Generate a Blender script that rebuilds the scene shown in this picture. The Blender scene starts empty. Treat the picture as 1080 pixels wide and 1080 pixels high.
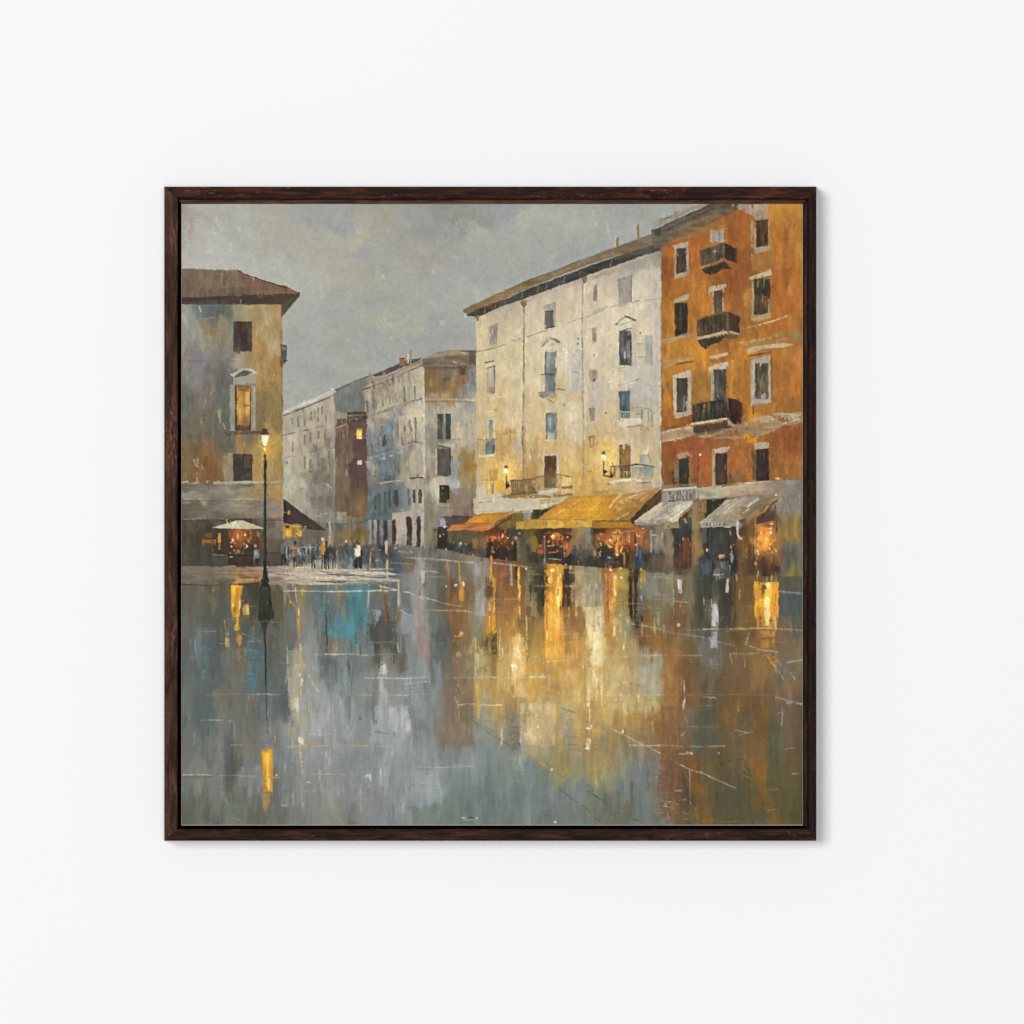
import bpy, bmesh, math, random
import numpy as np

# ------------------------------------------------------------------ scale
# one photograph pixel is one millimetre on the wall; the camera looks straight at the wall
CAM_D = 3.2
def world(px, py, depth):
    """point on the plane `depth` metres in front of the wall"""
    k = (CAM_D - depth) / CAM_D * 0.001
    return ((px - 540.0) * k, -depth, (540.0 - py) * k)

def lin(c):
    c = np.asarray(c, dtype=np.float64)
    return np.where(c <= 0.04045, c / 12.92, ((np.maximum(c, 0) + 0.055) / 1.055) ** 2.4)
def hx(h):
    return np.array([int(h[i:i + 2], 16) / 255.0 for i in (0, 2, 4)], dtype=np.float32)
def hexlin(h):
    return tuple(float(v) for v in lin(hx(h))) + (1.0,)

# ------------------------------------------------------------------ oil paint
X0, Y0, X1, Y1 = 191.6, 215.2, 846.4, 869.8       # the canvas in photograph pixels
N = 1000
S = N / (X1 - X0)
rng = np.random.RandomState(7)
IMG = np.zeros((N, N, 3), dtype=np.float32) + hx('5a5242')
HGT = np.zeros((N, N), dtype=np.float32)

def blur(a, rx, ry):
    def b1(a, r, ax):
        if r < 1: return a
        pad = [(0, 0)] * a.ndim; pad[ax] = (r + 1, r)
        c = np.cumsum(np.pad(a, pad, mode='wrap'), axis=ax, dtype=np.float64)
        n = a.shape[ax]
        return ((np.take(c, range(2 * r + 1, 2 * r + 1 + n), axis=ax) - np.take(c, range(0, n), axis=ax)) / (2 * r + 1)).astype(np.float32)
    for _ in range(2):
        a = b1(a, rx, 1); a = b1(a, ry, 0)
    return a
def field(rx, ry):
    a = blur(rng.randn(N, N).astype(np.float32), rx, ry)
    return a / (a.std() + 1e-9)
WX = field(9, 9) * .35 + field(2, 3) * .6 + field(0, 1) * .3          # wobble of edges
WY = field(9, 9) * .35 + field(3, 2) * .6 + field(1, 0) * .3
BX = field(30, 30); BY = field(30, 30)              # broad warp of colour patches
FX = field(6, 9); FY = field(6, 9)
TI = field(2, 2) * .6 + field(7, 7) * .5            # dabs
TV = field(0, 5) * .2 + field(1, 14) * .28 + field(2, 5) * .55 + field(8, 10) * .45     # vertical bristle marks
TH = field(5, 0) * .2 + field(14, 1) * .28 + field(5, 2) * .55 + field(10, 8) * .45     # horizontal bristle marks
TF = field(1, 1)
TEX = {'v': TV, 'h': TH, 'i': TI}
CH = [field(9, 14), field(9, 14), field(9, 14)]
YY, XX = np.mgrid[0:N, 0:N].astype(np.float32)
GX = X0 + (XX + .5) / S
GY = Y0 + (YY + .5) / S

def P(s):
    return np.array([[float(v) for v in q.split(',')] for q in s.split()], dtype=np.float32)
def box(x0, y0, x1, y1, m):
    a = int(max(0, math.floor((x0 - X0 - m) * S))); b = int(min(N, math.ceil((x1 - X0 + m) * S)))
    c = int(max(0, math.floor((y0 - Y0 - m) * S))); d = int(min(N, math.ceil((y1 - Y0 + m) * S)))
    return (slice(c, d), slice(a, b)) if b > a and d > c else None
def inside(px, py, pts):
    r = np.zeros(px.shape, dtype=bool)
    n = len(pts)
    for i in range(n):
        xa, ya = pts[i]; xb, yb = pts[(i + 1) % n]
        if ya == yb: continue
        c = ((ya > py) != (yb > py)) & (px < (xb - xa) * (py - ya) / (yb - ya) + xa)
        r ^= c
    return r
def pmask(pts, w):
    sl = box(pts[:, 0].min(), pts[:, 1].min(), pts[:, 0].max(), pts[:, 1].max(), 2 + w * 2)
    if sl is None: return None, None
    gx = GX[sl] + WX[sl] * w * .7; gy = GY[sl] + WY[sl] * w * .7
    m = np.zeros(gx.shape, dtype=np.float32)
    q = .25 / S
    for dx in (-q, q):
        for dy in (-q, q):
            m += inside(gx + dx, gy + dy, pts)
    return sl, m * .25
def lay(sl, m, col, t='v', ta=.05, dry=0., h=.3):
    tx = TEX[t][sl]
    if dry:
        m = m * np.clip((tx + TF[sl] * .5 + 1.6 - dry * 3.2) * 1.6, 0, 1)
    c = col if isinstance(col, np.ndarray) and col.ndim == 3 else np.broadcast_to(col, m.shape + (3,))
    k = 1 + ta * tx
    c = c * k[..., None]
    c = c + np.stack([CH[i][sl] for i in range(3)], -1) * (ta * .07)
    IMG[sl] += (c - IMG[sl]) * m[..., None]
    HGT[sl] += (h + .35 * tx - HGT[sl]) * m * .6
def F(col, s, a=1., w=.5, t='v', ta=.05, dry=0., h=.3):
    pts = P(s) if isinstance(s, str) else s
    sl, m = pmask(pts, w)
    if sl is not None: lay(sl, m * a, hx(col), t, ta, dry, h)
def Q(col, x0, y0, x1, y1, a=1., w=.4, t='v', ta=.06, dry=0., h=.3):
    F(col, np.array([[x0, y0], [x1, y0], [x1, y1], [x0, y1]], dtype=np.float32), a, w, t, ta, dry, h)
def V(cols, x0, y0, x1, y1, a=1., w=.4, t='v', ta=.06, dry=0.):
    """upright patch whose paint is mixed from the first colour at its top to the last at its foot"""
    pts = np.array([[x0, y0], [x1, y0], [x1, y1], [x0, y1]], dtype=np.float32)
    sl, m = pmask(pts, w)
    if sl is None: return
    cs = [hx(c) for c in cols.split()]
    f = np.clip((GY[sl] + WY[sl] * 2 - y0) / max(y1 - y0, .1), 0, .9999) * (len(cs) - 1)
    i = f.astype(int); f = (f - i)[..., None]
    ca = np.array(cs + [cs[-1]])
    lay(sl, m * a, (ca[i] * (1 - f) + ca[i + 1] * f).astype(np.float32), t, ta, dry)
def G(poly, data, p=3., warp=5., sx=1., sy=1., t='v', ta=.05, w=.6, fine=1.5):
    """region mixed from many palette touches (inverse distance, warped so the touches meet in ragged patches)"""
    pts = P(poly)
    sl, m = pmask(pts, w)
    if sl is None: return
    d = data.split(); p = p * 1.35
    px = np.array([float(q.split(',')[0]) for q in d]); py = np.array([float(q.split(',')[1]) for q in d])
    cc = np.array([hx(q.split(',')[2]) for q in d])
    st = 2
    gx = (GX[sl] + BX[sl] * warp + FX[sl] * fine)[::st, ::st]; gy = (GY[sl] + BY[sl] * warp + FY[sl] * fine * 1.6)[::st, ::st]
    num = np.zeros(gx.shape + (3,), dtype=np.float32); den = np.zeros(gx.shape, dtype=np.float32)
    for i in range(len(d)):
        ww = 1. / (((gx - px[i]) * sx) ** 2 + ((gy - py[i]) * sy) ** 2 + 6.) ** p
        ww = (ww * 1e6).astype(np.float32)
        num += ww[..., None] * cc[i]; den += ww
    c = num / den[..., None]
    H, W = m.shape
    c = np.repeat(np.repeat(c, st, 0), st, 1)[:H, :W]
    c[1:-1, 1:-1] = (c[1:-1, 1:-1] * 2 + c[:-2, 1:-1] + c[2:, 1:-1] + c[1:-1, :-2] + c[1:-1, 2:]) / 6
    lay(sl, m, c, t, ta)
def L(col, wd, s, a=1., dry=.25, w=.2, h=.6, taper=.0):
    """a drawn stroke of width wd along a path; dry breaks it up"""
    pts = P(s)
    sl = box(pts[:, 0].min(), pts[:, 1].min(), pts[:, 0].max(), pts[:, 1].max(), wd + 2)
    if sl is None: return
    gx = GX[sl] + WX[sl] * w; gy = GY[sl] + WY[sl] * w
    best = np.full(gx.shape, 1e9, dtype=np.float32); along = np.zeros_like(best)
    tot = 0.; lens = []
    for i in range(len(pts) - 1): lens.append(float(np.hypot(*(pts[i + 1] - pts[i])))); 
    T = max(sum(lens), 1e-3)
    for i in range(len(pts) - 1):
        ax, ay = pts[i]; bx, by = pts[i + 1]
        l2 = max(lens[i] ** 2, 1e-6)
        u = np.clip(((gx - ax) * (bx - ax) + (gy - ay) * (by - ay)) / l2, 0, 1)
        d = np.hypot(gx - ax - u * (bx - ax), gy - ay - u * (by - ay))
        k = d < best
        best = np.where(k, d, best); along = np.where(k, (tot + u * lens[i]) / T, along)
        tot += lens[i]
    half = wd * .5 * (1 - taper * along) * (1 + .22 * TI[sl])
    m = np.clip((half - best) * S + .5, 0, 1) * a * np.clip(half * S * 1.2, 0, 1)
    horiz = abs(pts[-1][0] - pts[0][0]) > abs(pts[-1][1] - pts[0][1])
    if dry:
        tx = (TH if horiz else TV)[sl]
        m = m * np.clip((tx + 1.9 - dry * 3.) * 1.4, 0, 1)
    c = hx(col) * (1 + .06 * TF[sl])[..., None]
    IMG[sl] += (c - IMG[sl]) * m[..., None]
    HGT[sl] += m * h * .5
def E(col, x, y, rx, ry, a=1., soft=.35, dry=0., h=.5):
    """a dab; soft = 1 gives a scumbled glow"""
    sl = box(x - rx, y - ry, x + rx, y + ry, 2 + max(rx, ry) * .3)
    if sl is None: return
    d = np.sqrt(((GX[sl] + WX[sl] * min(.5, rx * .25) - x) / rx) ** 2 + ((GY[sl] + WY[sl] * min(.5, ry * .25) - y) / ry) ** 2)
    m = np.clip((1 - d) / max(soft, .02), 0, 1)
    m = m * m * (3 - 2 * m) * a
    if dry: m = m * np.clip((TI[sl] + 1.6 - dry * 3.) * 1.5, 0, 1)
    c = hx(col) * (1 + .05 * TF[sl])[..., None]
    IMG[sl] += (c - IMG[sl]) * m[..., None]
    HGT[sl] += m * h * (1 - soft) * .6
BR = blur(rng.randn(N, N).astype(np.float32), 10, 0); BR /= BR.std()
def brush(n, x0, y0, x1, y1, ln, wd, ang, jit=.03, a=.7, off=2., da=8., only=None):
    """n short brush marks picked up from the wet paint under them and laid back with a little variation"""
    pts = P(only) if only else None
    for _ in range(n):
        x = rng.uniform(x0, x1); y = rng.uniform(y0, y1)
        if pts is not None and not inside(np.array([x]), np.array([y]), pts)[0]: continue
        l = ln * rng.uniform(.5, 1.4); wv = wd * rng.uniform(.5, 1.4)
        th = math.radians(ang + rng.uniform(-da, da))
        ix = int((x + rng.uniform(-off, off) - X0) * S); iy = int((y + rng.uniform(-off, off) - Y0) * S)
        ix = min(max(ix, 0), N - 1); iy = min(max(iy, 0), N - 1)
        c = IMG[iy, ix] * (1 + rng.randn() * jit) + rng.randn(3).astype(np.float32) * jit * .10
        ex = abs(math.cos(th)) * l * .5 + abs(math.sin(th)) * wv * .5; ey = abs(math.sin(th)) * l * .5 + abs(math.cos(th)) * wv * .5
        sl = box(x - ex, y - ey, x + ex, y + ey, .7)
        if sl is None: continue
        dx = GX[sl] - x; dy = GY[sl] - y
        u = (dx * math.cos(th) + dy * math.sin(th)) / (l * .5); v = (-dx * math.sin(th) + dy * math.cos(th)) / (wv * .5)
        ro = rng.randint(0, N); co = rng.randint(0, N)
        bi = BR[((v * wv * .5 * S * 1.4).astype(int) + ro) % N, ((u * l * .5 * S * .6).astype(int) + co) % N]
        m = np.clip((1 - np.abs(u) + .12 * bi) * 5, 0, 1) * np.clip((1 - np.abs(v)) * 3, 0, 1) * np.clip(.85 + .28 * bi, 0, 1) * a
        IMG[sl] += (c.astype(np.float32) * (1 + .012 * bi)[..., None] - IMG[sl]) * m[..., None]
        HGT[sl] += (.5 + .4 * bi - HGT[sl]) * m * .7
# ================================================================== the picture on the canvas
# ---- sky
G('180,205 860,205 860,420 500,620 180,620', '''
200,225,a8a69c 207,242,9c948c 213,262,b0aea4 225,230,aaa79a 220,270,b5b3a8 260,250,a8a799 290,245,aaa292 330,230,9c9c98 240,265,b1b0a4
280,290,acae9f 330,300,aaac9e 335,330,a2a49c 320,350,9fa29c 355,235,9a9c9a 345,252,a9a694 375,247,ada890 400,240,a19f8c 420,230,9f9b84
437,225,9b9995 480,226,8d908a 470,234,8f928c 492,232,8e918a 478,244,969890 460,262,a09d90 455,268,9f978e 515,240,a5a697 505,280,9b9d98 470,300,a09f9a 400,265,9fa095
390,267,9b9d9b 360,290,a9a795 380,300,a8a592 400,290,9fa093 350,320,9c9f9b 410,320,9b9d96 460,325,a0a59b 490,310,a1a59b 420,345,a5a594
360,350,9ea197 475,345,9c9f9a 525,225,8f918a 560,230,a9aa9a 590,230,a8a898 540,220,979a99 640,225,9b9e98 690,222,9ea397 550,250,a0a19a
580,260,a0a198 620,260,9b9f9a 600,270,979b97 570,290,9da19b 540,290,a0a299 530,300,9a9e9a 640,245,9fa29b 655,238,a4a8a0 660,220,9b9f98
325,400,9c9d98 330,380,a0a29a 350,375,9da097 400,380,9b9f99 450,372,9a9c96 360,400,a0a196 480,365,9a9b94 310,420,a2a49b 305,330,a6a899 310,370,a0a29a 300,290,acae9f 440,290,a3a398
520,265,a1a399 500,255,a3a497''', p=1.8, warp=7, sx=.8, t='i', ta=.017)
brush(420, 192, 216, 700, 420, 26, 9, 60, jit=.02, a=.38, off=14, da=70)
brush(420, 192, 216, 700, 330, 13, 4, 80, jit=.024, a=.4, off=6, da=60)
ym_ = IMG.mean(-1, keepdims=True); IMG[:] = ym_ + (IMG - ym_) * .74 + np.array([.004, .002, -.004], dtype=np.float32)
Q('8b8c84', 457, 214, 502, 233, a=.75, w=2.5, t='h', ta=.03, dry=.06)
E('94968f', 480, 238, 16, 8, a=.6, soft=.8)
for x, y, rx, ry, c, a in ((378, 248, 5, 9, 'b4ad94', .6), (349, 243, 4, 5, 'b3ac95', .5), (404, 292, 4, 4, 'b8b19a', .6), (405, 302, 4, 4, 'aeaf9c', .6), (347, 252, 6, 4, 'b0a993', .4),
                           (421, 331, 3, 2.5, 'b0b3aa', .7), (408, 340, 12, 8, 'aaaa98', .5), (357, 345, 3, 3, 'b0b1a0', .6), (244, 262, 5, 8, 'bcbab0', .5), (222, 268, 12, 6, 'b9b7ad', .5), (468, 340, 10, 7, 'a6aaa3', .6),
                           (629, 236, 2, 4, 'b2b7b1', .7), (640, 242, 1.6, 6, 'afb4ae', .7), (583, 272, 2, 9, 'abaea8', .6), (202, 246, 5, 14, '958d86', .5), (578, 237, 6, 4, '9a9d98', .5)):
    E(c, x, y, rx, ry, a=a, soft=.7, dry=.25)
for s in ('586,268 588,282', '585,264 577,276', '640,236 643,250', '228,226 231,240', '225,245 228,232'): L('b4b8b2', 1.3, s, a=.5, dry=.5)

for i in range(60):
    x = rng.uniform(196, 640); y = rng.uniform(222, 400); E(['b6b5a8', 'b2b0a0', 'a9aca6', 'bab6a6', '969993'][rng.randint(5)], x, y, rng.uniform(1.5, 9), rng.uniform(1.2, 5), a=rng.uniform(.2, .45), soft=.8, dry=.3)
# ---- house at the left edge
F('70614d', '186,284 200,283.5 220,284.5 248,285 257,289 317,308.6 316.5,313 297,335 296.4,322 186,322', t='v', ta=.06)
F('76664f', '205,285 248,285 254,289 250,303 205,304', a=.6, ta=.06)
F('765645', '250,287 300,302 314,309 268,312 258,302', a=.9, w=1, ta=.08)
F('7e5c4c', '272,305 304,304 313,309.5 276,312', a=.85, w=1)
F('5c4a30', '220,304 262,303 268,311 222,313', a=.6, w=1.5, dry=.3)
F('473b33', '186,314 238,312.5 270,311 317,309.4 314,314 297,334 296,322.5 186,321.5', w=.7, t='h', ta=.09)
F('574b42', '296,321 308,315 312,314 297,333', a=.8)
F('51493d', '186,318.5 240,317 242,322 186,323', a=.8)
L('33291f', 1.2, '250,285 258,289.5 316,308.8', a=.9)
L('8a7560', .9, '257,290.5 300,304.5', a=.6, dry=.45)
L('4c3f33', .9, '266,305.5 296,305', a=.7, dry=.4)
brush(170, 192, 284, 316, 322, 8, 2., 80, jit=.09, a=.6, off=1.5, da=25, only='192,285 248,285 315,309 298,332 296,322 192,322')
for x in range(193, 250, 3): L('6e604e', 1.2, f'{x},{283.5+rng.rand()*2} {x+rng.rand()},{287+rng.rand()*3}', a=.6, dry=.4)
for x, y in ((234, 289), (250, 297), (252, 302)): L('92856e', 1., f'{x},{y} {x-.6},{y+8}', a=.6, dry=.4)
G('186,321.5 296.5,321.5 297,346 298,420 298.6,549 186,549', '''
200,330,8c8e82 197,340,8a8b7f 212,326,6c716c 225,330,5b625e 238,326,63665a 222,335,6b675a 252,330,9a8f70 262,326,a99a72 268,335,a48d62 285,335,b29f74 291,330,a98f62 280,350,b49c6c 293,350,a98f62
205,350,8f8d82 218,345,8b7857 235,350,87775e 243,345,7d7a6c 213,360,8a8272 230,365,7f7566 270,360,b48c4e 275,372,a9804a 285,372,b8a27a 290,385,a8803f
200,372,868074 212,380,77767e 225,378,7a7670 240,370,7c7a6a 203,392,7c7874 207,400,76767a 232,388,66655a 240,398,5f6259 222,396,736f66 262,375,a38a5e 250,378,a59c82 285,400,a9803f 278,392,ab8c58 293,400,a57d44
200,415,6a6759 220,412,6a6457 213,412,777068 235,420,5e6059 244,420,64645a 285,415,9a7a45 280,425,8a774c 293,430,8c774c 290,418,8d7547
200,440,656054 222,440,64604f 240,440,5f5e54 275,440,7e6c4a 293,448,8a7748 200,455,6a6250 230,455,635f52 285,456,a5854c 262,458,776a50
205,475,745f40 225,478,7d5f40 198,482,77613f 212,492,80613b 228,495,7f5b3a 215,502,835e37 240,470,66604e 240,495,83765c 256,466,96794c 272,472,a88c50 285,478,c09a46 293,485,a8853f 294,465,b08a42 285,492,b9975a 275,502,b08f55 293,504,a58250 232,505,7b5a3a''',
  p=2.4, warp=2.4, sy=.65, t='v', ta=.05, fine=1.)
brush(420, 192, 324, 296, 508, 11, 4., 90, jit=.06, a=.6, off=1.5, da=10)
brush(620, 192, 324, 296, 508, 7, 2.2, 90, jit=.07, a=.55, off=2, da=20)
for c, x, y, rx, ry, a in (('a58a5c', 284, 400, 10, 40, .3), ('b59c6e', 280, 350, 12, 20, .35), ('8a7f68', 222, 370, 16, 22, .35), ('857a64', 205, 400, 12, 26, .3), ('7a6c54', 215, 450, 20, 26, .3), ('a8885a', 287, 470, 8, 26, .3), ('a89878', 262, 330, 10, 7, .35), ('9a8c70', 232, 350, 10, 12, .3)): E(c, x, y, rx, ry, a=a, soft=1., dry=.15)
F('a49c88', '186,507.5 240,506 275,508.5 298,507 298,510 250,510.5 186,511', w=.8, t='h', ta=.08, dry=.15)
G('186,510.5 298,509.5 298.6,549 186,549', '''
200,513,696455 215,516,777265 230,518,817a6a 245,515,878172 260,518,8e8064 258,513,6f6a5a 275,515,a78f63 288,515,b9955a 294,522,b3915c 270,524,9d8c6a
200,524,8a8274 215,528,8f8677 195,534,5d5548 215,536,665c4d 235,535,7f7568 228,530,6e6455 250,536,8d8371 252,533,968a77 270,534,7b7059 288,535,87796c 294,542,937c62 200,545,5c5244 225,543,6b5f50 250,545,6a5d4c 275,544,73685a''',
  p=2.6, warp=2.5, sx=.6, t='h', ta=.06)
brush(170, 192, 510, 298, 548, 14, 2.6, 0, jit=.06, a=.6, off=4, da=5)
L('45403a', 1., '192,528.3 215,527.8 256,528.4', a=.75, dry=.35); L('45403a', .8, '256,528 278,528.3 298,527.6', a=.7, dry=.4)
L('b3aa98', 1., '191,526.5 203,526', a=.6); L('3d3931', .9, '257,512 268,512.4', a=.8, dry=.3); L('54503f', 1., '196,511 240,512', a=.5, dry=.4); L('aaa08a', 1.2, '210,526.5 222,527', a=.6)
V('4f4439 463b32 51463b', 246.5, 339.3, 266, 371, w=.5, t='v', ta=.12)
Q('6a5a48', 259, 341, 262, 362, a=.5, dry=.35); L('2f2721', 1., '246.6,339.6 266,339.6', a=.9); L('2f2721', .8, '265.8,340 265.8,365', a=.7, dry=.3)
Q('5a4c3e', 249, 365, 264, 373, a=.8, w=1, dry=.25)
F('7e8286', '209,336 229,334.5 229,336.5 211,337', a=.7, dry=.2); F('4f5654', '212,323 238,323 238,334 213,334', a=.45, w=1.5, dry=.2); L('b8bdb4', 1.4, '210,323 212,329', a=.7)
F('6a6a70', '192,379.5 236,378 250,381 248,382.5 192,382', a=.7, w=.6, t='h', dry=.25)
for x0, y0 in ((240, 384), (262, 381), (282, 372), (276, 356), (288, 350)): Q('a78a5a', x0, y0, x0 + 4, y0 + 9, a=.5, w=1.5, dry=.3)
# pedimented window with the lamp behind it
F('5d5d54', '236,388 243,391 246,400 246,412 238,412', a=.6, w=1.5, dry=.2)
F('9a9684', '246,396 258,391 270,394 270,406 246,407', w=.6, ta=.04); F('565a50', '247,394.6 256,391 266,392.6 258,397.5 247.6,398.5', w=.5)
F('b4b1a2', '243,395 250,391.5 257,388.5 265,389 271,392.5 270.5,394 264,391.4 256,391 246,398', w=.4)
F('8a8675', '244,406 270,404 271,408 244.5,408', w=.5, t='h'); Q('8d8a78', 243, 406, 249.5, 455, a=.85, w=.7, ta=.07); Q('8f8875', 264, 407, 270.5, 455, a=.85, w=.7, ta=.07)
Q('a5a08c', 267.4, 409, 269.4, 450, a=.7, dry=.2); Q('3c3327', 248.2, 407, 265, 454, w=.3)
V('c98a34 b0782c c98b3a d29945 bf8338 a8713a 6f5130', 250, 408, 264, 453, w=.4, ta=.1)
V('e2b25c dca550 d49a44', 259.5, 411, 263.4, 438, a=.8, dry=.2); V('8a5a22 7a4e20', 251, 408, 263, 413, a=.7, w=.7, dry=.2); L('5a3f20', 1., '250,428.3 263.5,427.8', a=.9); L('5a3f20', .7, '257,409 257,427', a=.55, dry=.3)
L('e6bd70', 1.4, '253,431 253,442', a=.55, dry=.3); Q('4e3d28', 249, 449, 264, 454.6, a=.75, dry=.2)
F('4b473c', '236,455.5 280,454 281,458 240,459', a=.8, w=.5, t='h', dry=.12); L('a89878', .8, '240,453.6 276,453', a=.5, dry=.4); F('6a624e', '256,463 268,462 268,464.6 257,465', a=.7, dry=.2); F('5f5a4c', '238,464 247,462 248,472 240,473', a=.7, w=1, dry=.25)
Q('94846a', 237, 478, 246, 506, a=.75, w=1, ta=.07, dry=.1); V('453a34 352e2a 413833 4b3f37', 246, 479, 266.4, 507.4, w=.4, ta=.1); Q('5b4c3c', 257, 481, 265.5, 494, a=.7); L('2a241f', .9, '257,481 257,495 266,495', a=.8); Q('6f5d4c', 260, 497, 266, 503, a=.45, w=1, dry=.3)
Q('a39468', 283, 485, 289, 505, a=.55, w=1, dry=.2)
for s in ('231,433 233,446', '236,447 237.5,452', '205,485 207,491', '209,484 209,492', '213,483 214,494', '207,491 213,494', '208,495 208,506'): L('aaa58e', 1.5, s, a=.6, dry=.3)
F('8f8a76', '229,433 234,431 234.6,434 232.6,445 231,443', a=.6, dry=.25); L('4a4535', 1.2, '208,493 207,507', a=.5, dry=.3)
L('84826f', 1., '225,440 225,488', a=.35, dry=.45); L('555647', 2, '232,455 226,470', a=.35, dry=.4)
F('57524a', '296.4,363 303,364 302.6,381 297,387 296.4,389', w=.4); F('7b776c', '297.5,366 302,366 302,369 298,370', a=.7); L('38342d', 1., '296.5,381 303,380', a=.9); F('6d5030', '296.5,382 300,382 297.6,389', a=.8)
F('85693f', '296.5,414 299,420 299,428 297,432', w=.4); Q('77694f', 292.5, 413, 296, 430, a=.7, dry=.2); L('c4b896', 1., '291,432 290,442', a=.6, dry=.3); L('c0b48e', 1., '292,443 292.6,452', a=.5, dry=.3)
L('8a7450', 1.6, '297.7,330 298,430 298.5,535', a=.55, dry=.3); L('46412f', .8, '296.6,336 298,440', a=.35, dry=.4)
# ground floor of that house, its stall
G('186,548 299,546 299.6,606 186,606', '''195,556,4a4439 210,552,544a3e 230,550,5b5043 225,556,40382d 195,575,48433a 210,565,463c2e 215,590,433e35 195,590,4b463c 235,565,3f3629 240,580,3d352a 270,560,4a3d30 272,575,4a3a2c 285,550,62594b 292,555,6f6659 290,575,5f564a 288,590,504b41 255,552,4d4238 296,545,756b5c''', p=2.5, warp=2, ta=.07)
brush(170, 192, 549, 298, 597, 8, 2.2, 90, jit=.07, a=.6, off=2, da=14)
L('3a332a', 1.1, '199,549.4 297,549', a=.7, dry=.3); L('8a7f6c', 1., '234,545 262,541 297,543', a=.45, dry=.5)
Q('d28c2c', 230, 562.5, 233.2, 572.5, w=.6); Q('a96a24', 231, 572, 233, 579.5, w=.5); Q('7d5420', 217, 562, 225, 567, a=.8, w=.6, dry=.15); Q('9a651f', 213.4, 569, 228, 573, a=.85, w=.6, dry=.15); Q('8c5b20', 213.6, 570, 216, 575.5, a=.9); Q('8f6a30', 226, 569, 228, 574.5, a=.7)
G('241,558 270,557.4 270,587 240,587', '''246,561,a2561f 252,562,b46522 258,562,a6581f 262,565,8a4a1e 250,570,8c4f20 258,572,7c4822 245,574,5a3c28 255,580,4a3626 266,570,5c4330 265,580,3c3228 244,582,46382c''', p=3, warp=1, ta=.12)
for x, y, r, c in ((250.8, 565, 1.5, 'fdeec0'), (258.6, 564, 1.6, 'f3efe6'), (251.3, 567.5, 1.6, 'e8a850'), (246.3, 569.5, 1.6, 'f5d9b8'), (244, 572.5, 1.2, 'a9a4b0'), (244.3, 577, 1.5, 'd99a3c'), (258, 562.5, 1.3, 'd2781f'), (253.5, 566, 1.6, 'c06a22'),
                 (260.4, 576.3, 1.7, 'e8cdb0'), (258.5, 578, 1., 'd9b68c'), (247, 580.5, 1., 'c59b62'), (252, 582, 2., 'a07c4c'), (243, 583.5, 1., '938a76'), (264.6, 563, .9, 'd6b788'), (264.3, 568, .7, 'a58860'), (274.4, 563.5, 1., 'b7783a')):
    E(c, x, y, r, r * 1.1, soft=.4)
L('a06a34', 1.5, '264.6,559 264.5,569', a=.8); Q('6d4526', 273, 560, 277, 580, a=.8, w=.7, dry=.1); Q('7a4824', 284, 568, 287, 582, a=.7, w=1, dry=.2); L('d9c8a6', 1., '272.7,562 272.9,566', a=.6)
Q('4b463c', 224, 586, 241, 597.5, w=.4); L('8e8674', 1., '225,585 240,585.6', a=.9, dry=.2); Q('3a3026', 241, 588, 267, 597, w=.4); L('e0dccd', 1.2, '241,587.6 245,587.3', a=.9); L('26201a', 1.6, '241,585.7 268,586.2', a=.9, dry=.2); L('aaa79c', .9, '241,597 249,597.2', a=.8); L('2c2720', 1.2, '225,597.8 240,597.6', a=.8)
Q('4d473d', 281, 583, 298, 597, a=.8, w=.5); L('3a352d', 1., '281,583 298,582.6', a=.7, dry=.3); L('8a8064', 1., '224.6,576 225,586', a=.5, dry=.3)
F('c9c1a6', '223.4,557 238,552.6 250,549 257,549 262,551 279.6,557.6 262,557.8 240,557.4', w=.25, ta=.05); F('a99f86', '256,549.4 262,551 279.4,557.6 258,557.6 252,556', a=.55, w=.5, dry=.12); F('ddd6bf', '240,553 250,549.6 248,555 232,556.6', a=.5, w=.6, dry=.2); L('6a5d49', .8, '226,557.9 262,558.2 279,558', a=.7, dry=.3)
F('68778a', '267.6,582 270,579 273.4,580 274,587 272.6,590 268,590', w=.4); F('93a2ab', '268.5,582 271,581 272,586 269,587', a=.7, w=.4, dry=.2); E('c47a50', 269.8, 575.4, 1.4, 2.6, soft=.3); E('3b2c22', 270, 573, 1.4, 1.3, soft=.4); F('2e2823', '269.5,589 273,589 272.8,595 274.4,599.6 272.4,599.6 270.6,594', w=.3)

# ---- far terrace down the street
F('8f9389', '336,420.5 352,412 352.6,414 352,419.6 299,441 299,437', w=.5); F('c5c4bb', '299,434.6 326,422 344,414 352,411 352,416 330,425 306,436 299,438.4', w=.5, t='h', ta=.05)
G('298.4,437 352,414.6 353.6,440 354.4,520 354,577 298.4,577', '''302,445,b1a995 310,442,a89f8a 320,436,aba28c 330,430,aea58e 340,426,a9a08b 349,424,a69d8a 305,452,a39b89 325,448,aa9f88 345,440,a79d89
303,465,aea691 315,462,a59a84 325,465,9c9180 335,460,a2967f 345,460,958b7b 350,470,8e8475 305,485,aca48f 318,480,a99e88 322,488,a89c86 335,478,8f8576 345,480,8a8072
305,500,aaa28e 318,505,b4ad99 325,500,8c8374 335,500,7b7365 345,500,807869 352,500,8a8173 303,520,b0a996 312,520,aaa28e 322,520,989080 335,515,847c6e 345,520,7d7668 305,535,a59e8c 320,532,a09886 332,530,7f786b 345,530,767064 335,545,7c766a 345,548,8a8478 325,542,928b7d 350,560,857d70 340,560,7b7467 330,565,645c50''', p=2.3, warp=2, ta=.055, fine=1)
brush(260, 299, 430, 354, 560, 8, 1.8, 90, jit=.05, a=.55, off=2, da=16)
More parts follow.
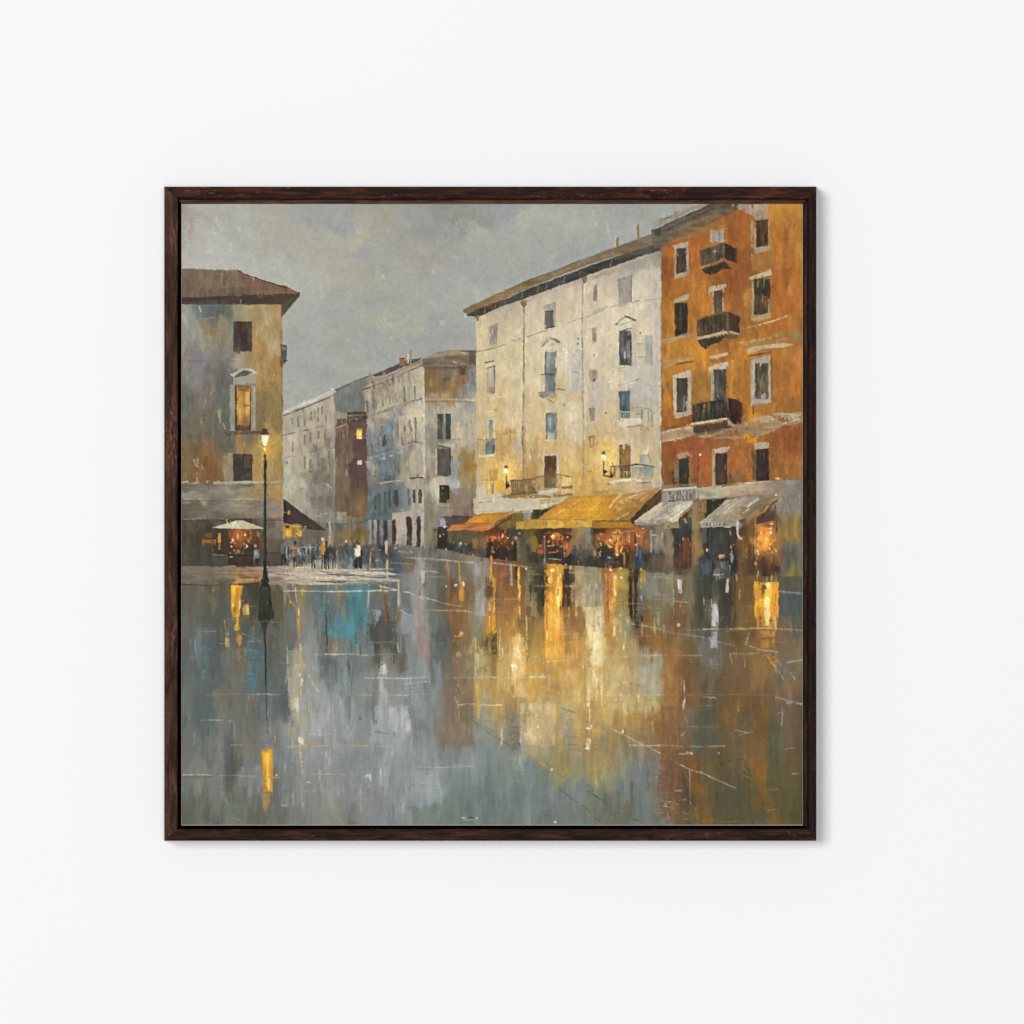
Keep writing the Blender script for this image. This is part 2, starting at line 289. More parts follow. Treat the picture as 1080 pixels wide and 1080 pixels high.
L('443d33', 1.2, '299,439 325,428.5 352,417.4', a=.85, dry=.2); L('6b6252', 1.1, '299,459.6 316,455 333,451 352,448', a=.7, dry=.3); L('786f60', .9, '320,454.5 334,451.6', a=.7); L('7b7262', 1., '300,482.6 318,480.6', a=.5, dry=.4); L('6b6455', 1.1, '322,478 336,474', a=.6, dry=.35); L('5f584c', 1.1, '344,474 353,472.4', a=.7)
for x, y0, y1 in ((303.4, 444, 447), (308.6, 442, 447), (315, 440, 450), (321.6, 437, 449), (328.5, 435, 443), (332, 432, 440), (335.6, 431, 444), (340, 430, 437), (344, 428, 445), (321.4, 459, 469), (327.5, 457, 466), (336.4, 455, 462), (343, 453, 462), (321.5, 482, 494), (336, 478, 492), (347.6, 476, 492), (309, 466, 476), (303, 488, 489)):
    L('6f6656', 2., f'{x},{y0} {x},{y1}', a=.7, dry=.25)
for x, y, w_, h in ((328, 485, 4.6, 14), (341, 482, 5, 15), (334, 501, 5, 10), (345, 500, 6, 11), (330, 525, 5, 11), (338, 522, 5, 12), (347, 524, 5, 10), (333, 468, 5, 8), (346, 462, 6, 10)):
    Q('5f584b', x - w_ / 2, y, x + w_ / 2, y + h, a=.55, w=1, dry=.15)
for s in ('325,480 325,500', '324,479 332,478', '325,494 334,500', '322,512 332,509', '334,513 341,509 350,515', '330,540 342,538', '346,510 347,518', '352,470 353,500', '336,520 348,517', '318,470 322,474', '333,545 345,541', '315,500 316,515'): L('c3bcaa', 1.2, s, a=.5, dry=.4)
L('c9b27c', 1.6, '316,510 315.6,514', a=.6); L('a8a292', 2.6, '321,524 326,545', a=.4, dry=.4)
G('352,412 357,410 392,397.4 402,398 388,408 386,436 354,436', '''360,415,73756d 370,420,696c66 380,425,65665e 375,408,6d6f68 390,402,88826f 397,400,827c6b 358,430,6a6d68 384,415,7b7868''', p=2.4, warp=1.5, ta=.07)
L('45443c', 1.2, '353,412 372,403.6 391,396.4', a=.8, dry=.2); L('d8d8cc', 2.2, '351,411 353,413.6', a=.7); L('c3bfae', 1., '390,396.6 399,399.4', a=.6, dry=.2)
G('353.6,434 367,436 388,434 388.4,560 353.4,560', '''358,440,8e8471 356,450,73604e 362,450,6d5848 358,470,6a5444 364,465,64503f 370,450,5b4240 378,470,583e3e 383,455,664a40 386,450,6a5440 372,490,573f3d 380,495,5a413d 384,480,624a3c 360,490,705a47 365,480,715f4c 357,510,6a5745 366,510,73604b 372,510,604a3d 380,515,67503d 360,530,6d5945 376,530,755c43 384,535,705a41 368,535,6b5743 357,545,776450''', p=2.3, warp=1.6, ta=.07)
brush(110, 354, 440, 388, 556, 9, 1.8, 90, jit=.06, a=.55, off=2, da=8)
F('8d8778', '352.6,435 356,434 356,445 354,450 352.6,452', w=.3); F('4b4438', '355,441 365,441 365,447 356,450', a=.8, w=1, dry=.2); F('9a9077', '354,451.4 366,446.6 366,448 354,453.4', a=.8); L('8f8a5a', 1.4, '360,442 361,446', a=.8)
F('4a4031', '366,434.6 388,434.4 388,437 367,437.6', w=.5, dry=.1); F('4d453c', '366,439 389,440 390,446 367,446', w=.8, t='i', ta=.25, dry=.12); L('3d352a', 1., '367,435 367,447', a=.8); L('a9a28e', 1., '374,442 377,442', a=.7); E('3a342a', 386.5, 440, 3, 5, a=.9, dry=.2); E('c09526', 384.8, 433.4, 1.3, 1.4); L('7c6e58', .9, '367.4,438.2 387,438', a=.6, dry=.3)
L('8f7d64', 1., '366.7,447 366.7,500', a=.55, dry=.3); L('443835', 1.2, '357,456 357,466', a=.6, dry=.2); L('a08e74', 1., '362,454 363,462', a=.6); L('3f3531', 1.2, '360,455 361,463', a=.5); L('997c60', 1., '369,505 369,530', a=.3, dry=.4)
Q('e8c25a', 376.2, 452.6, 382, 463, w=.3); Q('f6e3a6', 378.6, 457, 381.6, 463, a=.8); Q('b5803a', 376, 451.6, 382.4, 454.4, a=.8); Q('c9bda4', 377.2, 485.6, 382, 490.4, w=.3); L('8a7d6a', .6, '379.6,485 379.6,490.4'); E('b5ab98', 365.5, 498, 1., 4.5, a=.6); Q('988a72', 361, 544, 371, 549, a=.5, w=.8)

# ---- pale corner palace
F('8b7d69', '382,410.4 396,402 420,391.5 446,379.4 462,371 478,369.4 503,369.6 503,386 446,386.6 420,395 383,411.6', w=.4, t='h', ta=.07)
F('a18a6c', '460,375 470,370.6 486,369.6 494,371.4 480,374 462,376.6', a=.85, w=.6); F('5c5147', '391.4,396.6 402,391.6 430,379.6 446,378 440,382 406,395.6 396,397.6', w=.5, t='h', ta=.1); F('a8927a', '384,409.6 400,401 424,391 446,382 448,383.6 424,394.4 400,404.4', w=.4, t='h', ta=.05)
F('70604e', '446,379 470,376 503,375 503,385 446,386', a=.8, w=.8, t='h', ta=.09); L('ada084', 1., '451,383.4 480,384.8 503,384.4', a=.5, dry=.4); L('3d332b', 1.1, '382,411.4 400,405.4 424,395.6 446,385.4', a=.85, dry=.2); F('52443b', '494,372 503,370.6 503,390 496,386', a=.7, w=1, dry=.2); L('3b342c', 1.1, '486,370.6 503,370.6', a=.8); L('d3cab4', 1.4, '485,371 490,373', a=.6); L('cbbfa9', 1.2, '479,382 482,383', a=.7)
Q('8a6030', 421.4, 378, 427.2, 386, w=.3, ta=.1); L('6b471f', 1., '421,378.6 427.4,378.2', a=.9); L('a88458', 1.8, '433.4,368 433,383.6'); L('cdcabc', 1.3, '430.4,374.5 430.6,383'); L('8a7a62', 1., '429,375 429,384', a=.7)
G('383,412 400,406 424,396 446,386.4 447.6,548 388,548 387,445 385,430', '''390,412,958c7a 400,410,a0957f 410,405,9d9381 420,400,94897a 430,396,aca08b 440,390,a99d8b 443,400,c0b49c 392,425,938b7b 402,420,b0a48c 412,418,b3a78e 422,415,b5a990 432,410,bbb097 440,412,c0b59c
390,440,958c7c 400,435,a99d85 412,430,b2a68d 422,428,a89d88 435,425,b8ac94 442,425,c2b69d 392,450,a3988a 400,448,8e8a82 408,442,8c8a84 418,436,9c968c 430,436,bfb298 440,435,c9bb9f
390,460,7e8283 398,458,84898b 405,455,748492 412,450,70808d 418,455,8b8a85 428,455,b0a48e 436,450,c0b39a 443,450,bfb29b 391,472,75777a 400,470,7d7c7a 408,470,6a7884 416,468,7f7f7c 426,466,a99d89 435,465,a1937f 443,465,a89c8a
390,480,6e777c 400,480,677b89 410,478,64788a 420,475,73818a 432,472,97938a 442,472,aca18f 392,490,90908a 402,488,6c7c89 410,490,5f7384 418,488,77776e 428,486,938a7a 438,488,b4a690 443,490,b2a58f 393,503,7b7a70 402,500,5e6f7c 412,500,62686a 420,498,75766d 430,500,a0957f 440,500,a89a85 393,512,6d6b60 405,508,6f7475 420,508,7c7a70 435,507,a09582
392,520,5c7079 400,522,4f6877 410,520,53697a 420,518,67767f 430,516,7d868b 440,512,b2a896 392,535,54656c 402,535,556770 412,535,4f606a 422,535,63686a 430,535,878682 440,535,a59c8c 445,530,b3a997 392,545,516570 410,546,4e5f66 425,546,7a7c7a''', p=2.5, warp=2., ta=.07, sy=.8, fine=1.2)
brush(420, 386, 396, 447, 548, 8, 2.6, 84, jit=.10, a=.75, off=2.5, da=20)
for x, y0, y1, c in ((394, 414, 430, '6c665a'), (404, 417, 428, '7d7668'), (411, 414, 426, '7d776b'), (418.4, 410, 424, '6d685e'), (426.4, 408.5, 423, '5e5a51'), (437.6, 408, 420, '615c52'), (387.4, 424, 434, '5b564a'), (419.5, 448, 461, '6f6452'), (426.5, 450, 466, '5c5146'), (432.4, 444, 458, '776b58'), (438.6, 441, 467, '6b6050'), (425, 462, 469, '51473d'), (434.5, 452, 468, '85776a'), (399, 460, 473, '746c60'), (405, 461, 470, '4b4a45'), (413, 460, 470, '58544c'), (407, 479, 484, '767a78'), (400, 486, 500, '4f6272'), (420, 482, 498, '54564f'), (416.6, 484, 500, '62625a'), (440, 492, 503, '7c6d5e'), (394, 492, 500, 'b4a283'), (400, 522, 535, '3f4d56'), (406, 520, 536, '43525b'), (411, 518, 534, '38464e'), (418.4, 518, 534, '3d4548'), (396, 524, 537, '445660'), (431, 517, 532, '4a555c')):
    L(c, 2.2, f'{x},{y0} {x+.3},{y1}', a=.75, dry=.25)
Q('4f4a42', 435.4, 516.4, 438.4, 530.6, w=.4, ta=.1); Q('4a453d', 441.6, 516, 445, 531, w=.4, ta=.1); Q('4b4840', 402.6, 458, 408, 470.5, a=.8, w=.8, dry=.15); Q('3f4042', 416, 518, 420.5, 532, a=.75, w=.7)
F('7f7565', '386,441 400,433.6 424,427 446,419.6 446,421.4 424,430.4 400,436.6', a=.75, w=.6, dry=.2); L('6f6656', 1., '412,430 444,420.6', a=.6, dry=.3)
for s in ('388,481.6 410,474 430,470.6 447,467', '392,478 418,474 436,470'): L('5d6a72', 1.8, s, a=.6, dry=.25)
L('423c33', 1.8, '425,469.4 438,466 446,468', a=.8, dry=.25); L('3a342c', 1.5, '432,505 440,503.6 447.5,504', a=.85); L('4b4a44', 1.2, '388,507 412,506', a=.6, dry=.3)
L('c9c0ac', 1.1, '401,510 416,507.4 428,506.6', a=.7, dry=.25); L('b3b6b2', 1.6, '430,506.6 434,508', a=.7); L('cfc6b2', 1.4, '435,508.6 447,508', a=.6, dry=.2)
for x, y in ((391, 483), (397, 481), (405, 484), (412, 481), (393, 446), (403, 448), (409, 440), (417, 443), (399, 440), (420, 478), (430, 442), (438, 432), (428, 446), (440, 449), (434, 476), (388, 487), (436, 458), (404, 431), (409, 422), (434, 402)):
    E('c8bb9f', x, y, 3.4, 1.7, a=.5, soft=.6, dry=.45)
for x, y in ((400, 466), (410, 458), (396, 489), (408, 497), (404, 514), (416, 511), (410, 446), (424, 436), (420, 470)): E('5c7388', x, y, 4, 3, a=.5, soft=.6, dry=.45)
G('446,386.4 503,386 503.6,548 447.6,548', '''450,392,78613f 455,405,86683c 450,415,7d6544 462,400,7a6544 472,395,6f5f49 485,388,5e4d40 478,398,85765c 488,402,94714a 476,410,93714c 490,412,8a7b66 485,415,877a66 496,412,80817d 500,400,74767a 498,390,7a756b 456,420,a08a68 475,421,a88c66 495,421,b39a70
452,430,a09885 458,440,a29b8a 458,430,a69f8d 470,430,b3aa95 465,433,9e9684 482,430,aaa28f 482,445,a9a08c 492,428,8d8e88 498,435,b3a992 492,445,aaa08c 500,450,b1a68c 488,455,b5a78a 452,455,938b79 457,460,8a8473 452,475,968e7c 458,480,9c9684 455,490,9c9382 480,468,a49c8a 495,465,aca28c 485,478,b09a78 500,470,aaa18c
450,500,8b8372 458,498,86796a 464,505,b5aa93 482,490,9a9a8e 482,500,9aa09c 490,485,a5824e 496,492,a87d3f 500,500,ab8446 488,500,a48a5c 490,508,a08a66 480,512,aaaaa4 462,515,b3aa96 455,518,948b78 455,530,8a8170 462,530,a09784 480,525,80705e 492,528,82705d 498,520,8f7d64 470,536,8f8472 485,540,7b6c58 455,543,877c69 495,540,796a55''', p=2.4, warp=1.8, ta=.06)
brush(300, 448, 388, 503, 548, 11, 3, 88, jit=.06, a=.75, off=2, da=12)
Q('afa68f', 447, 420.6, 500, 422.4, a=.6, t='h', dry=.2); Q('8a6a42', 448, 422.4, 497, 424.4, a=.6, t='h', dry=.15); F('cbbd9c', '492,420.6 502,418.6 502,423 493,423.6', a=.75, w=.6); Q('5b5247', 448, 386.6, 500, 389.4, a=.8, w=.8, t='h', dry=.1)
F('4d4f4c', '465,396 476,396 475,400 470,404 467,400', a=.7, w=1, dry=.2); L('6a6e6c', 1.8, '463,397.6 490,396.6', a=.5, dry=.35); F('a5754a', '478,402 494,398 492,406 480,412', a=.5, w=2, dry=.3); F('7e8286', '484,410 502,396 502,420 482,418', a=.5, w=2, dry=.25)
Q('4c4c44', 461.4, 437, 467.4, 463.4, w=.5, ta=.1); Q('494a42', 470, 436.4, 475.6, 463.4, w=.4, ta=.1); Q('6e6c60', 467, 436.6, 470.4, 463, a=.9, w=.4); L('c3bba6', 1., '468.6,430 468.8,446', a=.8, dry=.2); Q('868070', 458.6, 437, 461.4, 463, a=.6, dry=.2); L('756e60', .9, '449,464 500,463', a=.55, dry=.4); F('5d5a4e', '461,463 475,463 474,465.5 463,465.5', a=.5)
V('5f5b51 55534a 4f4f47 555248', 461, 473.4, 475.6, 501.6, w=.4, ta=.09); Q('3c3a33', 474, 474, 475.8, 500, a=.7, dry=.1); L('4d4638', 1.2, '463,470.4 475,473', a=.8); L('c3b79a', 1.2, '464,468.6 480,470', a=.6, dry=.2); L('55504a', 1.3, '464,501.8 474,502.6', a=.7); L('ddd0b4', 1.4, '460.4,474 460.4,500', a=.7, dry=.3); L('4d4c48', 1.8, '477,482 477.6,490', a=.6, dry=.3); Q('9aa3a4', 478, 482, 483, 500, a=.6, w=1, dry=.15)
V('3c3b28 33351f 3d3b26 574a26', 463.4, 511.4, 474, 530, w=.5, t='i', ta=.16); E('b58a22', 467, 514.6, .9, 1.6); E('a07c28', 472.6, 528, 1.6, 1.4); E('7e6a2a', 466, 521, 1, 2, a=.6)
L('cfc4ac', 1.8, '462,512 462,530', a=.5, dry=.3); Q('857163', 478, 515, 497.6, 532, a=.7, w=.7, dry=.05); L('4e4337', 1.1, '498.2,512 498,545', a=.8, dry=.15); L('6b5d4e', 1.2, '462,535 484,536.6 497,535', a=.6, dry=.3); L('a5947a', 1.2, '461,533.4 484,533', a=.5, dry=.3); E('c6b286', 483, 467.6, 3, 1.2, a=.7, dry=.2); L('e1d8c2', 1.6, '447,388 447.3,440 447.6,504', a=.7, dry=.2)
for x, y in ((491, 448), (497, 446), (480, 429), (479, 431), (460, 427), (503, 444), (496, 424), (493, 449)): E('66675f', x, y, 1.1, 1.7, a=.6, dry=.3)
for x in (464, 468, 472, 476): L('6e6b60', 1., f'{x},425 {x+1},434', a=.4, dry=.4)
for x in (493, 496, 499): L('7a8288', 1.8, f'{x},424 {x},436', a=.5, dry=.3)
# arcade and the shop at the corner
G('353,546 404,546 404,582 353,582', '''358,548,847969 365,545,8a7f6b 372,550,7d6c52 380,548,7b6446 356,558,6a6456 362,565,84714a 370,570,7b683f 380,562,75633c 386,575,7e6b43 375,578,7c7248 358,575,6d624a 392,560,66625a 395,575,5b584f 388,550,5a6668''', p=2.5, warp=1.2, ta=.1)
Q('9c9181', 355.5, 540, 366, 548.4, a=.7, w=.8, dry=.1); L('8e7b54', 1.3, '369.4,556 369.6,577', a=.7); L('4f6064', 2.4, '354,553.6 372,552.4 390,549.4', a=.8, dry=.1); L('7d7566', 1.2, '388,552 388,577', a=.7)
F('44606a', '385,546.6 392,545 416,541 416,548 400,548.6 384,549', w=.6, t='h', ta=.08)
Q('5b5850', 389, 549, 447.6, 582, w=.4)
for x, w_, c in ((390.5, 3, '848279'), (393.6, 2.6, '57554d'), (396, 3, '9a9183'), (399, 3, '4a4a48'), (402.4, 3.6, '7b7e7b'), (406.6, 4.4, '3c4143'), (411.4, 4, '77756c'), (415.6, 4, '47443e'), (419, 2.4, '9a9286')): Q(c, x - w_ / 2, 548.4, x + w_ / 2, 579, a=.95, w=.5, ta=.09)
F('a89c8c', '414,541.6 430,539 447.8,538 447.8,545 446,580 415,580 417.6,556 414,548', w=.4, ta=.07); L('857c6e', 1.2, '416,540.6 432,538.6 447.6,537.8', a=.6, dry=.2)
F('3d3831', '414.6,549 417,547 418,556 417.4,579 414,579', w=.4); V('413a33 38332d 4a433a 3f3831', 429, 547, 434.6, 581, w=.5, ta=.1); E('413a33', 431.6, 547.4, 2.8, 3.6, soft=.15); V('4b4138 453b31 4c3e33', 439.6, 548, 444, 581, w=.5, ta=.1); E('4b4138', 441.8, 547.6, 2.3, 3.2, soft=.15)
Q('c0b5a5', 422, 545, 424.8, 566, a=.5, w=.6, dry=.2); Q('8a8379', 422.6, 563, 427.6, 579, a=.6, w=.7, dry=.15); Q('b0a9a0', 435.6, 550, 438.4, 580, a=.7, w=.4, dry=.1); Q('b9b0a2', 445, 541, 447.8, 581, a=.8, w=.3, dry=.1); L('a5a7a8', 2, '425.4,556 425,564', a=.7); L('7c5c3e', 1.4, '439.6,573 440,580', a=.6)
G('447.8,546 502,544 502,590 447.8,590', '''450,552,857c6b 458,550,8b806e 452,565,8a7d68 456,575,7d7057 449,580,857a66 462,560,55493c 470,548,6c6051 485,546,6f5f4c 475,552,5b4f44 490,552,6e5334 465,575,35322b 468,585,3a362f 495,548,75634b''', p=2.5, warp=1., ta=.08)
F('8d8aa2', '463.6,560 464.4,549 467,546.6 469.6,550 470,556 466,560', w=.3, ta=.06); F('6a6682', '462.4,550 464.4,548 464,560 462.2,566', a=.8); F('34312b', '462,556 472.6,556 473.4,588 461.4,588', w=.6, ta=.14); L('716f86', 1.3, '460.4,560 459.6,574 460.4,584', a=.8, dry=.2); L('7d7870', 1., '459.6,566 460,586', a=.6); E('d6a020', 464.6, 564.6, 1., 1.8); E('b58a30', 468, 563.6, .8, 1.3); F('d9b9a0', '467,556 470,554.4 472.6,555 468.6,557.6', w=.3); F('54483f', '470,545.6 486,544 496,546 490,552 480,558 470.6,555', w=.6); L('7c5a28', 2, '485,547 488,552 486,554', a=.7, dry=.3); L('35302a', 1.2, '464,546.6 474,544.4 500,545.4', a=.6, dry=.3)
# dark awning and the lit sign at the corner of the left-hand house
Q('75695a', 298.6, 545, 324, 576, a=.8, w=.5, ta=.08, dry=.03); Q('6a6152', 324, 558, 346, 577, a=.7, w=.6, dry=.06)
F('3f342d', '298.8,525.6 302,528 320,541.6 343.6,558 343,559.4 330,558.6 318,556.4 299,551.4', w=.4, t='v', ta=.12); L('8d7f6a', .9, '302.6,528.6 320,542 343,558', a=.45, dry=.25); F('4a3d34', '310,540 330,551 340,558 322,556 310,552', a=.6, w=.8, dry=.1)
E('c98f3a', 305, 541, 1.9, 2.8, a=.95); E('2f2926', 304.6, 545, 2.6, 2.4, a=.85, dry=.05); F('2b2723', '299,528 301.6,527.4 302,552 299,552', a=.8, w=.4); E('4a3c30', 309, 542, 1.6, 4, a=.7, dry=.1)
Q('c2922f', 299.4, 553, 317.6, 567, a=.9, w=.4, ta=.12); Q('dcae48', 301.8, 558, 307.4, 566, a=.95, w=.5); E('4a3826', 303, 556, 3., 1.8, a=.9, dry=.06); Q('8a6a2c', 308, 556, 311.4, 567, a=.7, w=.5); E('d9b34c', 316.4, 563, 3., 5, a=.85, dry=.05); L('5a3f22', 1.1, '312.6,564.4 319.6,569.6', a=.9); L('5a3f22', .9, '313,560 316,562', a=.7); L('b5b2a4', 1.1, '309,555.4 323,555.6', a=.85); L('aaa492', 1., '322.4,555.6 320,560', a=.7); L('b98a32', 1.3, '299.4,552 300,574', a=.7, dry=.1); E('e8c462', 304.6, 561.6, 1.8, 2.6, a=.9)
F('8d8170', '352,553 354,553 354,577 346,577 346,556', a=.5, w=.6); L('4a4238', 1.8, '345,552 345.4,558', a=.8); L('5a4c40', 2.2, '350.4,553 350.6,559', a=.8); Q('b0a898', 347, 550, 349.6, 575, a=.7, w=.5, dry=.1)
# ---- tall cream house
G('502.4,336 540,322 600,296 650,276 697.4,254 697.4,548 502.4,548', '''
505,345,cdbd98 515,342,c8b895 535,345,cbbc9b 545,330,b9ab91 530,335,b8ab94 560,335,c9bca2 558,325,b5aa98 590,325,c9bc9f 605,318,cbbfa5 600,300,b3a997 580,310,b8ad9a 625,310,c9bda6 640,330,cdc2aa 635,295,c3b79f 660,284,b0a698 678,274,a29889 690,270,9a9084 640,288,b9ad98 685,295,cbc0ac 690,320,c0b6a6 675,315,cdc3ad 640,350,cfc4ac 680,345,cfc2a8 692,345,b9b0a2
510,380,c8b895 535,375,cbbb97 548,390,d2c4a5 560,380,cbbc9c 570,390,d0c2a4 595,375,d3c9b2 605,370,d3cab4 612,378,b3afa6 608,390,bcb4a6 640,380,d0c4aa 645,400,d0c1a5 680,388,b9b3a4 695,390,b5aea2 680,370,c4baa4 630,365,cfc2a8
510,410,c9b48a 530,410,cdb98e 545,420,d0c09a 560,420,c9b68e 600,400,cab99a 605,420,c7b48e 595,408,c8b48c 608,402,c0b49e 630,410,b9afa0 636,418,bdb3a2 640,400,cbbda2 645,425,c8b691 680,410,b3aca2 690,430,b0a795 685,420,b5aea4 680,400,b8b0a2
505,440,c5b28c 530,440,c9b27f 545,440,cdbb93 560,450,c4b08a 570,425,c9b48a 592,450,c8b388 600,440,cfc3a6 605,460,cdc1a4 612,450,bdae8c 602,430,d2c5a6 640,440,ccb68a 630,450,c8b286 650,455,c9b387 660,458,c6b79b 690,455,bba987 675,455,bba88a
505,480,c2ad84 530,470,c2a065 540,460,c9a564 540,480,bb9962 537,470,bd9450 548,475,bba98a 552,460,cbb890 560,480,b89a6c 565,475,bb9c66 572,475,c3a672 600,480,ccb07a 595,470,cbb07a 610,480,c4a465 625,485,cfb072 620,470,cbaa66 645,475,debd6e 642,488,dab661 650,485,d3b26c 652,470,d3b572 675,480,cdb27c 690,480,c0aa80 680,465,c8b48c
505,505,bfae8c 512,498,c2a66c 520,490,cdaa68 526,505,dcb562 535,490,e0ba68 545,500,cba154 540,508,c69d56 560,495,b58f55 555,505,b08a4a 570,500,c0a06a 600,500,caa35a 595,490,cba862 620,500,cda65a 630,512,c8a25c 650,510,b8985f 640,500,d0ab60 680,510,b9a27c 695,510,a99f8c 610,515,c6a05a 600,520,bb965a 660,515,bba076 640,520,b5945e 690,495,bca984
510,530,c8bfa5 530,532,c6bca2 560,530,c5baa0 585,530,b59a6c 575,535,c8bda0 510,542,c0b598''', p=2.2, warp=3, t='v', ta=.035, fine=1.4)
brush(900, 503, 300, 697, 520, 18, 4.4, 90, jit=.035, a=.7, off=4, da=12)
brush(420, 503, 300, 697, 520, 9, 2.0, 70, jit=.03, a=.45, off=4, da=50)
for n, (x, y, rx, ry, c, a) in enumerate(((597, 372, 4, 16, 'ddd5c0', .8), (606, 375, 3, 18, 'd6ceb8', .7), (592, 380, 2, 12, 'c0b498', .5), (609, 372, 6, 14, 'b4b1aa', .7), (604, 440, 5, 22, 'd8ccb0', .7), (604, 462, 4, 6, 'b5b0a8', .5), (545, 438, 4, 9, 'd6c6a0', .7), (540, 428, 3, 14, 'd3c299', .5), (536, 394, 10, 6, 'd3c5a6', .5), (547, 380, 5, 20, 'd4c7aa', .5), (531, 408, 5, 6, 'd9c28c', .6), (637, 405, 9, 4, 'a9a39c', .55), (630, 410, 6, 8, 'b0a99f', .45), (642, 403, 7, 2, 'd6cab4', .7), (684, 412, 8, 10, 'b2abaa', .5), (532, 460, 6, 5, 'cbb07a', .5), (538, 455, 6, 8, 'c39a50', .45), (564, 480, 4, 16, 'a98a5c', .45), (570, 492, 5, 9, 'b5945c', .4), (524, 512, 20, 4, 'd2a33a', .4))):
    E(c, x, y, rx, ry, a=a, soft=.8, dry=.3)
for s in ('594,366 592,384', '600,360 593,372', '605,358 597,374', '596,386 597,395', '602,392 602,420', '545,432 549,440', '533,396 535,404', '560,470 566,488', '566,468 569,480', '573,478 577,488', '604,395 604,412'): L('e2dac6', 1.3, s, a=.6, dry=.4)
for s in ('538,452 538,465', '530,458 546,456', '545,466 552,465', '561,470 561,486', '565,470 563,490', '571,475 575,488', '536,455 544,454', '523,480 536,478'): L('8d6d3f', .9, s, a=.55, dry=.4)
# eaves of the cream house
F('7f6b4c', '488.4,327 520,312.4 552,297 584,286 600,279.4 640,264.6 690,246 697,246 697,258 640,273 600,287 560,303 520,320.6 490.6,334', w=.35, t='h', ta=.09)
F('6b604e', '620,272 690,246.4 697,247 697,255 650,268 620,279', a=.8, w=.6, t='h'); F('9a8460', '580,288.6 620,274 650,264.6 655,266 610,281 584,291', a=.6, w=.6, dry=.2); L('4a4133', .8, '489,326.6 520,312 584,285.6 640,264 688,246.6', a=.6, dry=.2)
F('46423b', '491,333 510,324 530,316.6 560,303.6 600,288.6 650,270.6 697,256 697,264 650,280 600,298 560,313 530,323 504,335.4', w=.5, t='h', ta=.13)
F('5a5348', '660,268 697,254 697,275 680,270', a=.75, w=1, dry=.15); F('4f483f', '684,262 697,256 697,270 690,271', a=.8, w=1)
for x, y in ((512, 325), (523, 321.4), (533, 317), (544, 311.6), (551, 309), (568, 302.5), (577, 299.5), (596, 292), (612, 286.5), (628, 281), (645, 275)): L('b9b39f', 1.1, f'{x},{y} {x-1.4},{y+6}', a=.32, dry=.3)
F('a79c8c', '504,334.6 530,323.6 560,313 600,298 650,280 697,264 697,278 650,288 600,303 560,318.4 530,328 504,338', a=.75, w=.9, t='h', ta=.06, dry=.05); F('968c80', '655,280 697,266 697,283 670,288', a=.6, w=1.5, dry=.2); F('ad926a', '625,291 650,283 648,287 628,294', a=.6, w=.8)
F('8d6a44', '502.4,333 505,332.6 505.4,338.6 502.6,339', w=.3); F('c9bda6', '489,331.6 492,331 492,335 490,335', a=.9)
Q('a07c4a', 648.4, 250.6, 652.6, 260.4, w=.2); L('d3c3a2', 1.2, '648.8,251 649,260'); F('9a7d52', '671.4,240.4 672.4,236.6 673.8,236.6 674.8,253 671,253.4', w=.2, ta=.08); L('c9b792', .9, '671.6,241 671.6,252', a=.7); F('b0a080', '529,306 529.6,301.4 531.4,299.6 532.8,303 532.8,306.4 530,309', w=.2); L('8a7b60', .8, '532.6,301 532.8,308', a=.8)
brush(260, 490, 246, 700, 336, 9, 1.6, -22, jit=.10, a=.6, off=1.2, da=8, only='490,327 520,312 600,279 697,246 697,270 600,300 504,338')
# string courses and rainwater pipes
L('867a64', 1.5, '504,371 520,367.6 536,362.4 549,357.4', a=.8, dry=.2); L('8a9aa0', 1.6, '540,359.6 549,356.4', a=.8); L('6b6455', 1., '554.6,356 566,352 580,347.4 597,341.4', a=.75, dry=.25); L('55534c', 1.5, '592,343 596,341', a=.85); L('6f685c', 1., '597,341.6 612,336 624,332.6 648,322.6 668,319', a=.7, dry=.25); F('9a9891', '624,328.6 634,325 643,322 640,326 626,331', a=.8, w=.7, dry=.15); L('8d8678', 1.2, '680,317.4 697,314.6', a=.6, dry=.3); L('57534a', 1.1, '664,320 674,317', a=.7, dry=.2)
L('cbbfa6', 2., '550.4,322 550.6,420 550.4,500', a=.55, dry=.15); L('776c58', 1.5, '552.4,322 552.6,380 551.8,440 551.4,505', a=.85, dry=.12); L('9a7f52', 1.8, '553.4,450 553,505', a=.6, dry=.25); L('3d3a34', 1., '550.6,450 550.6,475', a=.7, dry=.35); F('7a6640', '549,318 556,317 556,322 553,324.6 550,323', w=.5, ta=.15)
L('8d8374', 1.3, '614.4,300 614.2,360 615,420 615.4,505', a=.85, dry=.2); L('cfc5b0', 2.2, '616.6,300 617,400 617.4,460', a=.5, dry=.3); L('5b564d', 1., '613.8,335 614.2,366', a=.6, dry=.3); L('5a5860', 1.1, '614,412 614,424', a=.7); F('7a6648', '613,293 619,292 619,297.6 615,300', w=.5, ta=.15); L('8b8274', 1.1, '617.2,332 617.2,352', a=.5)
L('7f7768', 1., '697,262 696.6,400 696.6,510', a=.5, dry=.2); L('d9d5ca', 1.6, '696,390 696.4,430 696.6,520', a=.7, dry=.2); Q('afa89a', 690, 290, 697, 500, a=.35, w=1.2, dry=.2)
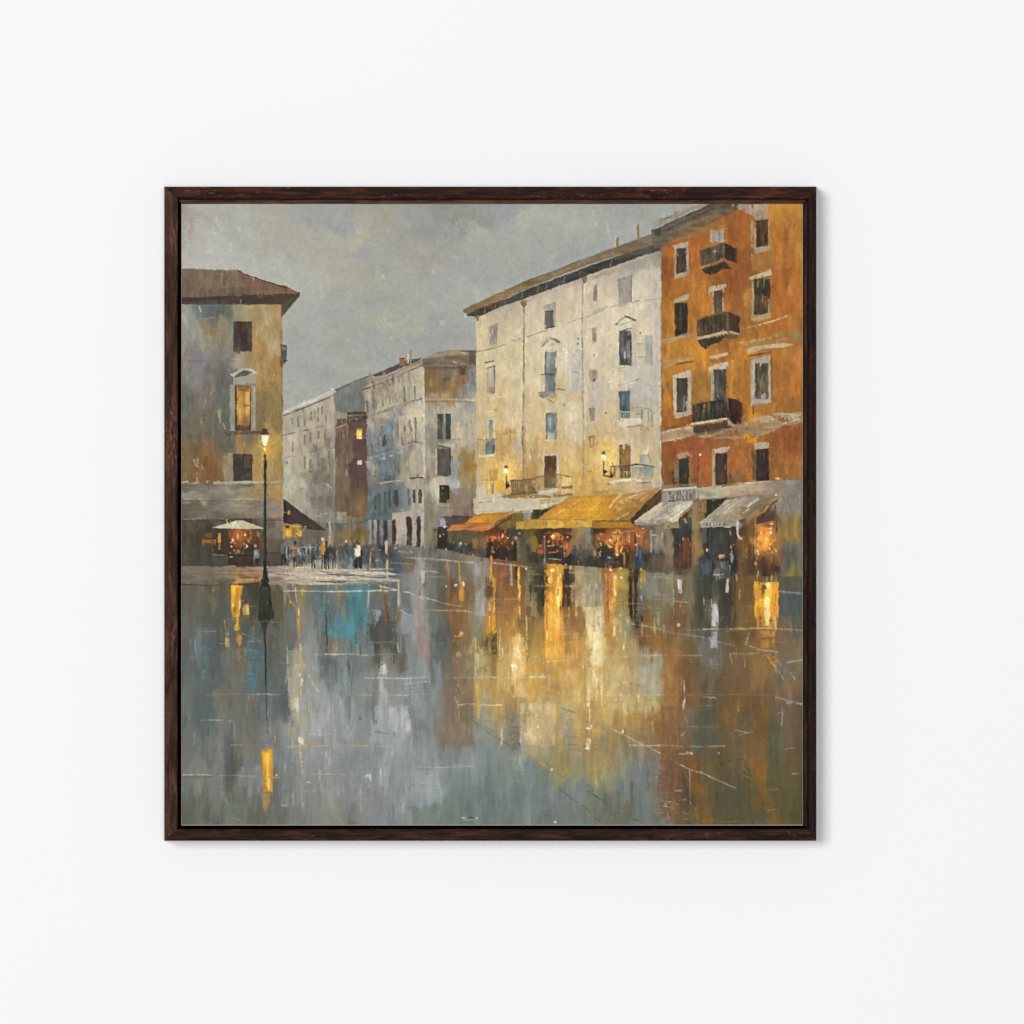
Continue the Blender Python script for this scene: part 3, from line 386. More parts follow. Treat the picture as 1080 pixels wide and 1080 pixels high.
# windows of the cream house : top row
F('9b958a', '573,322.6 586.4,318.6 586.4,345 575,347', w=.5, ta=.07); V('55534d 4f4d49 605e58', 574.8, 328, 584, 346, w=.4, ta=.12); L('2f2f2e', .9, '574.6,329 583.4,327.6', a=.9); L('75736c', .8, '579.6,329 579.6,345', a=.7); L('2f2d2a', 1.2, '575,346.6 584.6,344.4', a=.9); F('bcb39c', '576,347.4 588,344.6 588,346.8 577,349.4', w=.4)
F('b8ab92', '514,344.6 525.6,340 525,364 515.6,367', w=.5); F('968c7d', '516,345.6 525,341 524,363 516,364', w=.5, ta=.1); L('6b6459', .8, '517.6,347 517.6,363', a=.6, dry=.2); L('6b6459', .8, '523.8,342 523.6,362', a=.6); L('d9cdb4', 1.4, '519.6,349 519.6,362', a=.6, dry=.2); L('7d7365', .8, '521.4,347 521,362', a=.6)
F('8d867a', '625.6,301 630,299.6 630,317.6 625.6,318.6', w=.4, ta=.14); E('5f5a50', 628, 309, 1.4, 3, a=.7, dry=.2)
F('b1a99c', '650,292.4 669,287 668,291 654,295.6', w=.4); F('8e897f', '652,294 666.4,290 666.4,320 652.4,322.6', w=.4, ta=.09); L('6a665f', 1., '665.8,290.6 665.6,320', a=.7); L('77808a', 1., '651.6,295 652,320', a=.7); L('b3ada0', 1.2, '659,296 659,318', a=.5, dry=.2); F('c9bda6', '652,322 670,318 674,318 672,320 654,326', a=.8); L('67635b', 1., '653,323.4 662,320.6', a=.5)
for x in (689.5, 691.5): L('9a9588', 1.6, f'{x},296 {x},309', a=.5, dry=.2)
E('9a9286', 688, 322, 7, 6, a=.5, soft=.7, dry=.35)
# second row
F('b3aa98', '512,378 518,375 525,376.6 520,379.4', a=.8, w=.5); L('5f594e', 1.2, '512,382.8 521,380.6', a=.85, dry=.15); L('d8ccb2', 1.4, '514,385.6 522,383.4', a=.7); Q('a59a8a', 513.4, 386.6, 521.6, 415.4, w=.5, ta=.09); F('b3a692', '515.6,398 520,394 520,408 516,410', a=.7, w=.8); L('57524a', 1.2, '521.6,386 521.6,414', a=.85); L('6b655c', 1., '513.4,389 521.4,386', a=.8); L('8a8172', .8, '514.4,388 514.6,415', a=.7); F('a07a58', '515.6,409 521,407.6 521,415 517,415', a=.8, w=.5); L('d6c9ac', 1.6, '513,421.4 528,418.6', a=.6, dry=.2)
F('a09a8c', '571,362 576,357 583,356.6 580,360 573,366', a=.6, w=.5); L('4b463d', 1.2, '571,366 577.4,359.4', a=.85, taper=.4); F('6d6b62', '580,356.4 586,357.4 591.6,360.6 590,363 584,359.6', w=.3); F('bfb49c', '582,360 590,362 590,364.6 578,366', w=.4); F('c9bfa8', '574,369 590,366.6 590,370 575,371.6', w=.4)
V('88918d 7c8685 6d797c 65767d 6b7c82 67767b', 575, 371.4, 585.6, 414, w=.4, ta=.09); L('4a443b', 1.1, '575.4,372 575,395', a=.85, dry=.1); L('5c5346', 1.3, '586.4,370.6 586.4,423', a=.85); L('5a6a70', .8, '580.6,373 580.4,412', a=.6); L('a5aaa4', 1.6, '578,375 577.6,392', a=.5, dry=.2); L('4a5d68', 1.4, '584.6,385 584.4,412', a=.6, dry=.2)
F('b89c84', '572,396 574.6,395 574.6,406 573,407', a=.7); L('52504a', 1.3, '570,395.6 586,395', a=.8, dry=.15); E('4b4a46', 581.6, 395.4, 3, 1.2, a=.8); L('8e8674', .9, '571.4,396 571.4,412', a=.7, dry=.2); L('55544e', 1.1, '587,410.6 596,411.4', a=.8, dry=.1); L('b5ac98', 1., '588,412.8 595,413.6', a=.8); L('a69d88', 1., '588,397 600,397', a=.5, dry=.3)
F('808783', '567,413.6 580,413 580,417.6 570,418', w=.4, t='h', ta=.08); F('66655c', '566.6,417 580,417 578,421 570,419', a=.8, w=.5, dry=.1); F('9a8a72', '579,413 586,412 585,420 580,420', a=.7); L('5b5546', 1.2, '578,421 583,424.6', a=.7, dry=.2)
F('8d7b62', '624.4,346.6 629.6,344.6 629.4,361 624.6,362.6', a=.65, w=.4, ta=.12); L('5b4f3f', 1.3, '627.6,352 627.4,361', a=.75, dry=.2); L('6b604f', .9, '625.6,346 625.8,360', a=.7, dry=.2); L('9a9184', 1., '619,348 626,346', a=.6)
F('9d968a', '648.4,342.4 652,338 660,332.6 671,337.6 670.6,339.4 665,338.4 660,335 654,340 650,344.2', w=.3); F('d3c8b0', '653,340 660,335.4 666,338.6 655,342.4', w=.3); F('57534c', '658,332.8 662,333.4 671,337.4 670.4,339.4 665,336.6 659,334.4', w=.3); F('6f6252', '649,342.6 654,339.4 652,343.6 649.4,344', a=.8); L('655a4b', .9, '654,343 665,339', a=.7, dry=.2)
F('cfc6b2', '650,346 668,341.6 668,345 652,349.4', w=.4); Q('c9bea6', 648.6, 348, 653, 388, a=.8, w=.5, dry=.05); Q('b7ad9c', 666.4, 343, 670, 387, a=.7, w=.5, dry=.1); V('53504c 4d4c4b 595858 4f4d4a', 652.8, 349, 666, 385.4, w=.4, ta=.12); L('2f2e2d', 1.1, '653,349.6 666,346.4', a=.8); Q('7d7c7d', 661, 349, 665.6, 384, a=.7, w=.5, dry=.15); L('b0aca4', 1.8, '658.6,372 658.6,380', a=.8, dry=.2); Q('4b4334', 654, 378.4, 664, 385, a=.75, w=.6, dry=.15); L('7f8085', 1., '656.6,352 656.6,370', a=.5, dry=.2); L('68645e', .9, '669.6,350 669.6,384', a=.5, dry=.35); L('8f836f', 1., '652,391.6 656,391', a=.7); L('a8987c', 1.3, '653,388.6 667,385', a=.7)
V('a5a59a 989b92 92968f 9c9f96', 680.6, 353.6, 688.6, 385, w=.6, ta=.05); L('7b8894', 1.6, '672,363 679,362.4', a=.75); L('7f8d97', 1.4, '673,377 679,377', a=.75, dry=.1); L('a09890', 1., '673,370 679,369.8', a=.6, dry=.2); E('5c6c80', 675.4, 351, 1.1, 1.5, a=.8)
for x, y, rx, ry in ((610, 357, 1.2, 1.8), (609.8, 362.4, 1.2, 1.6), (626.4, 375.2, 1.5, 2.2), (594.6, 427.4, 1.5, 1.4), (638.8, 435.6, 1.2, 1.8)): E('56779a', x, y, rx, ry, a=.9, dry=.1)
F('b1aeab', '602,393 610.4,392.4 610.4,412 608,414 602.4,412', a=.8, w=.5, ta=.06); L('8d8d96', 1., '603,412 603,393 610,393 610.2,405', a=.7, dry=.2)
# third row, small lights between
F('8f8474', '620.6,391 629.6,389.6 629,400 626,403 622,402.6', w=.4, ta=.12); L('b38a4c', 1.6, '620.8,391.4 629,390', a=.9); E('5a4636', 626, 401, 2, 2.2, a=.8, dry=.1); Q('a9a49a', 629, 390, 631.4, 400, a=.7); L('7d715f', .9, '624.4,404 624.6,409', a=.5)
F('87847c', '621.6,431.4 627.6,430 627.4,443.4 621.8,444.4', w=.3, ta=.1); L('9a7a4c', 1.3, '621,431.4 626.4,429', a=.85); Q('9f9b92', 623.4, 432, 626.6, 437, a=.6, dry=.2); L('6d6658', .8, '631.6,430 631.6,447', a=.4, dry=.3)
F('a58150', '620.8,460.6 627.2,459.4 626.6,471 622,472.6', w=.4); Q('b9ab90', 623, 462, 625.6, 470, a=.8); L('8a6b40', 1., '620.6,461.4 627,460', a=.7); L('8a6a3a', 1.1, '620.4,497.6 624,496.6', a=.7); L('8a6a3a', 1., '620.4,508 625,508', a=.7)
F('c3b9a4', '573.6,433 588.4,431 588.4,466 574,466', a=.55, w=.5); Q('a1907a', 574.6, 435, 588, 465, a=.4, w=.4); V('61747d 6b8593 5f7884 6f7a76 9a937c', 576.4, 437, 586.8, 463.4, w=.3, ta=.1); L('5b4a38', 1.3, '576.2,463 576.2,437 587,436.2', a=.9); L('7c6b52', 1.1, '587,437 586.6,463.6', a=.85); Q('8fb0c4', 578.6, 440, 581, 453, a=.6, w=.5, dry=.15); Q('b5ad92', 577.6, 456, 586, 462, a=.55, w=.6, dry=.15); L('a8a08a', .9, '583.6,448 583.6,460', a=.6); L('7d705c', 1.1, '574,466.4 588,465.4', a=.6); L('a59680', 1.1, '573.6,433 588,430.6', a=.6, dry=.15); F('c8bda4', '575,430 588,428.6 588,434 574.4,435', a=.5, w=.6)
F('cfc5b2', '650,407 656,404 670,401 672,400 668,404.6 652,409', a=.8, w=.5); L('77716a', 1., '652,406.6 664,403.6 674.6,399.4', a=.7, dry=.15); F('bcb8b0', '652,408 666,406 666,411 652,412', a=.7); L('9a835c', 1., '653,411.6 665.6,410.6', a=.7)
V('4a5a5f 46606b 4e6b77 44565f', 653.4, 412.6, 664.6, 433, w=.3, ta=.12); L('333a3c', 1., '653.4,443 653.4,413', a=.85); L('2f393e', 1.1, '654,433.4 664,433', a=.9); V('5f7987 50697a', 654.4, 434.4, 664.6, 441, w=.4, ta=.1, dry=.05); L('6b8796', 1.4, '657,417 656.4,428', a=.5, dry=.25); Q('a59b8a', 665, 412, 668, 437, a=.6, w=.4); Q('a9a090', 649.6, 412, 653, 442, a=.5, w=.4)
L('8a8576', 1.2, '666,430.6 676,430 684,432 690,437', a=.8, dry=.2); for_x = ((676, 432, 677, 441), (678, 431, 676.4, 440), (683, 434, 684, 444), (687, 437, 688, 450), (670, 437, 676, 437))
for a_, b_, c_, d_ in for_x: L('6a7a7e', 1.5, f'{a_},{b_} {c_},{d_}', a=.7, dry=.2)
F('d3cbbd', '652,446.6 664,441.6 674,440.6 678,446 668,449.6 654,450.4', a=.85, w=.6, t='h'); L('b8b0a4', 1.2, '644,447.6 654,444', a=.7, dry=.2); L('8a7a60', 1.4, '662,450.4 676,448.6 684,453.4', a=.7, dry=.25); L('d8d1c4', 1.2, '654,442 660,443.6', a=.8); L('77746a', .8, '666,438.6 674,438', a=.6, dry=.2); L('7a7d7a', 1., '679,433 680,441 686,441', a=.5, dry=.3)
# left column, third and fourth rows
L('8a6d45', 1.3, '519,433.6 523.4,432', a=.7); L('ded5c0', 1.6, '512,435.6 520,433.4', a=.8, dry=.1); F('cdc1a4', '513.4,441 522.6,440 522.6,464 513.4,464', a=.7, w=.4); L('9b8f78', 1., '513.6,464 513.8,441 522,440', a=.6, dry=.1); V('6b7170 858679 a39b84', 515.2, 443, 520, 462, w=.4, ta=.1)
V('777a7e 5f6a78 58636c 72736c', 512.4, 463.4, 521.8, 479.4, w=.5, ta=.12, dry=.05); Q('3f536b', 519.4, 469, 522, 478.6, a=.8, w=.4); L('6b6355', .9, '504,463.4 524,463', a=.8); L('6d6557', .9, '504,480 504,464', a=.7); L('6d6557', .9, '523.4,463 523.6,478', a=.6)
for x in (507, 510, 514, 517.4): L('7a7468', .8, f'{x},464 {x},479', a=.5, dry=.2)
F('d2c9b6', '504.6,480.4 516,480.4 522,478.8 520,481.6 506,483.4', w=.4); L('8b7a5c', 1., '506,484 520,482.4', a=.6, dry=.2); L('a89a7a', 1.2, '525,479 535,479.6', a=.55, dry=.2); F('a9a196', '531,482 535,483 536,487 532,488', a=.6, w=.8, dry=.2)
# wall lamps and their glow
for x, y in ((533.6, 496), (637, 482)):
    E('ebc87e', x + 4, y + 1, 23, 30, a=.5, soft=1.); E('efc766', x + 3, y + 1, 12, 17, a=.4, soft=1.); E('efcb7c', x - 4, y + 4, 12, 18, a=.35, soft=1.); E('f8d268', x + 3, y + 2, 7, 10, a=.7, soft=1.)
Q('b98e45', 517, 495, 525, 507, a=.75, w=.5, ta=.1); L('8a6430', 1.2, '517,508 517,495', a=.6); F('dab36a', '518,492.6 530,490 530,494 519,495', a=.7, w=.6); Q('cfae6c', 512, 507, 518, 521, a=.5); L('d3bd8c', 1.4, '516.4,506 516,520', a=.7); Q('97764a', 518.6, 507, 521, 521, a=.8, w=.4, dry=.05); L('7d6438', 1., '508,506.6 524,506', a=.7, dry=.1); V('e5b43c dba52f d2a248', 524, 506, 532, 521, a=.7, w=.7)
for x, y in ((534, 496), (636.3, 481)):
    F('8a5f22', f'{x-2.8},{y-1.6} {x-1.6},{y-4} {x},{y-5.4} {x+1.6},{y-4} {x+3},{y-1.6}', w=.2); E('3f2c18', x + .4, y - 4.6, 1.6, 1.1, a=.8); E('fff6da', x, y + .9, 2.7, 2.9, soft=.3); E('ffffff', x - .2, y + 1., 1.7, 2., soft=.4)
    L('45382a', 1.2, f'{x+.4},{y+6} {x+.3},{y+15.6}'); F('322a22', f'{x-.8},{y+14} {x+3.8},{y+15.4} {x+4.2},{y+17} {x+2},{y+18} {x-.4},{y+20.4}', w=.4)
L('e8b040', 2., '532,500.6 536,500.4', a=.5)
# balconies above the awnings
V('857152 7a6444 6d5a3e', 539, 506, 565, 520.6, a=.75, w=.6, dry=.1); L('57472f', 1.2, '538.6,507.6 565.6,505', a=.85, dry=.1); L('4c4034', 1.8, '539,521.4 566,519.6', a=.85, dry=.1)
for i in range(14): L('5a4a32', .9, f'{539.6+i*2},{507} {539.4+i*2+rng.rand()},{521}', a=.75, dry=.15)
L('6a5636', 1.2, '556.6,500 556.4,506', a=.6, dry=.2); E('4c4034', 562.6, 516, 2.6, 4, a=.55, dry=.2)
F('c9bea8', '571.6,480.6 590,476.4 590,501 572,503', a=.6, w=.5); V('57462f 55402a 6b4a24 5c452c', 574.4, 481.6, 587, 514.6, w=.3, ta=.1); L('3a2d20', 1.1, '574.4,482 574.6,514', a=.8); L('45382a', 1., '574.4,481.6 586.8,481', a=.8); L('3f3022', .8, '580,484 580,502', a=.6); E('9a6a24', 580.6, 496, 1.6, 4, a=.6, soft=.8); Q('bdb5a8', 587, 479, 589.6, 501, a=.7, w=.4, dry=.1)
Q('8f7c60', 567, 503, 590, 516, a=.45, w=.6, dry=.1); Q('6b5a44', 575, 503, 586.4, 514, a=.7, w=.5, ta=.12); L('62563f', 1.2, '565.6,503.4 580,501 590,500.4 604,503.6', a=.85, dry=.05); L('6f6350', 1., '567.6,503 568.6,518', a=.7); L('6d5f48', 1., '592,502 590,513', a=.7)
for x in (577, 579.4, 582, 584.4): L('4a3c2c', .8, f'{x},503 {x},513', a=.6, dry=.1)
F('c4c0b6', '568,518 576,517.4 588,515 589.6,516 588,519 570,522.4', w=.4, t='h', ta=.05); F('b7aa93', '566,521 580,519.6 584,522.6 568,525', a=.8, w=.6); F('6e573c', '591,513 604,512.6 604,516 593,516', a=.8, w=.5, dry=.1); F('d9bf88', '592,516 604,515 606,520 592,522', a=.6, w=.8); F('d8bd80', '593,504 603,504 601,513 592,513', a=.7, w=.5)
F('8a673c', '528,521 548,520 572,522.6 604,520.4 604,523 570,525.6 530,524', a=.8, w=.6, t='h', dry=.15); L('7a5a30', 1., '505,525.6 528,524 545,525.4', a=.7, dry=.25)
F('c8bea4', '503,530 530,526 560,526 590,524.6 600,523 590,531 565,537.6 520,540 505,541', a=.75, w=.6, t='h', ta=.04); F('b9914e', '568,527 594,524 586,530 570,530.6', a=.6, w=1, dry=.15); L('57524a', 1.1, '504,530 518,529', a=.75); L('d8d3c6', 1.4, '505,529 520,528', a=.7); F('d2c7a8', '565,531.4 586,530 576,536 563,537', a=.8, w=.8); L('8f8570', 1., '504,539.6 530,539 545,539.6 580,537', a=.6, dry=.15); F('bfb596', '499,526 505,522 505,540 500,541', a=.8, w=.6)
V('d6b166 c9a45a c2a878', 650.4, 468, 652.8, 497, a=.5); F('c9bca4', '650,465 668,461 668,500 650,500', a=.5, w=.6); V('946d38 8d6230 936a36 7c5a34', 653.4, 469.6, 664.8, 497, w=.3, ta=.09); L('5b452a', 1.1, '653.6,497 653.4,470 664.6,468.6', a=.75); L('d8bf8c', 1.4, '657.6,469.6 657.4,473.6', a=.9); L('4d3c26', 1., '654.8,485 654.6,489', a=.8); Q('c3bbb0', 665.2, 462, 668, 497, a=.8, w=.4, dry=.05); L('e2d6bc', 2, '683.6,466 683,474 679.6,480', a=.7, dry=.1)
F('7d9194', '674,480.6 681,478.6 681,482 679.6,489.4 675.6,489.6', a=.9, w=.4); F('8fa0a0', '676,488 688,487.4 688,490.6 676,491', a=.85, w=.5); L('70858a', 1.4, '684,479 686.4,488', a=.8, dry=.1); L('8a948f', .9, '681,481 686,481', a=.7)
L('4d4636', 1.4, '643.6,492 662,491.6 672,489.4 690,492.4', a=.9, dry=.06); E('38322a', 671, 489.6, 2.6, 1.2); V('7f8d88 8d9488 9b9684', 666, 492, 690, 502.6, a=.75, w=.5, dry=.1); Q('6a8088', 674, 492, 686, 500, a=.6, w=.8, dry=.2); V('6b5530 7a5f34 7d6136', 644, 492.6, 665, 504, a=.7, w=.5, dry=.12)
for x in (644.4, 648, 652.6, 656, 659.4, 662.6): L('42382a', 1.1, f'{x},492.4 {x},504', a=.8, dry=.1)
for x in (666.6, 670.6, 675, 681, 687): L('6d6b60', .9, f'{x},492 {x},502', a=.6, dry=.15)
E('2f2a22', 645, 502, 2.4, 3, a=.8, dry=.1); L('3d3529', 1.5, '637,501.6 645,503', a=.8, dry=.1)
F('d3cec4', '641.6,508.4 650,506.4 666,504.6 671,505.4 664,507.6 644,510', w=.4, t='h'); F('cbc3b2', '671,506 684,507 690,506.6 688,509 672,508.4', w=.4); L('7c6440', 1.4, '672,510 686,508.4', a=.7, dry=.1); F('c3a878', '640,510.6 660,509 668,508 666,516 640,516', a=.6, w=.8, dry=.1); L('86683c', 1., '629,511.6 643,510.8', a=.7, dry=.2); L('86683c', 1.3, '637,515 642,511', a=.7, dry=.2); F('a5854e', '624,518 647,516.6 648,520.6 630,521.6', a=.75, w=.6, t='h', dry=.1); E('d6d2c6', 689, 512.6, 1.8, 1.2, a=.9); E('d6d2c6', 675, 512.8, 1.3, 1.2, a=.8); Q('b5a587', 668, 510, 693, 520, a=.5, w=.8, dry=.2)

# ---- orange house
G('697.2,246 720,225 770,205 860,205 860,548 697.2,548', '''
700,256,96501e 705,264,b5611c 720,250,b0602a 703,275,8f5524 700,290,9c5420 705,300,a8601f 706,285,9a521d 715,308,b3691f 728,300,b96d20 735,262,a9581d 732,275,ae5d1e 730,290,b86a20 736,282,b5661f 750,255,bd6c22 755,250,b3621f 735,320,bd741f 730,312,bb7220 760,320,b5691e 775,300,a2581f 770,288,9b521e 765,295,a0561e 780,262,b0621f 772,245,a65520 788,248,a85a22 785,285,96511e 778,275,9a541f 780,330,a26026 778,318,9a5a26 786,345,a0621f 786,310,b0702a
820,225,c8812a 840,225,c9842c 842,260,c47e2a 825,250,b5681f 820,265,b86a20 832,245,bf7423 830,290,bd6d22 842,310,bb6a24 830,320,b4621e 818,300,b8661f 820,345,b0641f 840,340,b86c24 765,345,8e5522 700,345,b06f25 705,335,b5741f 735,345,b8701e 733,335,bb721f 803,275,a86c28 801,273,a9702c
703,375,c07a25 700,385,b06f28 702,400,b8751f 735,365,bb7a24 730,385,bd7a24 736,400,a8702a 737,415,a46e2c 744,392,bf7822 742,410,a2692c 785,380,bd7522 775,395,b97422 790,400,b46c1f 785,415,b86f1e 782,372,b9741f 830,380,ae6a24 820,372,b4701f 825,400,a96426 832,420,a56224 842,380,b9702a 842,412,b8681f 828,430,a26022 698,412,8e5a20 701,425,b26a20 705,443,a65f20 725,445,9a561f 798,432,c4791f 790,436,b9701f 810,432,b56f24
700,470,a25a28 702,485,8f5828 715,475,93502a 722,470,9a522a 735,478,a0522a 732,495,a5562a 745,500,b35a22 742,488,ae561f 740,470,9a502b 758,465,9d5a30 770,462,9d5a28 775,470,a85c24 790,462,b06c26 775,485,a8541f 784,482,b06022 785,495,98623a 780,502,8f6034 790,500,b5651f 830,458,8a4a22 842,460,95501f 820,465,92502a 825,480,a05a24 842,490,a8612a 830,495,a05f2b 815,505,a8632a 842,503,a5652e 700,500,905a32 703,510,8a5a34 711,505,6a4a30 722,512,8a5a34
820,540,76695a 838,540,7d7264 830,530,7c7062 842,525,80756a 800,535,7a6a52 760,540,7d6a4c 725,540,93764e''', p=2.2, warp=2.6, t='v', ta=.06, fine=1.2)
brush(620, 698, 218, 846, 512, 17, 4.6, 90, jit=.06, a=.75, off=4, da=12)
brush(300, 698, 218, 846, 512, 8, 2.0, 60, jit=.05, a=.5, off=3, da=60)
Q('9d5522', 826, 238, 833, 272, a=.5, w=2, dry=.2); Q('c88530', 808, 213, 846, 234, a=.35, w=3, dry=.1); Q('b9661e', 815, 285, 846, 330, a=.35, w=4, dry=.2)
for x in (701, 716, 732, 744): Q('8a4a1a', x, 262, x + 3, 300, a=.28, w=1.6, dry=.4)
F('8b4a1c', '770,240 790,250 792,285 770,285', a=.4, w=3, dry=.3); Q('8d5524', 770, 308, 780, 345, a=.5, w=1.6, dry=.2)
# its eaves
F('5d5344', '686,243 700,230.6 745,213 790,213 776,222 742,240 704,256 697,262 690,262', w=.5, t='h', ta=.1); F('736144', '705,245 742,228 772,217 778,217 770,224 742,239 712,250', a=.85, w=.7, t='h', ta=.1)
F('8f8a78', '687.6,239 712,226 748,211 756,211 742,218.6 716,230 698,238 689,243.6', w=.4, t='h', ta=.06); L('45423a', 1.3, '690,243.4 704,236.4 738,222 760,213', a=.85, dry=.1); L('aaa592', 1.2, '692,241 714,230.6 742,218', a=.65, dry=.2); L('3f3b33', 1.5, '702,243 724,232.6 752,221', a=.65, dry=.2); L('8f7d5c', 1.1, '704,247 730,236 762,223', a=.5, dry=.35)
F('8a6c46', '703,251.6 730,241 767,232.6 770,236 740,246 706,257', a=.75, w=.7, t='h', dry=.1); L('a88a5c', 1.1, '704,256 740,245 764,238', a=.5, dry=.3); F('9c9680', '687,235.6 694,231.6 700,230 699,236 690,243', a=.9, w=.3); F('4d483e', '688,242 697,240.6 697,249 690,248', a=.9, w=.5)
F('a58f7c', '769,216 789,213 809,213 809,229 796,232 790,226 780,221', a=.9, w=1.2, ta=.06, dry=.05); F('b3a08e', '790,216 806,217 804,224 792,224', a=.5, w=1.2, dry=.2)
# ---- orange house, windows and balconies
F('9c8a70', '708,259 726,254.6 726.4,291 711,295 710.6,262', w=.5, ta=.07); F('b3a58c', '709,259.6 726,255.4 726,260 711,263', a=.8, w=.4); V('4b3a2c 40332a 463729 3f3327', 713.2, 262, 723.4, 289.4, w=.4, ta=.13); L('6a5238', 1., '717,266 716,284', a=.55, dry=.25); F('a8967c', '712,289.6 726,285.6 726,289 713,294', w=.4); L('b4a68f', 1.4, '725,260 725,286', a=.6, dry=.1)
Q('a89c8c', 748.6, 243, 764, 256, w=.5, ta=.07); L('6e604e', 1.4, '752,246 751.6,256', a=.7); L('827668', 1.8, '758.6,244 758.6,255', a=.8); L('5c5044', 1.3, '764,241 763.6,252', a=.8); F('a88f6a', '744,246 758,241.6 766,240 764,243.6 750,248', a=.6, dry=.1)
F('4c4236', '738,264.6 763.4,256 763.4,273 739,281.6', w=.4, t='v', ta=.14); F('382d23', '763.4,256 776,262.6 775.6,277.6 764,273', w=.4, ta=.14); L('7d6d58', 1.1, '738,264.4 751,260 763.4,256', a=.8, dry=.1); L('8a7658', 1.2, '763.2,257 763.4,273', a=.85); L('97835f', 1.5, '738,282.4 750,279 763.6,273', a=.85, dry=.05); L('b3aea0', 1.4, '753.6,264 753.8,269', a=.85, dry=.1); L('b3aea0', 1.2, '751.8,266 755.4,265', a=.7); F('3a3229', '739,284 752,280.4 764,275 772,284.6 762,283.6 757,288 750,290.6 744,288.6', w=.6, ta=.12); L('5f5546', 1.2, '766,277 772,284.4', a=.7); F('46372a', '775,262 777,264 777,278 775.4,277', a=.7)
L('2c241d', 1., '741,266 742,279', a=.5, dry=.2); L('2c241d', 1.4, '766,262 765.6,272', a=.6, dry=.2); L('5e4a34', 1., '770,263 770.4,274', a=.5, dry=.2)
Q('a6937c', 792, 231.6, 797.6, 274, a=.85, w=.7, ta=.06, dry=.05); V('4b3a24 563f25 4b3924 463420', 797.6, 231, 810.4, 262, w=.4, ta=.16); Q('77512c', 803, 246, 806, 259, a=.6, dry=.25); L('2c2216', 1.1, '800,240 799.4,260', a=.6, dry=.2); L('2c2216', 1.2, '806.6,247 806.6,258', a=.5, dry=.2); L('b09a7e', 1.5, '810.6,230 810.4,262', a=.7, dry=.1); F('aa9272', '796,262 812,259 812.6,263 797,268.4', w=.4); F('9a8878', '793,229 810,226.6 810,231 797,233', a=.8, w=.5); V('a9702c ad732a a46a28', 793, 268, 812.6, 286, a=.8, w=.9)
F('bcaa8c', '789.6,293 800,289 813,284.4 813.4,290 803,293 790.6,296', w=.4, t='h', ta=.05); L('5b4028', 1.1, '791,296.6 813,291', a=.7, dry=.1); Q('a38c70', 792.4, 296, 796, 337, a=.9, w=.5, ta=.08); V('4c3a2a 453628 4d3c2b 443424', 794.8, 294, 812, 332, w=.4, ta=.16); L('8a7a66', 1.3, '799,297 798.6,303', a=.7); L('9a8b78', 1.2, '806,294 804.4,312 803,322', a=.65, dry=.15); L('2a2119', 1.4, '801,300 799.6,330', a=.6, dry=.2); L('a5532a', 1.5, '807,313 806.8,324', a=.8, dry=.05); L('2a2119', 1.2, '808.6,296 808,312', a=.6, dry=.2); Q('9a8a7a', 809.6, 316, 812, 331, a=.7, w=.4, dry=.1); F('a88c68', '793,334.6 812,329.6 813,335 794,340', w=.5, ta=.07); L('c9b18a', 1.2, '793,337.6 806,334', a=.6, dry=.15)
F('b4a890', '746.4,304 752,301.6 765,299.6 765.6,303.4 756,306.4 747.6,308.4', w=.4, t='h'); Q('5f5142', 752.6, 306.6, 762, 331, w=.4, ta=.12); L('a89e8c', 1.5, '751.6,308 752,330', a=.8, dry=.1); L('b3a893', 1.4, '762.6,305 762.4,328', a=.75, dry=.1); L('7c6c5a', 1., '757.6,308 757,330', a=.5, dry=.2); L('3f3328', 1., '760.6,306 760.6,328', a=.5)
F('483c2b', '734.6,338.6 745,333.6 768,328.6 768.6,349.6 754,354 735,355', w=.4, ta=.16); F('3e2e20', '768,328.6 778,333.6 780.4,336 780,352 769,350', w=.4, ta=.14); L('6b5a40', 1.1, '734.6,338.4 752,332.6 768,328.4', a=.7, dry=.1); L('5b4a34', 1.4, '768,329 768.6,349', a=.7); L('8a5a24', 1.4, '738,342 738,352', a=.6, dry=.2)
for x in (742, 746.4, 750.6, 755, 759.6, 764): L('241e16', 1., f'{x},{337-(x-742)*.2} {x},{352}', a=.6, dry=.15)
for x in (772, 776): L('5a4028', 1., f'{x},332 {x},349', a=.5, dry=.2)
F('b8a684', '732,357.4 748,353 766,348.6 768,351 752,355 734,359', w=.4, t='h'); F('8d8f8a', '768,348.6 779,351.6 780,354 770,351.6', w=.3); F('37322d', '735,358.6 752,356 767,352.4 758,362 749,364 744,368.6 739,366', w=.5, ta=.1); F('4d453d', '766,352.6 780,354 776,358 764,357', a=.6, w=.6, dry=.1)
F('ab9d84', '711,316.6 718,313 726.4,309.6 726.4,316 718,318 711.6,320.4', w=.4, t='h'); V('38322c 332f2a 393129 332b24', 711.6, 319.4, 725, 354.6, w=.5, ta=.12); L('8f8f86', 1.2, '722,319 723,324', a=.7); L('5a5248', 1., '717.6,322 717,348', a=.5, dry=.2); L('2a2622', 1.2, '711.6,322 712,354', a=.7); L('bb6f20', 1.2, '726.6,326 726,352', a=.5, dry=.2); F('a89672', '711,355 726,351 732,351.6 724,356 712,359', a=.6)
F('a68b70', '697,358.4 714,355.6 735,351.6 735,354 715,358.6 697,363', a=.9, w=.5, t='h', ta=.06); L('c4ad8c', 1.3, '700,358.6 722,354.4', a=.6, dry=.2); L('c9b192', 1.6, '800,343 816,338.6 830,333.6', a=.9, dry=.06); L('b09274', 1.6, '780,348 800,343.6', a=.7, dry=.15); L('5d3c1e', .9, '788,347 806,342', a=.5, dry=.2)
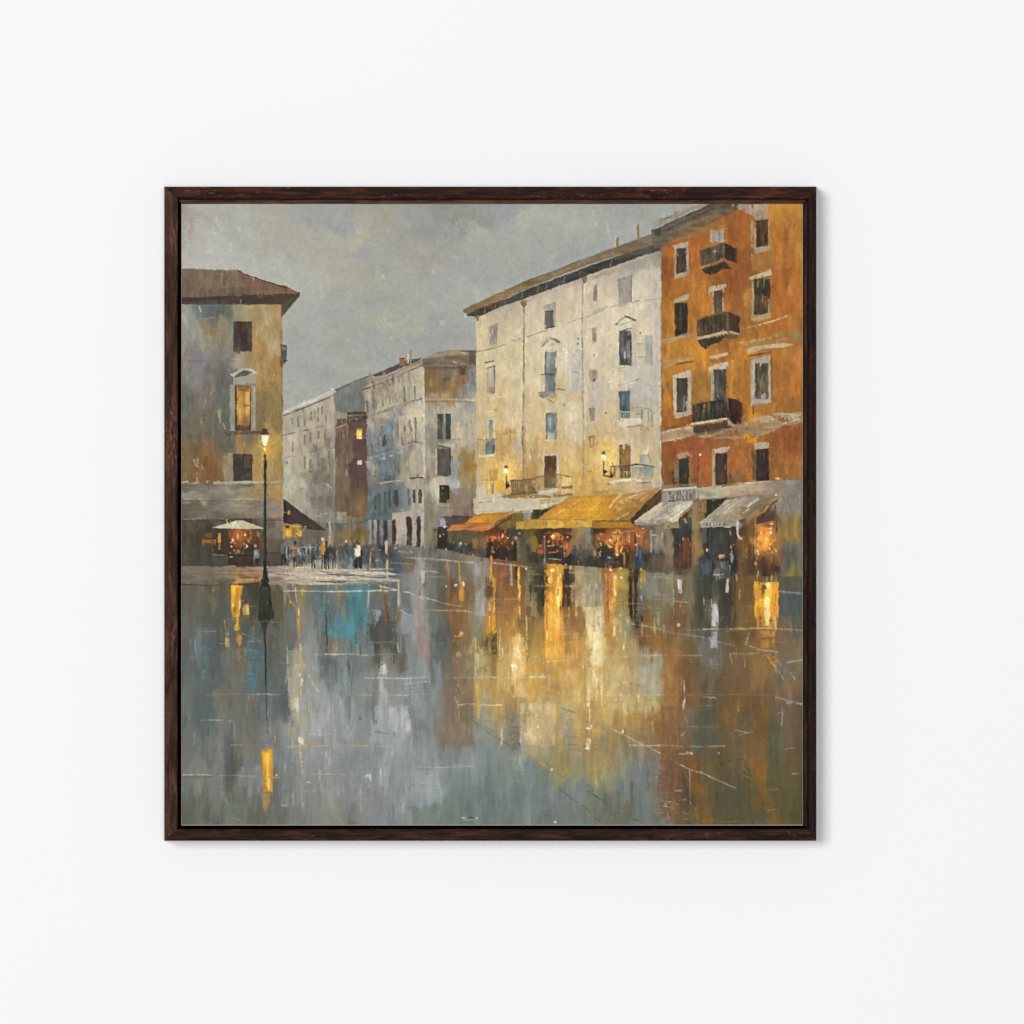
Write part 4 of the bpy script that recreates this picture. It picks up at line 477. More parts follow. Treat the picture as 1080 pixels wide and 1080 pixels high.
F('9f7a4a', '778,361 800,356 824,350.4 846,348 846,362 820,364 790,372 784,366', a=.9, w=1, t='h', ta=.08, dry=.05); F('8a7a58', '830,350 846,347.6 846,360 832,360', a=.7, w=1, dry=.1); F('b09a70', '788,360.6 824,352 820,356 792,362.6', a=.6, w=.8, dry=.15); L('a5662a', 1.6, '795,354 836,344', a=.5, dry=.25)
F('c3b092', '787.6,368 800,365 826,361.6 840,362.6 826,366.6 806,368 788.6,374', a=.9, w=.5, t='h'); L('54391f', 1.2, '788,376 802,373.4 813,372', a=.8, dry=.08); F('a58456', '698,381 716,376 732,373 732,379 716,382 700,390', a=.85, w=.9, t='h', dry=.08); L('5b4020', 1.3, '712,384.8 722,383 732.6,381.4', a=.8); L('bba882', 1.3, '716,381 731,378', a=.5, dry=.15)
F('b3a68f', '709,396 729,389.4 729,437 711,441.6', a=.9, w=.5, ta=.06); F('cbbfaa', '709,396.4 728,390.4 727,398 714,400', a=.7, w=.5); V('4b463c 433f38 4a463f 413b33', 713.4, 399.4, 725, 435, w=.4, ta=.12); L('8b8a86', 1.1, '722,418 720.4,434', a=.7, dry=.15); L('2a2824', 1., '713.6,400 725,399', a=.8); Q('c4b9a6', 710, 400, 713.2, 438, a=.6, w=.4, dry=.1); L('ded3be', 1.3, '724,424 724.6,438', a=.6, dry=.1); F('a89a82', '711,437 725,433.6 726,438.6 712,442', w=.4)
F('bfb09a', '746.6,376.6 756,374 767,371.6 767.4,374.6 757,377.6 748,379', w=.4, t='h'); F('8a5a2c', '748,380 766,377.4 766,381 749,383.6', a=.5); F('b9ab96', '746.6,388 756,384 768,381.6 768.6,388 757,390.4 747.4,392', w=.4, ta=.06); Q('a79a88', 749.4, 390, 753, 424, a=.9, w=.4, ta=.07); V('4b463c 47443c 524d43 4d4638', 752.8, 390, 765.6, 421.6, w=.4, ta=.14); L('7d7460', 1., '757,394 756.6,418', a=.5, dry=.2); L('8a8272', 1.4, '756.6,414 757,420', a=.6); Q('977a50', 765.6, 386, 768.6, 420, a=.8, w=.4, dry=.1); L('2a2620', 1., '753,390.6 765,389.6', a=.7)
F('3d372e', '729.6,427 747,424 768,420.4 768.6,441 752,444 730,446.6', w=.4, ta=.16); F('3c2b20', '768,420.4 774,421 782.6,425 782,447 774,448 768.6,441', w=.5, ta=.14); L('57493a', 1., '729.6,426.6 748,423.6 768,420', a=.7, dry=.1); Q('b5762a', 741.6, 427, 744, 435, a=.85, w=.4, dry=.05); Q('7d6a40', 745.6, 424, 748.6, 436, a=.6, w=.4, dry=.2); L('7d8086', 1.2, '767,422 767.6,432', a=.7, dry=.1); Q('8a5a24', 734, 428, 737, 434, a=.6, w=.5, dry=.2)
for x in (731, 735, 739, 745, 750, 754, 758, 762.6): L('1f1d18', 1., f'{x},{427.6-(x-731)*.16} {x},{444}', a=.65, dry=.15)
F('cdb897', '728.4,446.4 748,443.4 766.6,440.4 767,442.6 750,445.6 729,448.4', w=.3, t='h'); F('8b8f92', '767,443.4 772,446.6 778,450 776,451.6 769,448', w=.3); F('4d4034', '731,449.6 752,446.6 766,443.6 771,451 750,456 738,459 731,456', w=.6, ta=.09)
F('a99d8a', '791,380.4 797,377 812,374.6 813.4,424 796,429 791.6,428', w=.5, ta=.05); L('a8763a', 1.2, '792,379.6 813.6,372.6', a=.6); L('5b3d1e', .9, '813.6,373 813.4,424', a=.6, dry=.1); V('5b4f3e 534737 5a4d3b 615746', 796, 383, 810, 421, w=.4, ta=.18); L('2e2820', 1.6, '797,384 797.4,398', a=.7, dry=.1); L('c9bca0', 1.2, '803,383 801,386', a=.8); L('8d8472', 1.2, '804,395 802,410', a=.6, dry=.2); F('9aa3b4', '802,417 807,414 807.6,419.6 803,421.4', a=.85, w=.4); L('c4bba8', 1.4, '794.4,382 794.4,424', a=.5, dry=.1); L('2f2a20', 1., '806.6,386 806,404', a=.5, dry=.2); F('a8641f', '793,427 814,424 813,435 794,437', a=.6, w=.8, dry=.1); L('3b2a16', 1.2, '794.4,427 794,437', a=.6, dry=.1)
F('a58c6c', '697.6,455 714,451.6 730,449 731,459 714,463.6 697.6,467', w=.5, t='h', ta=.07); L('c9b597', 1.6, '698,457 714,452.6 729,450', a=.8, dry=.08); L('5b3d26', 1., '698,453.4 714,449.6 729,446', a=.7, dry=.15); L('b9a78f', 1.3, '700,465.6 728,460', a=.65, dry=.2)
F('9a8263', '730,458 750,455 772,450 778,444.6 800,439.6 830,435.6 846,434 846,446 826,449 812,457 780,464 755,463 732,462.6', a=.92, w=1, t='h', ta=.09, dry=.05); F('bda98b', '784,443 806,438.6 832,436.6 846,437.6 836,443 812,446 786,449', a=.75, w=.8, t='h', dry=.1); F('7d6c58', '776,452 806,450 800,456 778,458', a=.6, w=1, dry=.15); F('5d4d3f', '732,457 760,452 772,450.6 752,457 736,461', a=.7, w=.7, dry=.1); L('c9b79a', 1.2, '732,461 752,459.6', a=.6, dry=.2); L('a9b0b4', 1.6, '815,437 826,435.6', a=.6, dry=.1); L('cbb99c', 1.4, '826,447 843,441.6', a=.6, dry=.15)
F('c9922f', '783.6,458 791,457 791.4,463 785,465', a=.95, w=.5, dry=.02); F('c58c2a', '788,463.6 798,461 798,467 789,468', a=.9, w=.5, dry=.05); F('b5722a', '774,462 783,460 783,470 775,470.6', a=.7, w=.8, dry=.1); F('9a5a30', '772,472 782,470 783,482 772,484', a=.5, w=1, dry=.1)
F('b39376', '712,480.6 717,477.6 729.4,477 729.6,482.6 718,484 712.6,485.4', a=.85, w=.5, ta=.06, dry=.05); Q('8a7658', 710.6, 486, 716, 515, a=.75, w=.7, dry=.1); V('403a31 393630 3b3831 36322b', 715.6, 483.6, 726.4, 514, w=.4, ta=.12); Q('8a7354', 726.4, 484, 729, 512, a=.8, w=.4, dry=.1); E('1f1b17', 709.4, 498.6, .9, 1.6); L('3d2f20', 2.2, '710,506 710.6,514', a=.7, dry=.15)
Q('a59682', 750.6, 474, 754.4, 513, a=.9, w=.5, ta=.07); F('b7a78f', '751.6,474 760,472 770,471.4 768,476 757,478.4 752.6,479', w=.5); V('46362a 43372a 463a2b 382d22', 754.2, 478, 767, 511, w=.4, ta=.14); Q('8d6238', 767, 474, 770, 505, a=.6, w=.6, dry=.1); L('6a543a', 1.1, '758,482 757.6,506', a=.5, dry=.2); L('2f251b', 1.6, '770,501 771,508', a=.7, dry=.1)
Q('594a38', 793, 474, 797.6, 506, a=.9, w=.6, dry=.05); F('b09c82', '795,468 803,466 812,466.6 811,473 803,474 796,474.6', w=.6, ta=.06); V('3c3129 38302a 3d332a 352c23', 797.4, 473.4, 810.6, 507, w=.4, ta=.14); L('b0641f', 1.3, '792.4,475 792.6,502', a=.6, dry=.15); L('b8721f', 1.2, '812,476 812,505', a=.6, dry=.15); E('1e1a17', 809, 486, 1, 1.4, a=.7); L('6a5844', 1.2, '806,476 806,500', a=.4, dry=.2)
L('4a3a2a', 1., '736.4,484 736,500 735.4,517', a=.75, dry=.15); E('ecdcc6', 738, 479.8, 1.6, 2.1, soft=.3); L('7d4a24', 1., '744,470 744,480', a=.4, dry=.2); Q('c4802e', 828, 485, 831, 500, a=.5, w=1, dry=.25)

for x0, x1, ya, yb, h, n in ((730, 768, 427, 421, 17, 15), (735, 768, 339, 330, 18, 13), (739, 763, 265, 257, 14, 9)):
    for i in range(n):
        f = (i + .5) / n; x = x0 + (x1 - x0) * f; y = ya + (yb - ya) * f
        L(['7d6a4c', '6a5a44', '8a6a3c', '5d5244'][i % 4], .8, f'{x},{y+1.5} {x+.2},{y+h-rng.rand()*3}', a=.55, dry=.3)
for x, y, rx, ry, a in ((784, 436, 8, 15, .5), (784, 342, 5, 13, .4), (778, 270, 5, 13, .45), (753, 294, 14, 5, .4), (758, 366, 14, 5, .4), (752, 455, 20, 5, .4), (729, 345, 4, 14, .3), (815, 325, 4, 12, .3), (770, 500, 4, 14, .4), (732, 505, 4, 12, .3), (704, 300, 4, 40, .25), (813, 480, 4, 16, .3)): E('6e4220', x, y, rx, ry, a=a, soft=1., dry=.08)
for x, y, rx, ry, c, a in ((835, 250, 9, 26, 'c98a3e', .4), (838, 300, 8, 20, 'bf7a34', .35), (735, 300, 12, 12, 'c07c34', .35), (800, 440, 14, 6, 'c88438', .35), (745, 500, 7, 8, 'b8622c', .4), (838, 390, 8, 20, 'bd7a36', .3), (733, 368, 12, 8, 'c4863a', .35), (790, 400, 5, 12, 'bf7a30', .4)): E(c, x, y, rx, ry, a=a, soft=1., dry=.2)
brush(260, 728, 250, 784, 450, 5, 1.8, 80, jit=.1, a=.5, off=1.6, da=20)
brush(900, 700, 225, 846, 512, 5, 2., 85, jit=.06, a=.55, off=1.8, da=40)
brush(500, 506, 335, 695, 512, 5, 1.8, 85, jit=.05, a=.5, off=1.7, da=25)
# ---- shop fronts and awnings on the right
G('472,556 540,542 566,540 600,528 657,525 697,519 703,514 735,513 770,518 846,512 846,612 735,612 697,602 600,600 540,592 472,588', '''
478,565,5c5238 490,565,60543a 500,568,5f5138 483,572,474a40 495,575,474238 506,570,7d6236 508,580,5f5040 512,570,6e5f48 512,580,57503f 476,580,34352f 485,585,3c4040 500,585,5d5347
517,565,6e4426 520,575,4a3222 526,562,5a3c24 530,570,6b3c20 532,560,4a3424 535,575,4a3020 525,582,2f2620 535,584,3a2c20 518,585,3c2e22
540,550,7a6a3a 545,545,675828 550,570,5a523e 553,580,5e5642 556,565,5e543c 548,585,5e5a48 541,560,3f4638 558,575,6d5f44 563,560,5a4a30 565,572,8a702c 570,565,4a3826 572,575,7a4424 562,590,3f3a2c 570,590,35322a
580,562,4a2c1c 588,566,6a3a1c 592,562,3a2a20 580,575,3a261c 585,583,2a2420 595,575,352a22 580,590,5a4426 590,592,4a3a26 600,570,3c2c22 598,590,2c2c2a
606,562,8a6f4a 612,565,86704c 606,575,85694a 614,575,77694f 620,562,77766a 621,575,6f6e62 608,583,56564a 616,585,504d42 606,590,3f3d34 622,585,5b5a50 622,590,38372f
628,560,4f3a28 635,562,8a4f24 642,565,9c5422 630,572,5a4022 635,580,33312a 642,578,3c3a2e 648,565,c07a2a 652,570,b5722a 660,565,8a4f24 658,578,5c3c22 664,575,7a4a22 670,570,8a5426 648,580,7a5022 640,588,3a3a34 655,590,3a3228 665,590,6a5028 672,562,a85c24 678,570,8d5a30 683,560,6b5a40
686,565,7d6c50 690,572,83776a 694,570,8a7f68 698,565,87765c 702,575,8a7c68 707,565,8a7a60 684,588,4a463c 695,590,4a4538 705,590,6a6150 708,580,80745c
713,560,3c352e 720,550,3e3a34 715,575,5a3a28 724,575,7a4428 720,590,4c4030 727,560,4a3a2c 714,590,4a3f34
732,550,93774e 735,570,8d6f4a 738,580,93734a 732,590,7d6a48 729,596,665a3c 740,560,6a5a44 745,560,4a4a42 745,575,3a4444 755,560,3c3d36 760,575,3c403c 765,570,3f3a2c 770,562,4a3e2c 738,595,454a4a 748,590,37474f 755,590,3a3c3a 760,595,4c4d48 772,590,3c3a34
780,560,5c4228 785,575,6b4c2a 790,580,5c4226 780,590,5a4a30 792,560,7a5228 797,570,c0803a 805,558,6a482e 808,545,4f3b30 815,550,5f4a38 808,575,b07028 815,585,7a5430 805,590,5c3f26 815,598,3c2c22 798,595,5a4026 820,570,8a6a40
825,530,7b6f64 838,530,7f756a 830,545,857055 840,555,8f7648 828,560,8d713f 840,567,8c7848 832,575,6b6a56 842,578,62665c 828,590,66604a 840,595,686a52 836,602,77733e 826,604,5c5646''', p=2.6, warp=1.3, t='v', ta=.08, fine=1.2)
brush(620, 474, 556, 846, 600, 8, 2., 90, jit=.06, a=.55, off=1.8, da=10)
# orange awning
F('c58527', '488,553 503,542.4 520,541 541,539.6 530,547.6 518,552.6 500,552.6', w=.4, t='h', ta=.07); F('d0952f', '500,549 512,542.6 522,542 514,550', a=.6, w=.8, dry=.1); F('c9792a', '524,545 538,540.6 534,545.6 522,551', a=.6, w=.6, dry=.1); F('c86f25', '471.4,560.4 476,554 496,553 520,552.2 517,558 508,560 490,559 480,559.6', w=.5, t='h', ta=.1); F('d9843a', '486,553.4 500,552.6 498,554 488,555', a=.7, w=.4, dry=.1); L('a85418', 1., '484,552.8 500,552 520,552', a=.75, dry=.2); F('8a5526', '520,552 530,547.6 541,540.6 536,548 524,554 517,559', w=.5, ta=.1); F('c38a4c', '517,553 522,550.6 521,556 513,559.6', a=.8, w=.5); L('8d4a1c', 1., '493,556 500,555', a=.8); L('d98a3c', 1., '473,558.6 500,557.4', a=.4, dry=.3); F('47382a', '527,551.6 540,544 540,547 524,556', a=.7, w=.5, dry=.1); L('b5552a', 1.2, '494,545.6 510,541.4', a=.5, dry=.3)
for x, y, rx, ry, c in ((513.4, 566.6, 1.4, 3, 'c2521e'), (518, 566.4, 3.4, 2, 'c8501e'), (521, 566.6, 1.6, 1.6, 'd26024'), (520, 570, 2.6, 2.4, 'a8622c'), (532.8, 561, 1.1, 4, 'd24f18'), (530, 564, .9, 2, 'd94e1c'), (533, 569, 1.3, 6, '9c3c18'), (530.4, 565, 1., 2.4, 'efe2d6'), (529.4, 566.6, 1., 1., 'f5ece0'), (535.4, 567.6, 1.2, 1.3, 'f3ece4'), (526, 568, 1., 2, '9a5a2a'), (519.4, 578, 1.4, 1.9, 'd9944c'), (519.6, 581.6, 1.6, 2.2, 'c98b52'), (521.4, 582.6, .8, 1.4, 'd9a86c')): E(c, x, y, rx, ry, soft=.4, a=.9)
V('a5702c 9c6a2e', 498, 567.6, 504, 578, a=.85, w=.5, dry=.05); L('a8987e', .9, '525,576.4 530,576', a=.8); F('28231e', '513,573 519,571 518,588 513,588', a=.8, w=.5); F('2c2620', '522,578 536,577 536,587 522,586', a=.75, w=.5)
F('282d34', '483,577 486,575 488,583 490,588 488,588.6 484,586', w=.3); E('d9ae8c', 486, 573, 1.5, 2., a=.95); F('caa27e', '484,577.6 486,574 487,574.6 484.6,578', a=.8); L('3a4b5a', 1.4, '484,577 483,583', a=.8); E('50606a', 475.4, 570.6, 1.8, 2.4, a=.7, dry=.1); E('4d5660', 493, 575, 1.6, 1.6, a=.7); E('cfa890', 470.6, 580, 1.3, 2., a=.9); E('d9d2c8', 471, 584.6, 1., 1.4, a=.9); E('d2842f', 499.4, 585, 1.5, 1.4, a=.9)
# big yellow awning
Q('8f8b86', 552, 539, 559.6, 549, a=.85, w=.5, ta=.06); F('3f3b32', '560.6,538 580,536.6 572,544 562,548', w=.5, ta=.12); F('7d6a3c', '540,541 551,539 552,549 541,552', a=.8, w=.5); L('a8894c', .9, '540,549 544,542', a=.5); F('bcae92', '572,534 582,531 580,536 570,538', a=.4, w=.6)
G('567.6,547.4 582,536 600,525.4 605,523.6 657,521.6 697,514 690,522 667,548.6 640,549.4 625,549 600,548.6', '''570,546,c28a38 585,540,c48a32 595,532,c58a30 605,526,c48832 600,540,cf9530 612,532,c98e32 610,545,d09a32 625,530,c88a30 625,540,d39b2d 630,547,d6a02c 620,547,d29a30 640,530,c6892e 640,540,c98d2e 650,525,c78c34 655,535,bd8432 660,545,a97a34 645,547,b5822f 670,528,b98338 680,520,bb8238 690,517,b8803a 665,538,a87630 655,542,b5803a''', p=2.3, warp=1.6, t='h', ta=.05)
brush(150, 575, 522, 690, 548, 10, 2., 148, jit=.04, a=.55, off=2, da=12, only='572,546.8 605,524.4 657,522 690,517 667,547 625,548')
L('8a6a38', 1., '568,547.6 582,536.4 604,524', a=.5, dry=.2)
for s, wd in (('585,544 590,540.6 595,537', 1.5), ('600,537.4 605,532 612,527', 1.5), ('604,540 610,533', .9), ('622,536.6 628,534 633,529', 1.8), ('643,535 648,528 655,521.6', 2.), ('650,534 656,528 664,524', 1.6), ('656,531 668,523 680,520', 1.4), ('647,550 655,545.4 663,541', 1.2), ('662,530 676,523', 1.), ('670,533 684,521', .9), ('630,545 634,541', .8), ('576,545 580,541', .8)): L('ddc9a0', wd, s, a=.75, dry=.25)
F('dccaa4', '648,537 654,534 656,538 650,539.6', a=.7, w=.6, dry=.15); F('7a5528', '640,549 656,545 667,540 666,549', a=.45, w=1, dry=.2)
F('4b3b27', '697,515.6 697,529 690,535 680,541 668,551 664,548.6 672,540 684,527', w=.5, ta=.12); F('6b5433', '684,528 696,518 696,523 682,535', a=.5, w=.8, dry=.2); L('2f261b', 1.2, '666,548.6 680,536 696,518', a=.55, dry=.2)
F('c49c40', '544.4,551 556,549 568,547.6 600,548 625,548.6 624.6,556 604,557 600,559.6 596,557 576,557.4 560,557.6 544.4,558.4', w=.5, t='h', ta=.06); F('d6b04a', '578,550 594,549.6 594.6,556 576,556.6', a=.8, w=.5); F('cfb463', '604,550.4 618,549.8 617,555.4 604,556', a=.7, w=.5, dry=.05); F('b58a34', '545,551.6 566,549.6 566,551 546,553', a=.6, w=.4); L('8f6f3a', 1., '545,550.8 568,547.8 600,548.6', a=.55, dry=.25); L('7d6236', 1., '605,548.4 618,548.4', a=.7, dry=.1); L('a07b34', 1., '546,557.6 570,556.6', a=.6, dry=.2); F('d9b040', '618,550 626,546.6 624,556 616,556', a=.6, w=.6, dry=.1)
for x, y in ((584, 552.6), (586, 553.4), (588, 552.8), (606, 553.6), (608.4, 552.6), (610.6, 553.6), (612.6, 553), (553.6, 554)): L('7a6030', .9, f'{x},{y-1.2} {x+.6},{y+1.2}', a=.75)
L('7a6030', .7, '583,551.4 589,551.4', a=.5, dry=.2); L('8a7034', .7, '554,552 556,555', a=.6); L('8a7034', .7, '605,555 613,554.4', a=.4, dry=.3)
F('a57427', '624.6,550 640,550 668,550.6 668,557.2 645,557 625,557.4', w=.5, t='h', ta=.07); L('5f4a28', 1.2, '626,549.4 645,549.6 668,550', a=.75, dry=.12); L('c58a2c', 1.2, '628,553 655,552.6', a=.5, dry=.3); L('70501f', 1.2, '628,557.6 668,557.4', a=.7, dry=.2); E('33291f', 667, 551.4, 2., 1.8); F('c77f28', '604,556.6 616,556 625,556.6 612,558.4', a=.7, w=.5)
# under the yellow awning
F('4b3a26', '576,557.6 603,557 603,562 577,563', a=.85, w=.5); F('38291f', '625,558 640,557.6 638,562 626,564', a=.8, w=.6); Q('c58a2a', 573.4, 553, 576.4, 565, a=.65, w=.4, dry=.1)
F('f6dc9a', '580,566 584,563 586.4,566 583.6,569', w=.3); F('fff3cc', '581.6,565.6 583.6,564.4 585,566 583.4,567.6', w=.2); E('c06a20', 588, 564, 3, 2.4, a=.8, dry=.1); E('b8c0be', 588.8, 568.6, 1.7, 2.2, a=.9, dry=.1); E('d9b8a8', 589.6, 567, 1., 1.2); E('d9b070', 593, 568.6, .9, .9); L('b5561e', 1., '583.4,570 583.4,575', a=.7); L('d9cdb8', .9, '577.4,575.6 584,575.4', a=.9); L('a08060', .8, '578,578 584,578.4', a=.7); F('c0521e', '579,582 587,581.6 587,583.4 580,584', w=.4); L('a7acae', 1., '579,589 592,590.6', a=.8); E('b55a20', 578.6, 562, 1.6, .8, a=.8); L('9a4a20', 1., '590.4,572 590.6,582', a=.6, dry=.15); Q('26211d', 577, 584, 602, 588.6, a=.6, w=.6, dry=.1)
F('8d6a2c', '560,566 565,564.4 566,583 561,582', a=.8, w=.6, dry=.05); E('b56a2a', 570, 575, 2.6, 2.2, a=.9, dry=.05); F('c0561e', '567,581 573,580 573,584 567,584', a=.9, w=.5); Q('3d2e25', 566.6, 568, 572, 574, a=.7, w=.5); L('aaa59a', 1., '574,558 574.6,567', a=.6); E('e9e6e0', 574.3, 566.4, .9, 1.); L('6f7890', 1.6, '574.4,567 574.8,590 573.4,604', a=.8, dry=.08); L('8a90a0', 1.2, '574.8,590 575,598', a=.7)
# person in the orange coat, waiter, woman in blue
F('2a2a2c', '597.4,584 602.6,583 603,592 600.4,606 598.6,616 596.4,616 597,600', w=.35); F('c05a24', '596.4,571.4 600,571 602,575 602,582 598.4,588 596,586.6', w=.35, ta=.1); F('8a3f1c', '599.4,573 602,576 601,580 599.6,577', a=.7, w=.4); E('d98f58', 598.6, 566.8, 1.3, 2., a=.95); E('3a2a20', 599.4, 564.6, 1.6, 1.2, a=.8); F('c5ccd8', '596,595 598,594 598.4,600 597.4,604 596.4,602', a=.85, w=.3); F('33302e', '592,572 594.6,571 595,590 593,606 591.6,606 591.4,588', a=.85, w=.4, dry=.04); L('b0b4bc', 1., '594.6,571.6 595,582 595.4,588', a=.7, dry=.1)
F('2a2723', '542,572 544.6,571 545.6,580 544,590 545.6,598 543.4,596 541.6,598.6 541,586', w=.35); E('c98a48', 544.2, 567.4, 1.8, 2.6, a=.95); E('e08a2a', 548, 562.8, 1.5, 1.2); F('8d6a4c', '545,572 547,570 547,580 545.6,583', a=.7, w=.4); E('c9b8a2', 540.6, 573, 1., 2., a=.7); E('b06a30', 547.4, 586, .8, 1.2, a=.8)
F('3a2c22', '544.6,590 547,596 545,598', a=.6, w=.3)
F('2d4f6e', '673,577.6 675.6,576.4 677,580 677.4,586 678,596 674,599.6 669.4,598 670,590 672,582', w=.45, ta=.12); F('4a7290', '674,578 676,580 676,588 673,592', a=.6, w=.5, dry=.1); F('8a8a94', '671,578 673.4,577.6 672,586 670,587', a=.8, w=.4); E('d9b0a0', 670.6, 574.4, 1.7, 2.2, a=.9); E('d68a4a', 674, 573, 1.4, 1.8, a=.8); L('2f2824', 1.6, '669.6,566 670,573', a=.7, dry=.1); F('35322e', '670,598 675,599 674.6,612 671.6,612', a=.75, w=.5, dry=.08)
# second shop room : lamps, shelves
F('9c5422', '630,563 650,561.6 650,570 634,570', a=.6, w=1, t='h', dry=.12); E('f6ead0', 643.8, 569.2, 1.7, 1.8, soft=.3); E('e8a13a', 644, 576.8, 1.6, 1.3); F('d9962f', '647.6,565 651.6,564 652,585 648,586', a=.8, w=.5, dry=.05); L('f0b545', 1.2, '650.6,566 650.6,582', a=.75, dry=.15); L('2f241c', 1.1, '649.8,566 650,571', a=.9); E('f3dcae', 650.6, 585, 1.5, 2., soft=.4); F('33312a', '630,576 640,575 645,580 645,589 630,591', a=.85, w=.8, dry=.06); E('d98a24', 626.8, 583, 1.4, 3.4, a=.95); E('b0641c', 627, 588.6, 1., 1., a=.8); F('9aa0a8', '640,587.6 643,587 645.6,589.4 643,590', a=.85, w=.3); L('4a4438', 2., '640,593.4 650,594.4 658,595', a=.9, dry=.05); L('8a8070', .8, '641,592 652,592.6', a=.7, dry=.1); F('c9892f', '655.4,583 659,582 659,596 657.6,596 657,585.6', a=.85, w=.3); L('b5641f', 1.4, '629,564 629,575', a=.4); E('7d5a2c', 628, 573.6, 2., 1.6, a=.7)
L('dcc8a0', .9, '646,561.6 658,561 667,560', a=.75, dry=.12); Q('9a5a28', 655, 563, 661, 575, a=.6, w=.6, dry=.1); L('d9a24a', 1.2, '664,561 663.6,572', a=.7, dry=.1); L('caa06a', 1.2, '662,564 662.4,571', a=.5); E('f5e6c8', 677.6, 557.6, 1.2, 1.2); E('f0d8a8', 674, 565.4, 1.2, 1.3); L('c0622a', 1.6, '671,560 684,556.6', a=.7, dry=.12); L('c8702a', 2, '676,560 676.6,575', a=.6, dry=.1); L('3c2a22', 1.3, '669.4,562 669.8,572', a=.8)
L('8a98a2', 1.8, '686.6,560 686.4,582', a=.8, dry=.06); L('9aa6b0', 1.6, '688,564.4 695,565 698.6,564', a=.85, dry=.05); L('a2a8ac', 1., '698.6,562 698.4,568', a=.8); L('75685a', 1., '693.6,556 693.6,575', a=.5, dry=.2); Q('a09684', 690, 567, 695, 584, a=.5, w=.6, dry=.1); Q('4a463d', 680, 585, 694, 600, a=.85, w=.5, dry=.04); Q('5d4f38', 688, 586, 700, 599, a=.7, w=.6, dry=.08); Q('2f2f2a', 678, 584, 684, 592, a=.6, w=.6, dry=.1)
# little pale awning, its sign
F('8a8072', '698.4,517 710,514.4 728,513.6 735,512.6 735.6,526.6 722,528.6 698,529.4', w=.35, t='h', ta=.05); F('7c7468', '703,519.4 730,517 730,527 703,528.4', a=.7, w=.4, t='v', ta=.1); F('c2bbb0', '699,516 712,514.4 728,513.4 735,513 735,515 728,515.6 712,517 699.4,518', w=.3, t='h'); F('b0905f', '697,513 710,511 735,509.4 735,512.4 712,514 698,516', a=.5, w=.5); L('4c4338', 1., '704,528.4 716,527.6 727,527.2', a=.85, dry=.05)
def sign(s, wd=1.1): L('bdbab2', wd, s, a=.7, dry=.03, w=.15)
def shade(s, wd=1.): L('5d544a', wd, s, a=.55, dry=.04, w=.15)
shade('705.4,519.4 705.2,527.6'); sign('704.2,519.6 704.2,528'); shade('706.6,519.8 709.4,526.6', 1.6); sign('705.4,524.6 708,527.2', .9); sign('710.2,519 706.6,523.4', .8); sign('712.6,518.8 712.4,527'); shade('714.2,519 714,526.8', 1.3)
shade('717,518.6 720.6,525.6', 1.7); sign('719,518.2 718.9,527'); sign('719,518.4 722.4,526.6'); sign('722.4,517.8 721.9,526.8'); shade('724.6,518.6 724.4,526.4', 1.2); sign('726,518.4 725.9,526.6', 1.); sign('725.6,518 728.6,519.4', 1.3); shade('728,520 728.8,526.4', 1.4); sign('730,516.6 729.8,517.6', 1.4); sign('733.8,516 734.6,516.2 734.4,525.4 734,525.6', 1.7); L('7d8a9a', .9, '733,518 733,526', a=.8); shade('731.6,518 731.4,526', 1.1); L('a5a098', .9, '702.4,519.6 702,528.6', a=.6)
G('668.4,549.6 676,544 690,534.6 697,530 712,529 731,528 730.4,531.6 721,538.6 716.6,543 715,549.6 708,551.6 704.6,547.4 701,551 690,553 672,554', '''672,549,a89c8c 680,545,b5ab9a 690,540,c5b496 688,546,c9b696 695,535,c3b295 700,533,9c9286 705,532,9a9086 700,540,a79c8c 710,535,a89c88 705,545,bfb196 712,545,d3c8ac 708,549,cfc5aa 725,531,aba59a 720,535,b3aca0 715,540,c9c0aa 690,551,8f8880 675,552,928a80''', p=2.4, warp=1., t='h', ta=.06)
for s, c, wd in (('670,549.6 684,541 698,531', 'd9cdb6', 1.2), ('676,549.6 690,541 706,531', 'cdbfa2', 1.3), ('686,549 700,540 716,530.6', '8e857a', 1.2), ('690,550 704,541 722,530', 'd3c9b6', 1.3), ('700,547 712,539 729,530', 'e0dccf', 1.9), ('705,549 714,543.4 730,531', 'd9d9d6', 1.6), ('684,547 690,541 694,537', 'dcc48e', 1.6), ('696,545 706,538', '8d8478', 1.1), ('680,548 694,538 702,533', '9a9084', 1.), ('697,549 708,542', 'b8b0a2', 1.2), ('699,534 703,531', '7e7a80', 1.4)): L(c, wd, s, a=.75, dry=.15)
F('8a8580', '668.6,550 690,549.4 702,547.6 700,552.6 684,555 670,554.4', a=.85, w=.6, t='h', dry=.06); L('5b5248', 1., '671,555 688,556 700,554', a=.6, dry=.15); E('d9d6cc', 690.6, 551.2, 1.4, .9); L('cdc5b6', 1., '669,549.6 684,550.6', a=.7, dry=.15); F('ab966e', '701,551 704,548 707,552 716,550 716,557 700,558', a=.8, w=.5, dry=.04); F('b98f2c', '716.6,543.4 721,539 730.6,532.4 730,535 722,541.6 717,546', w=.3, ta=.1)
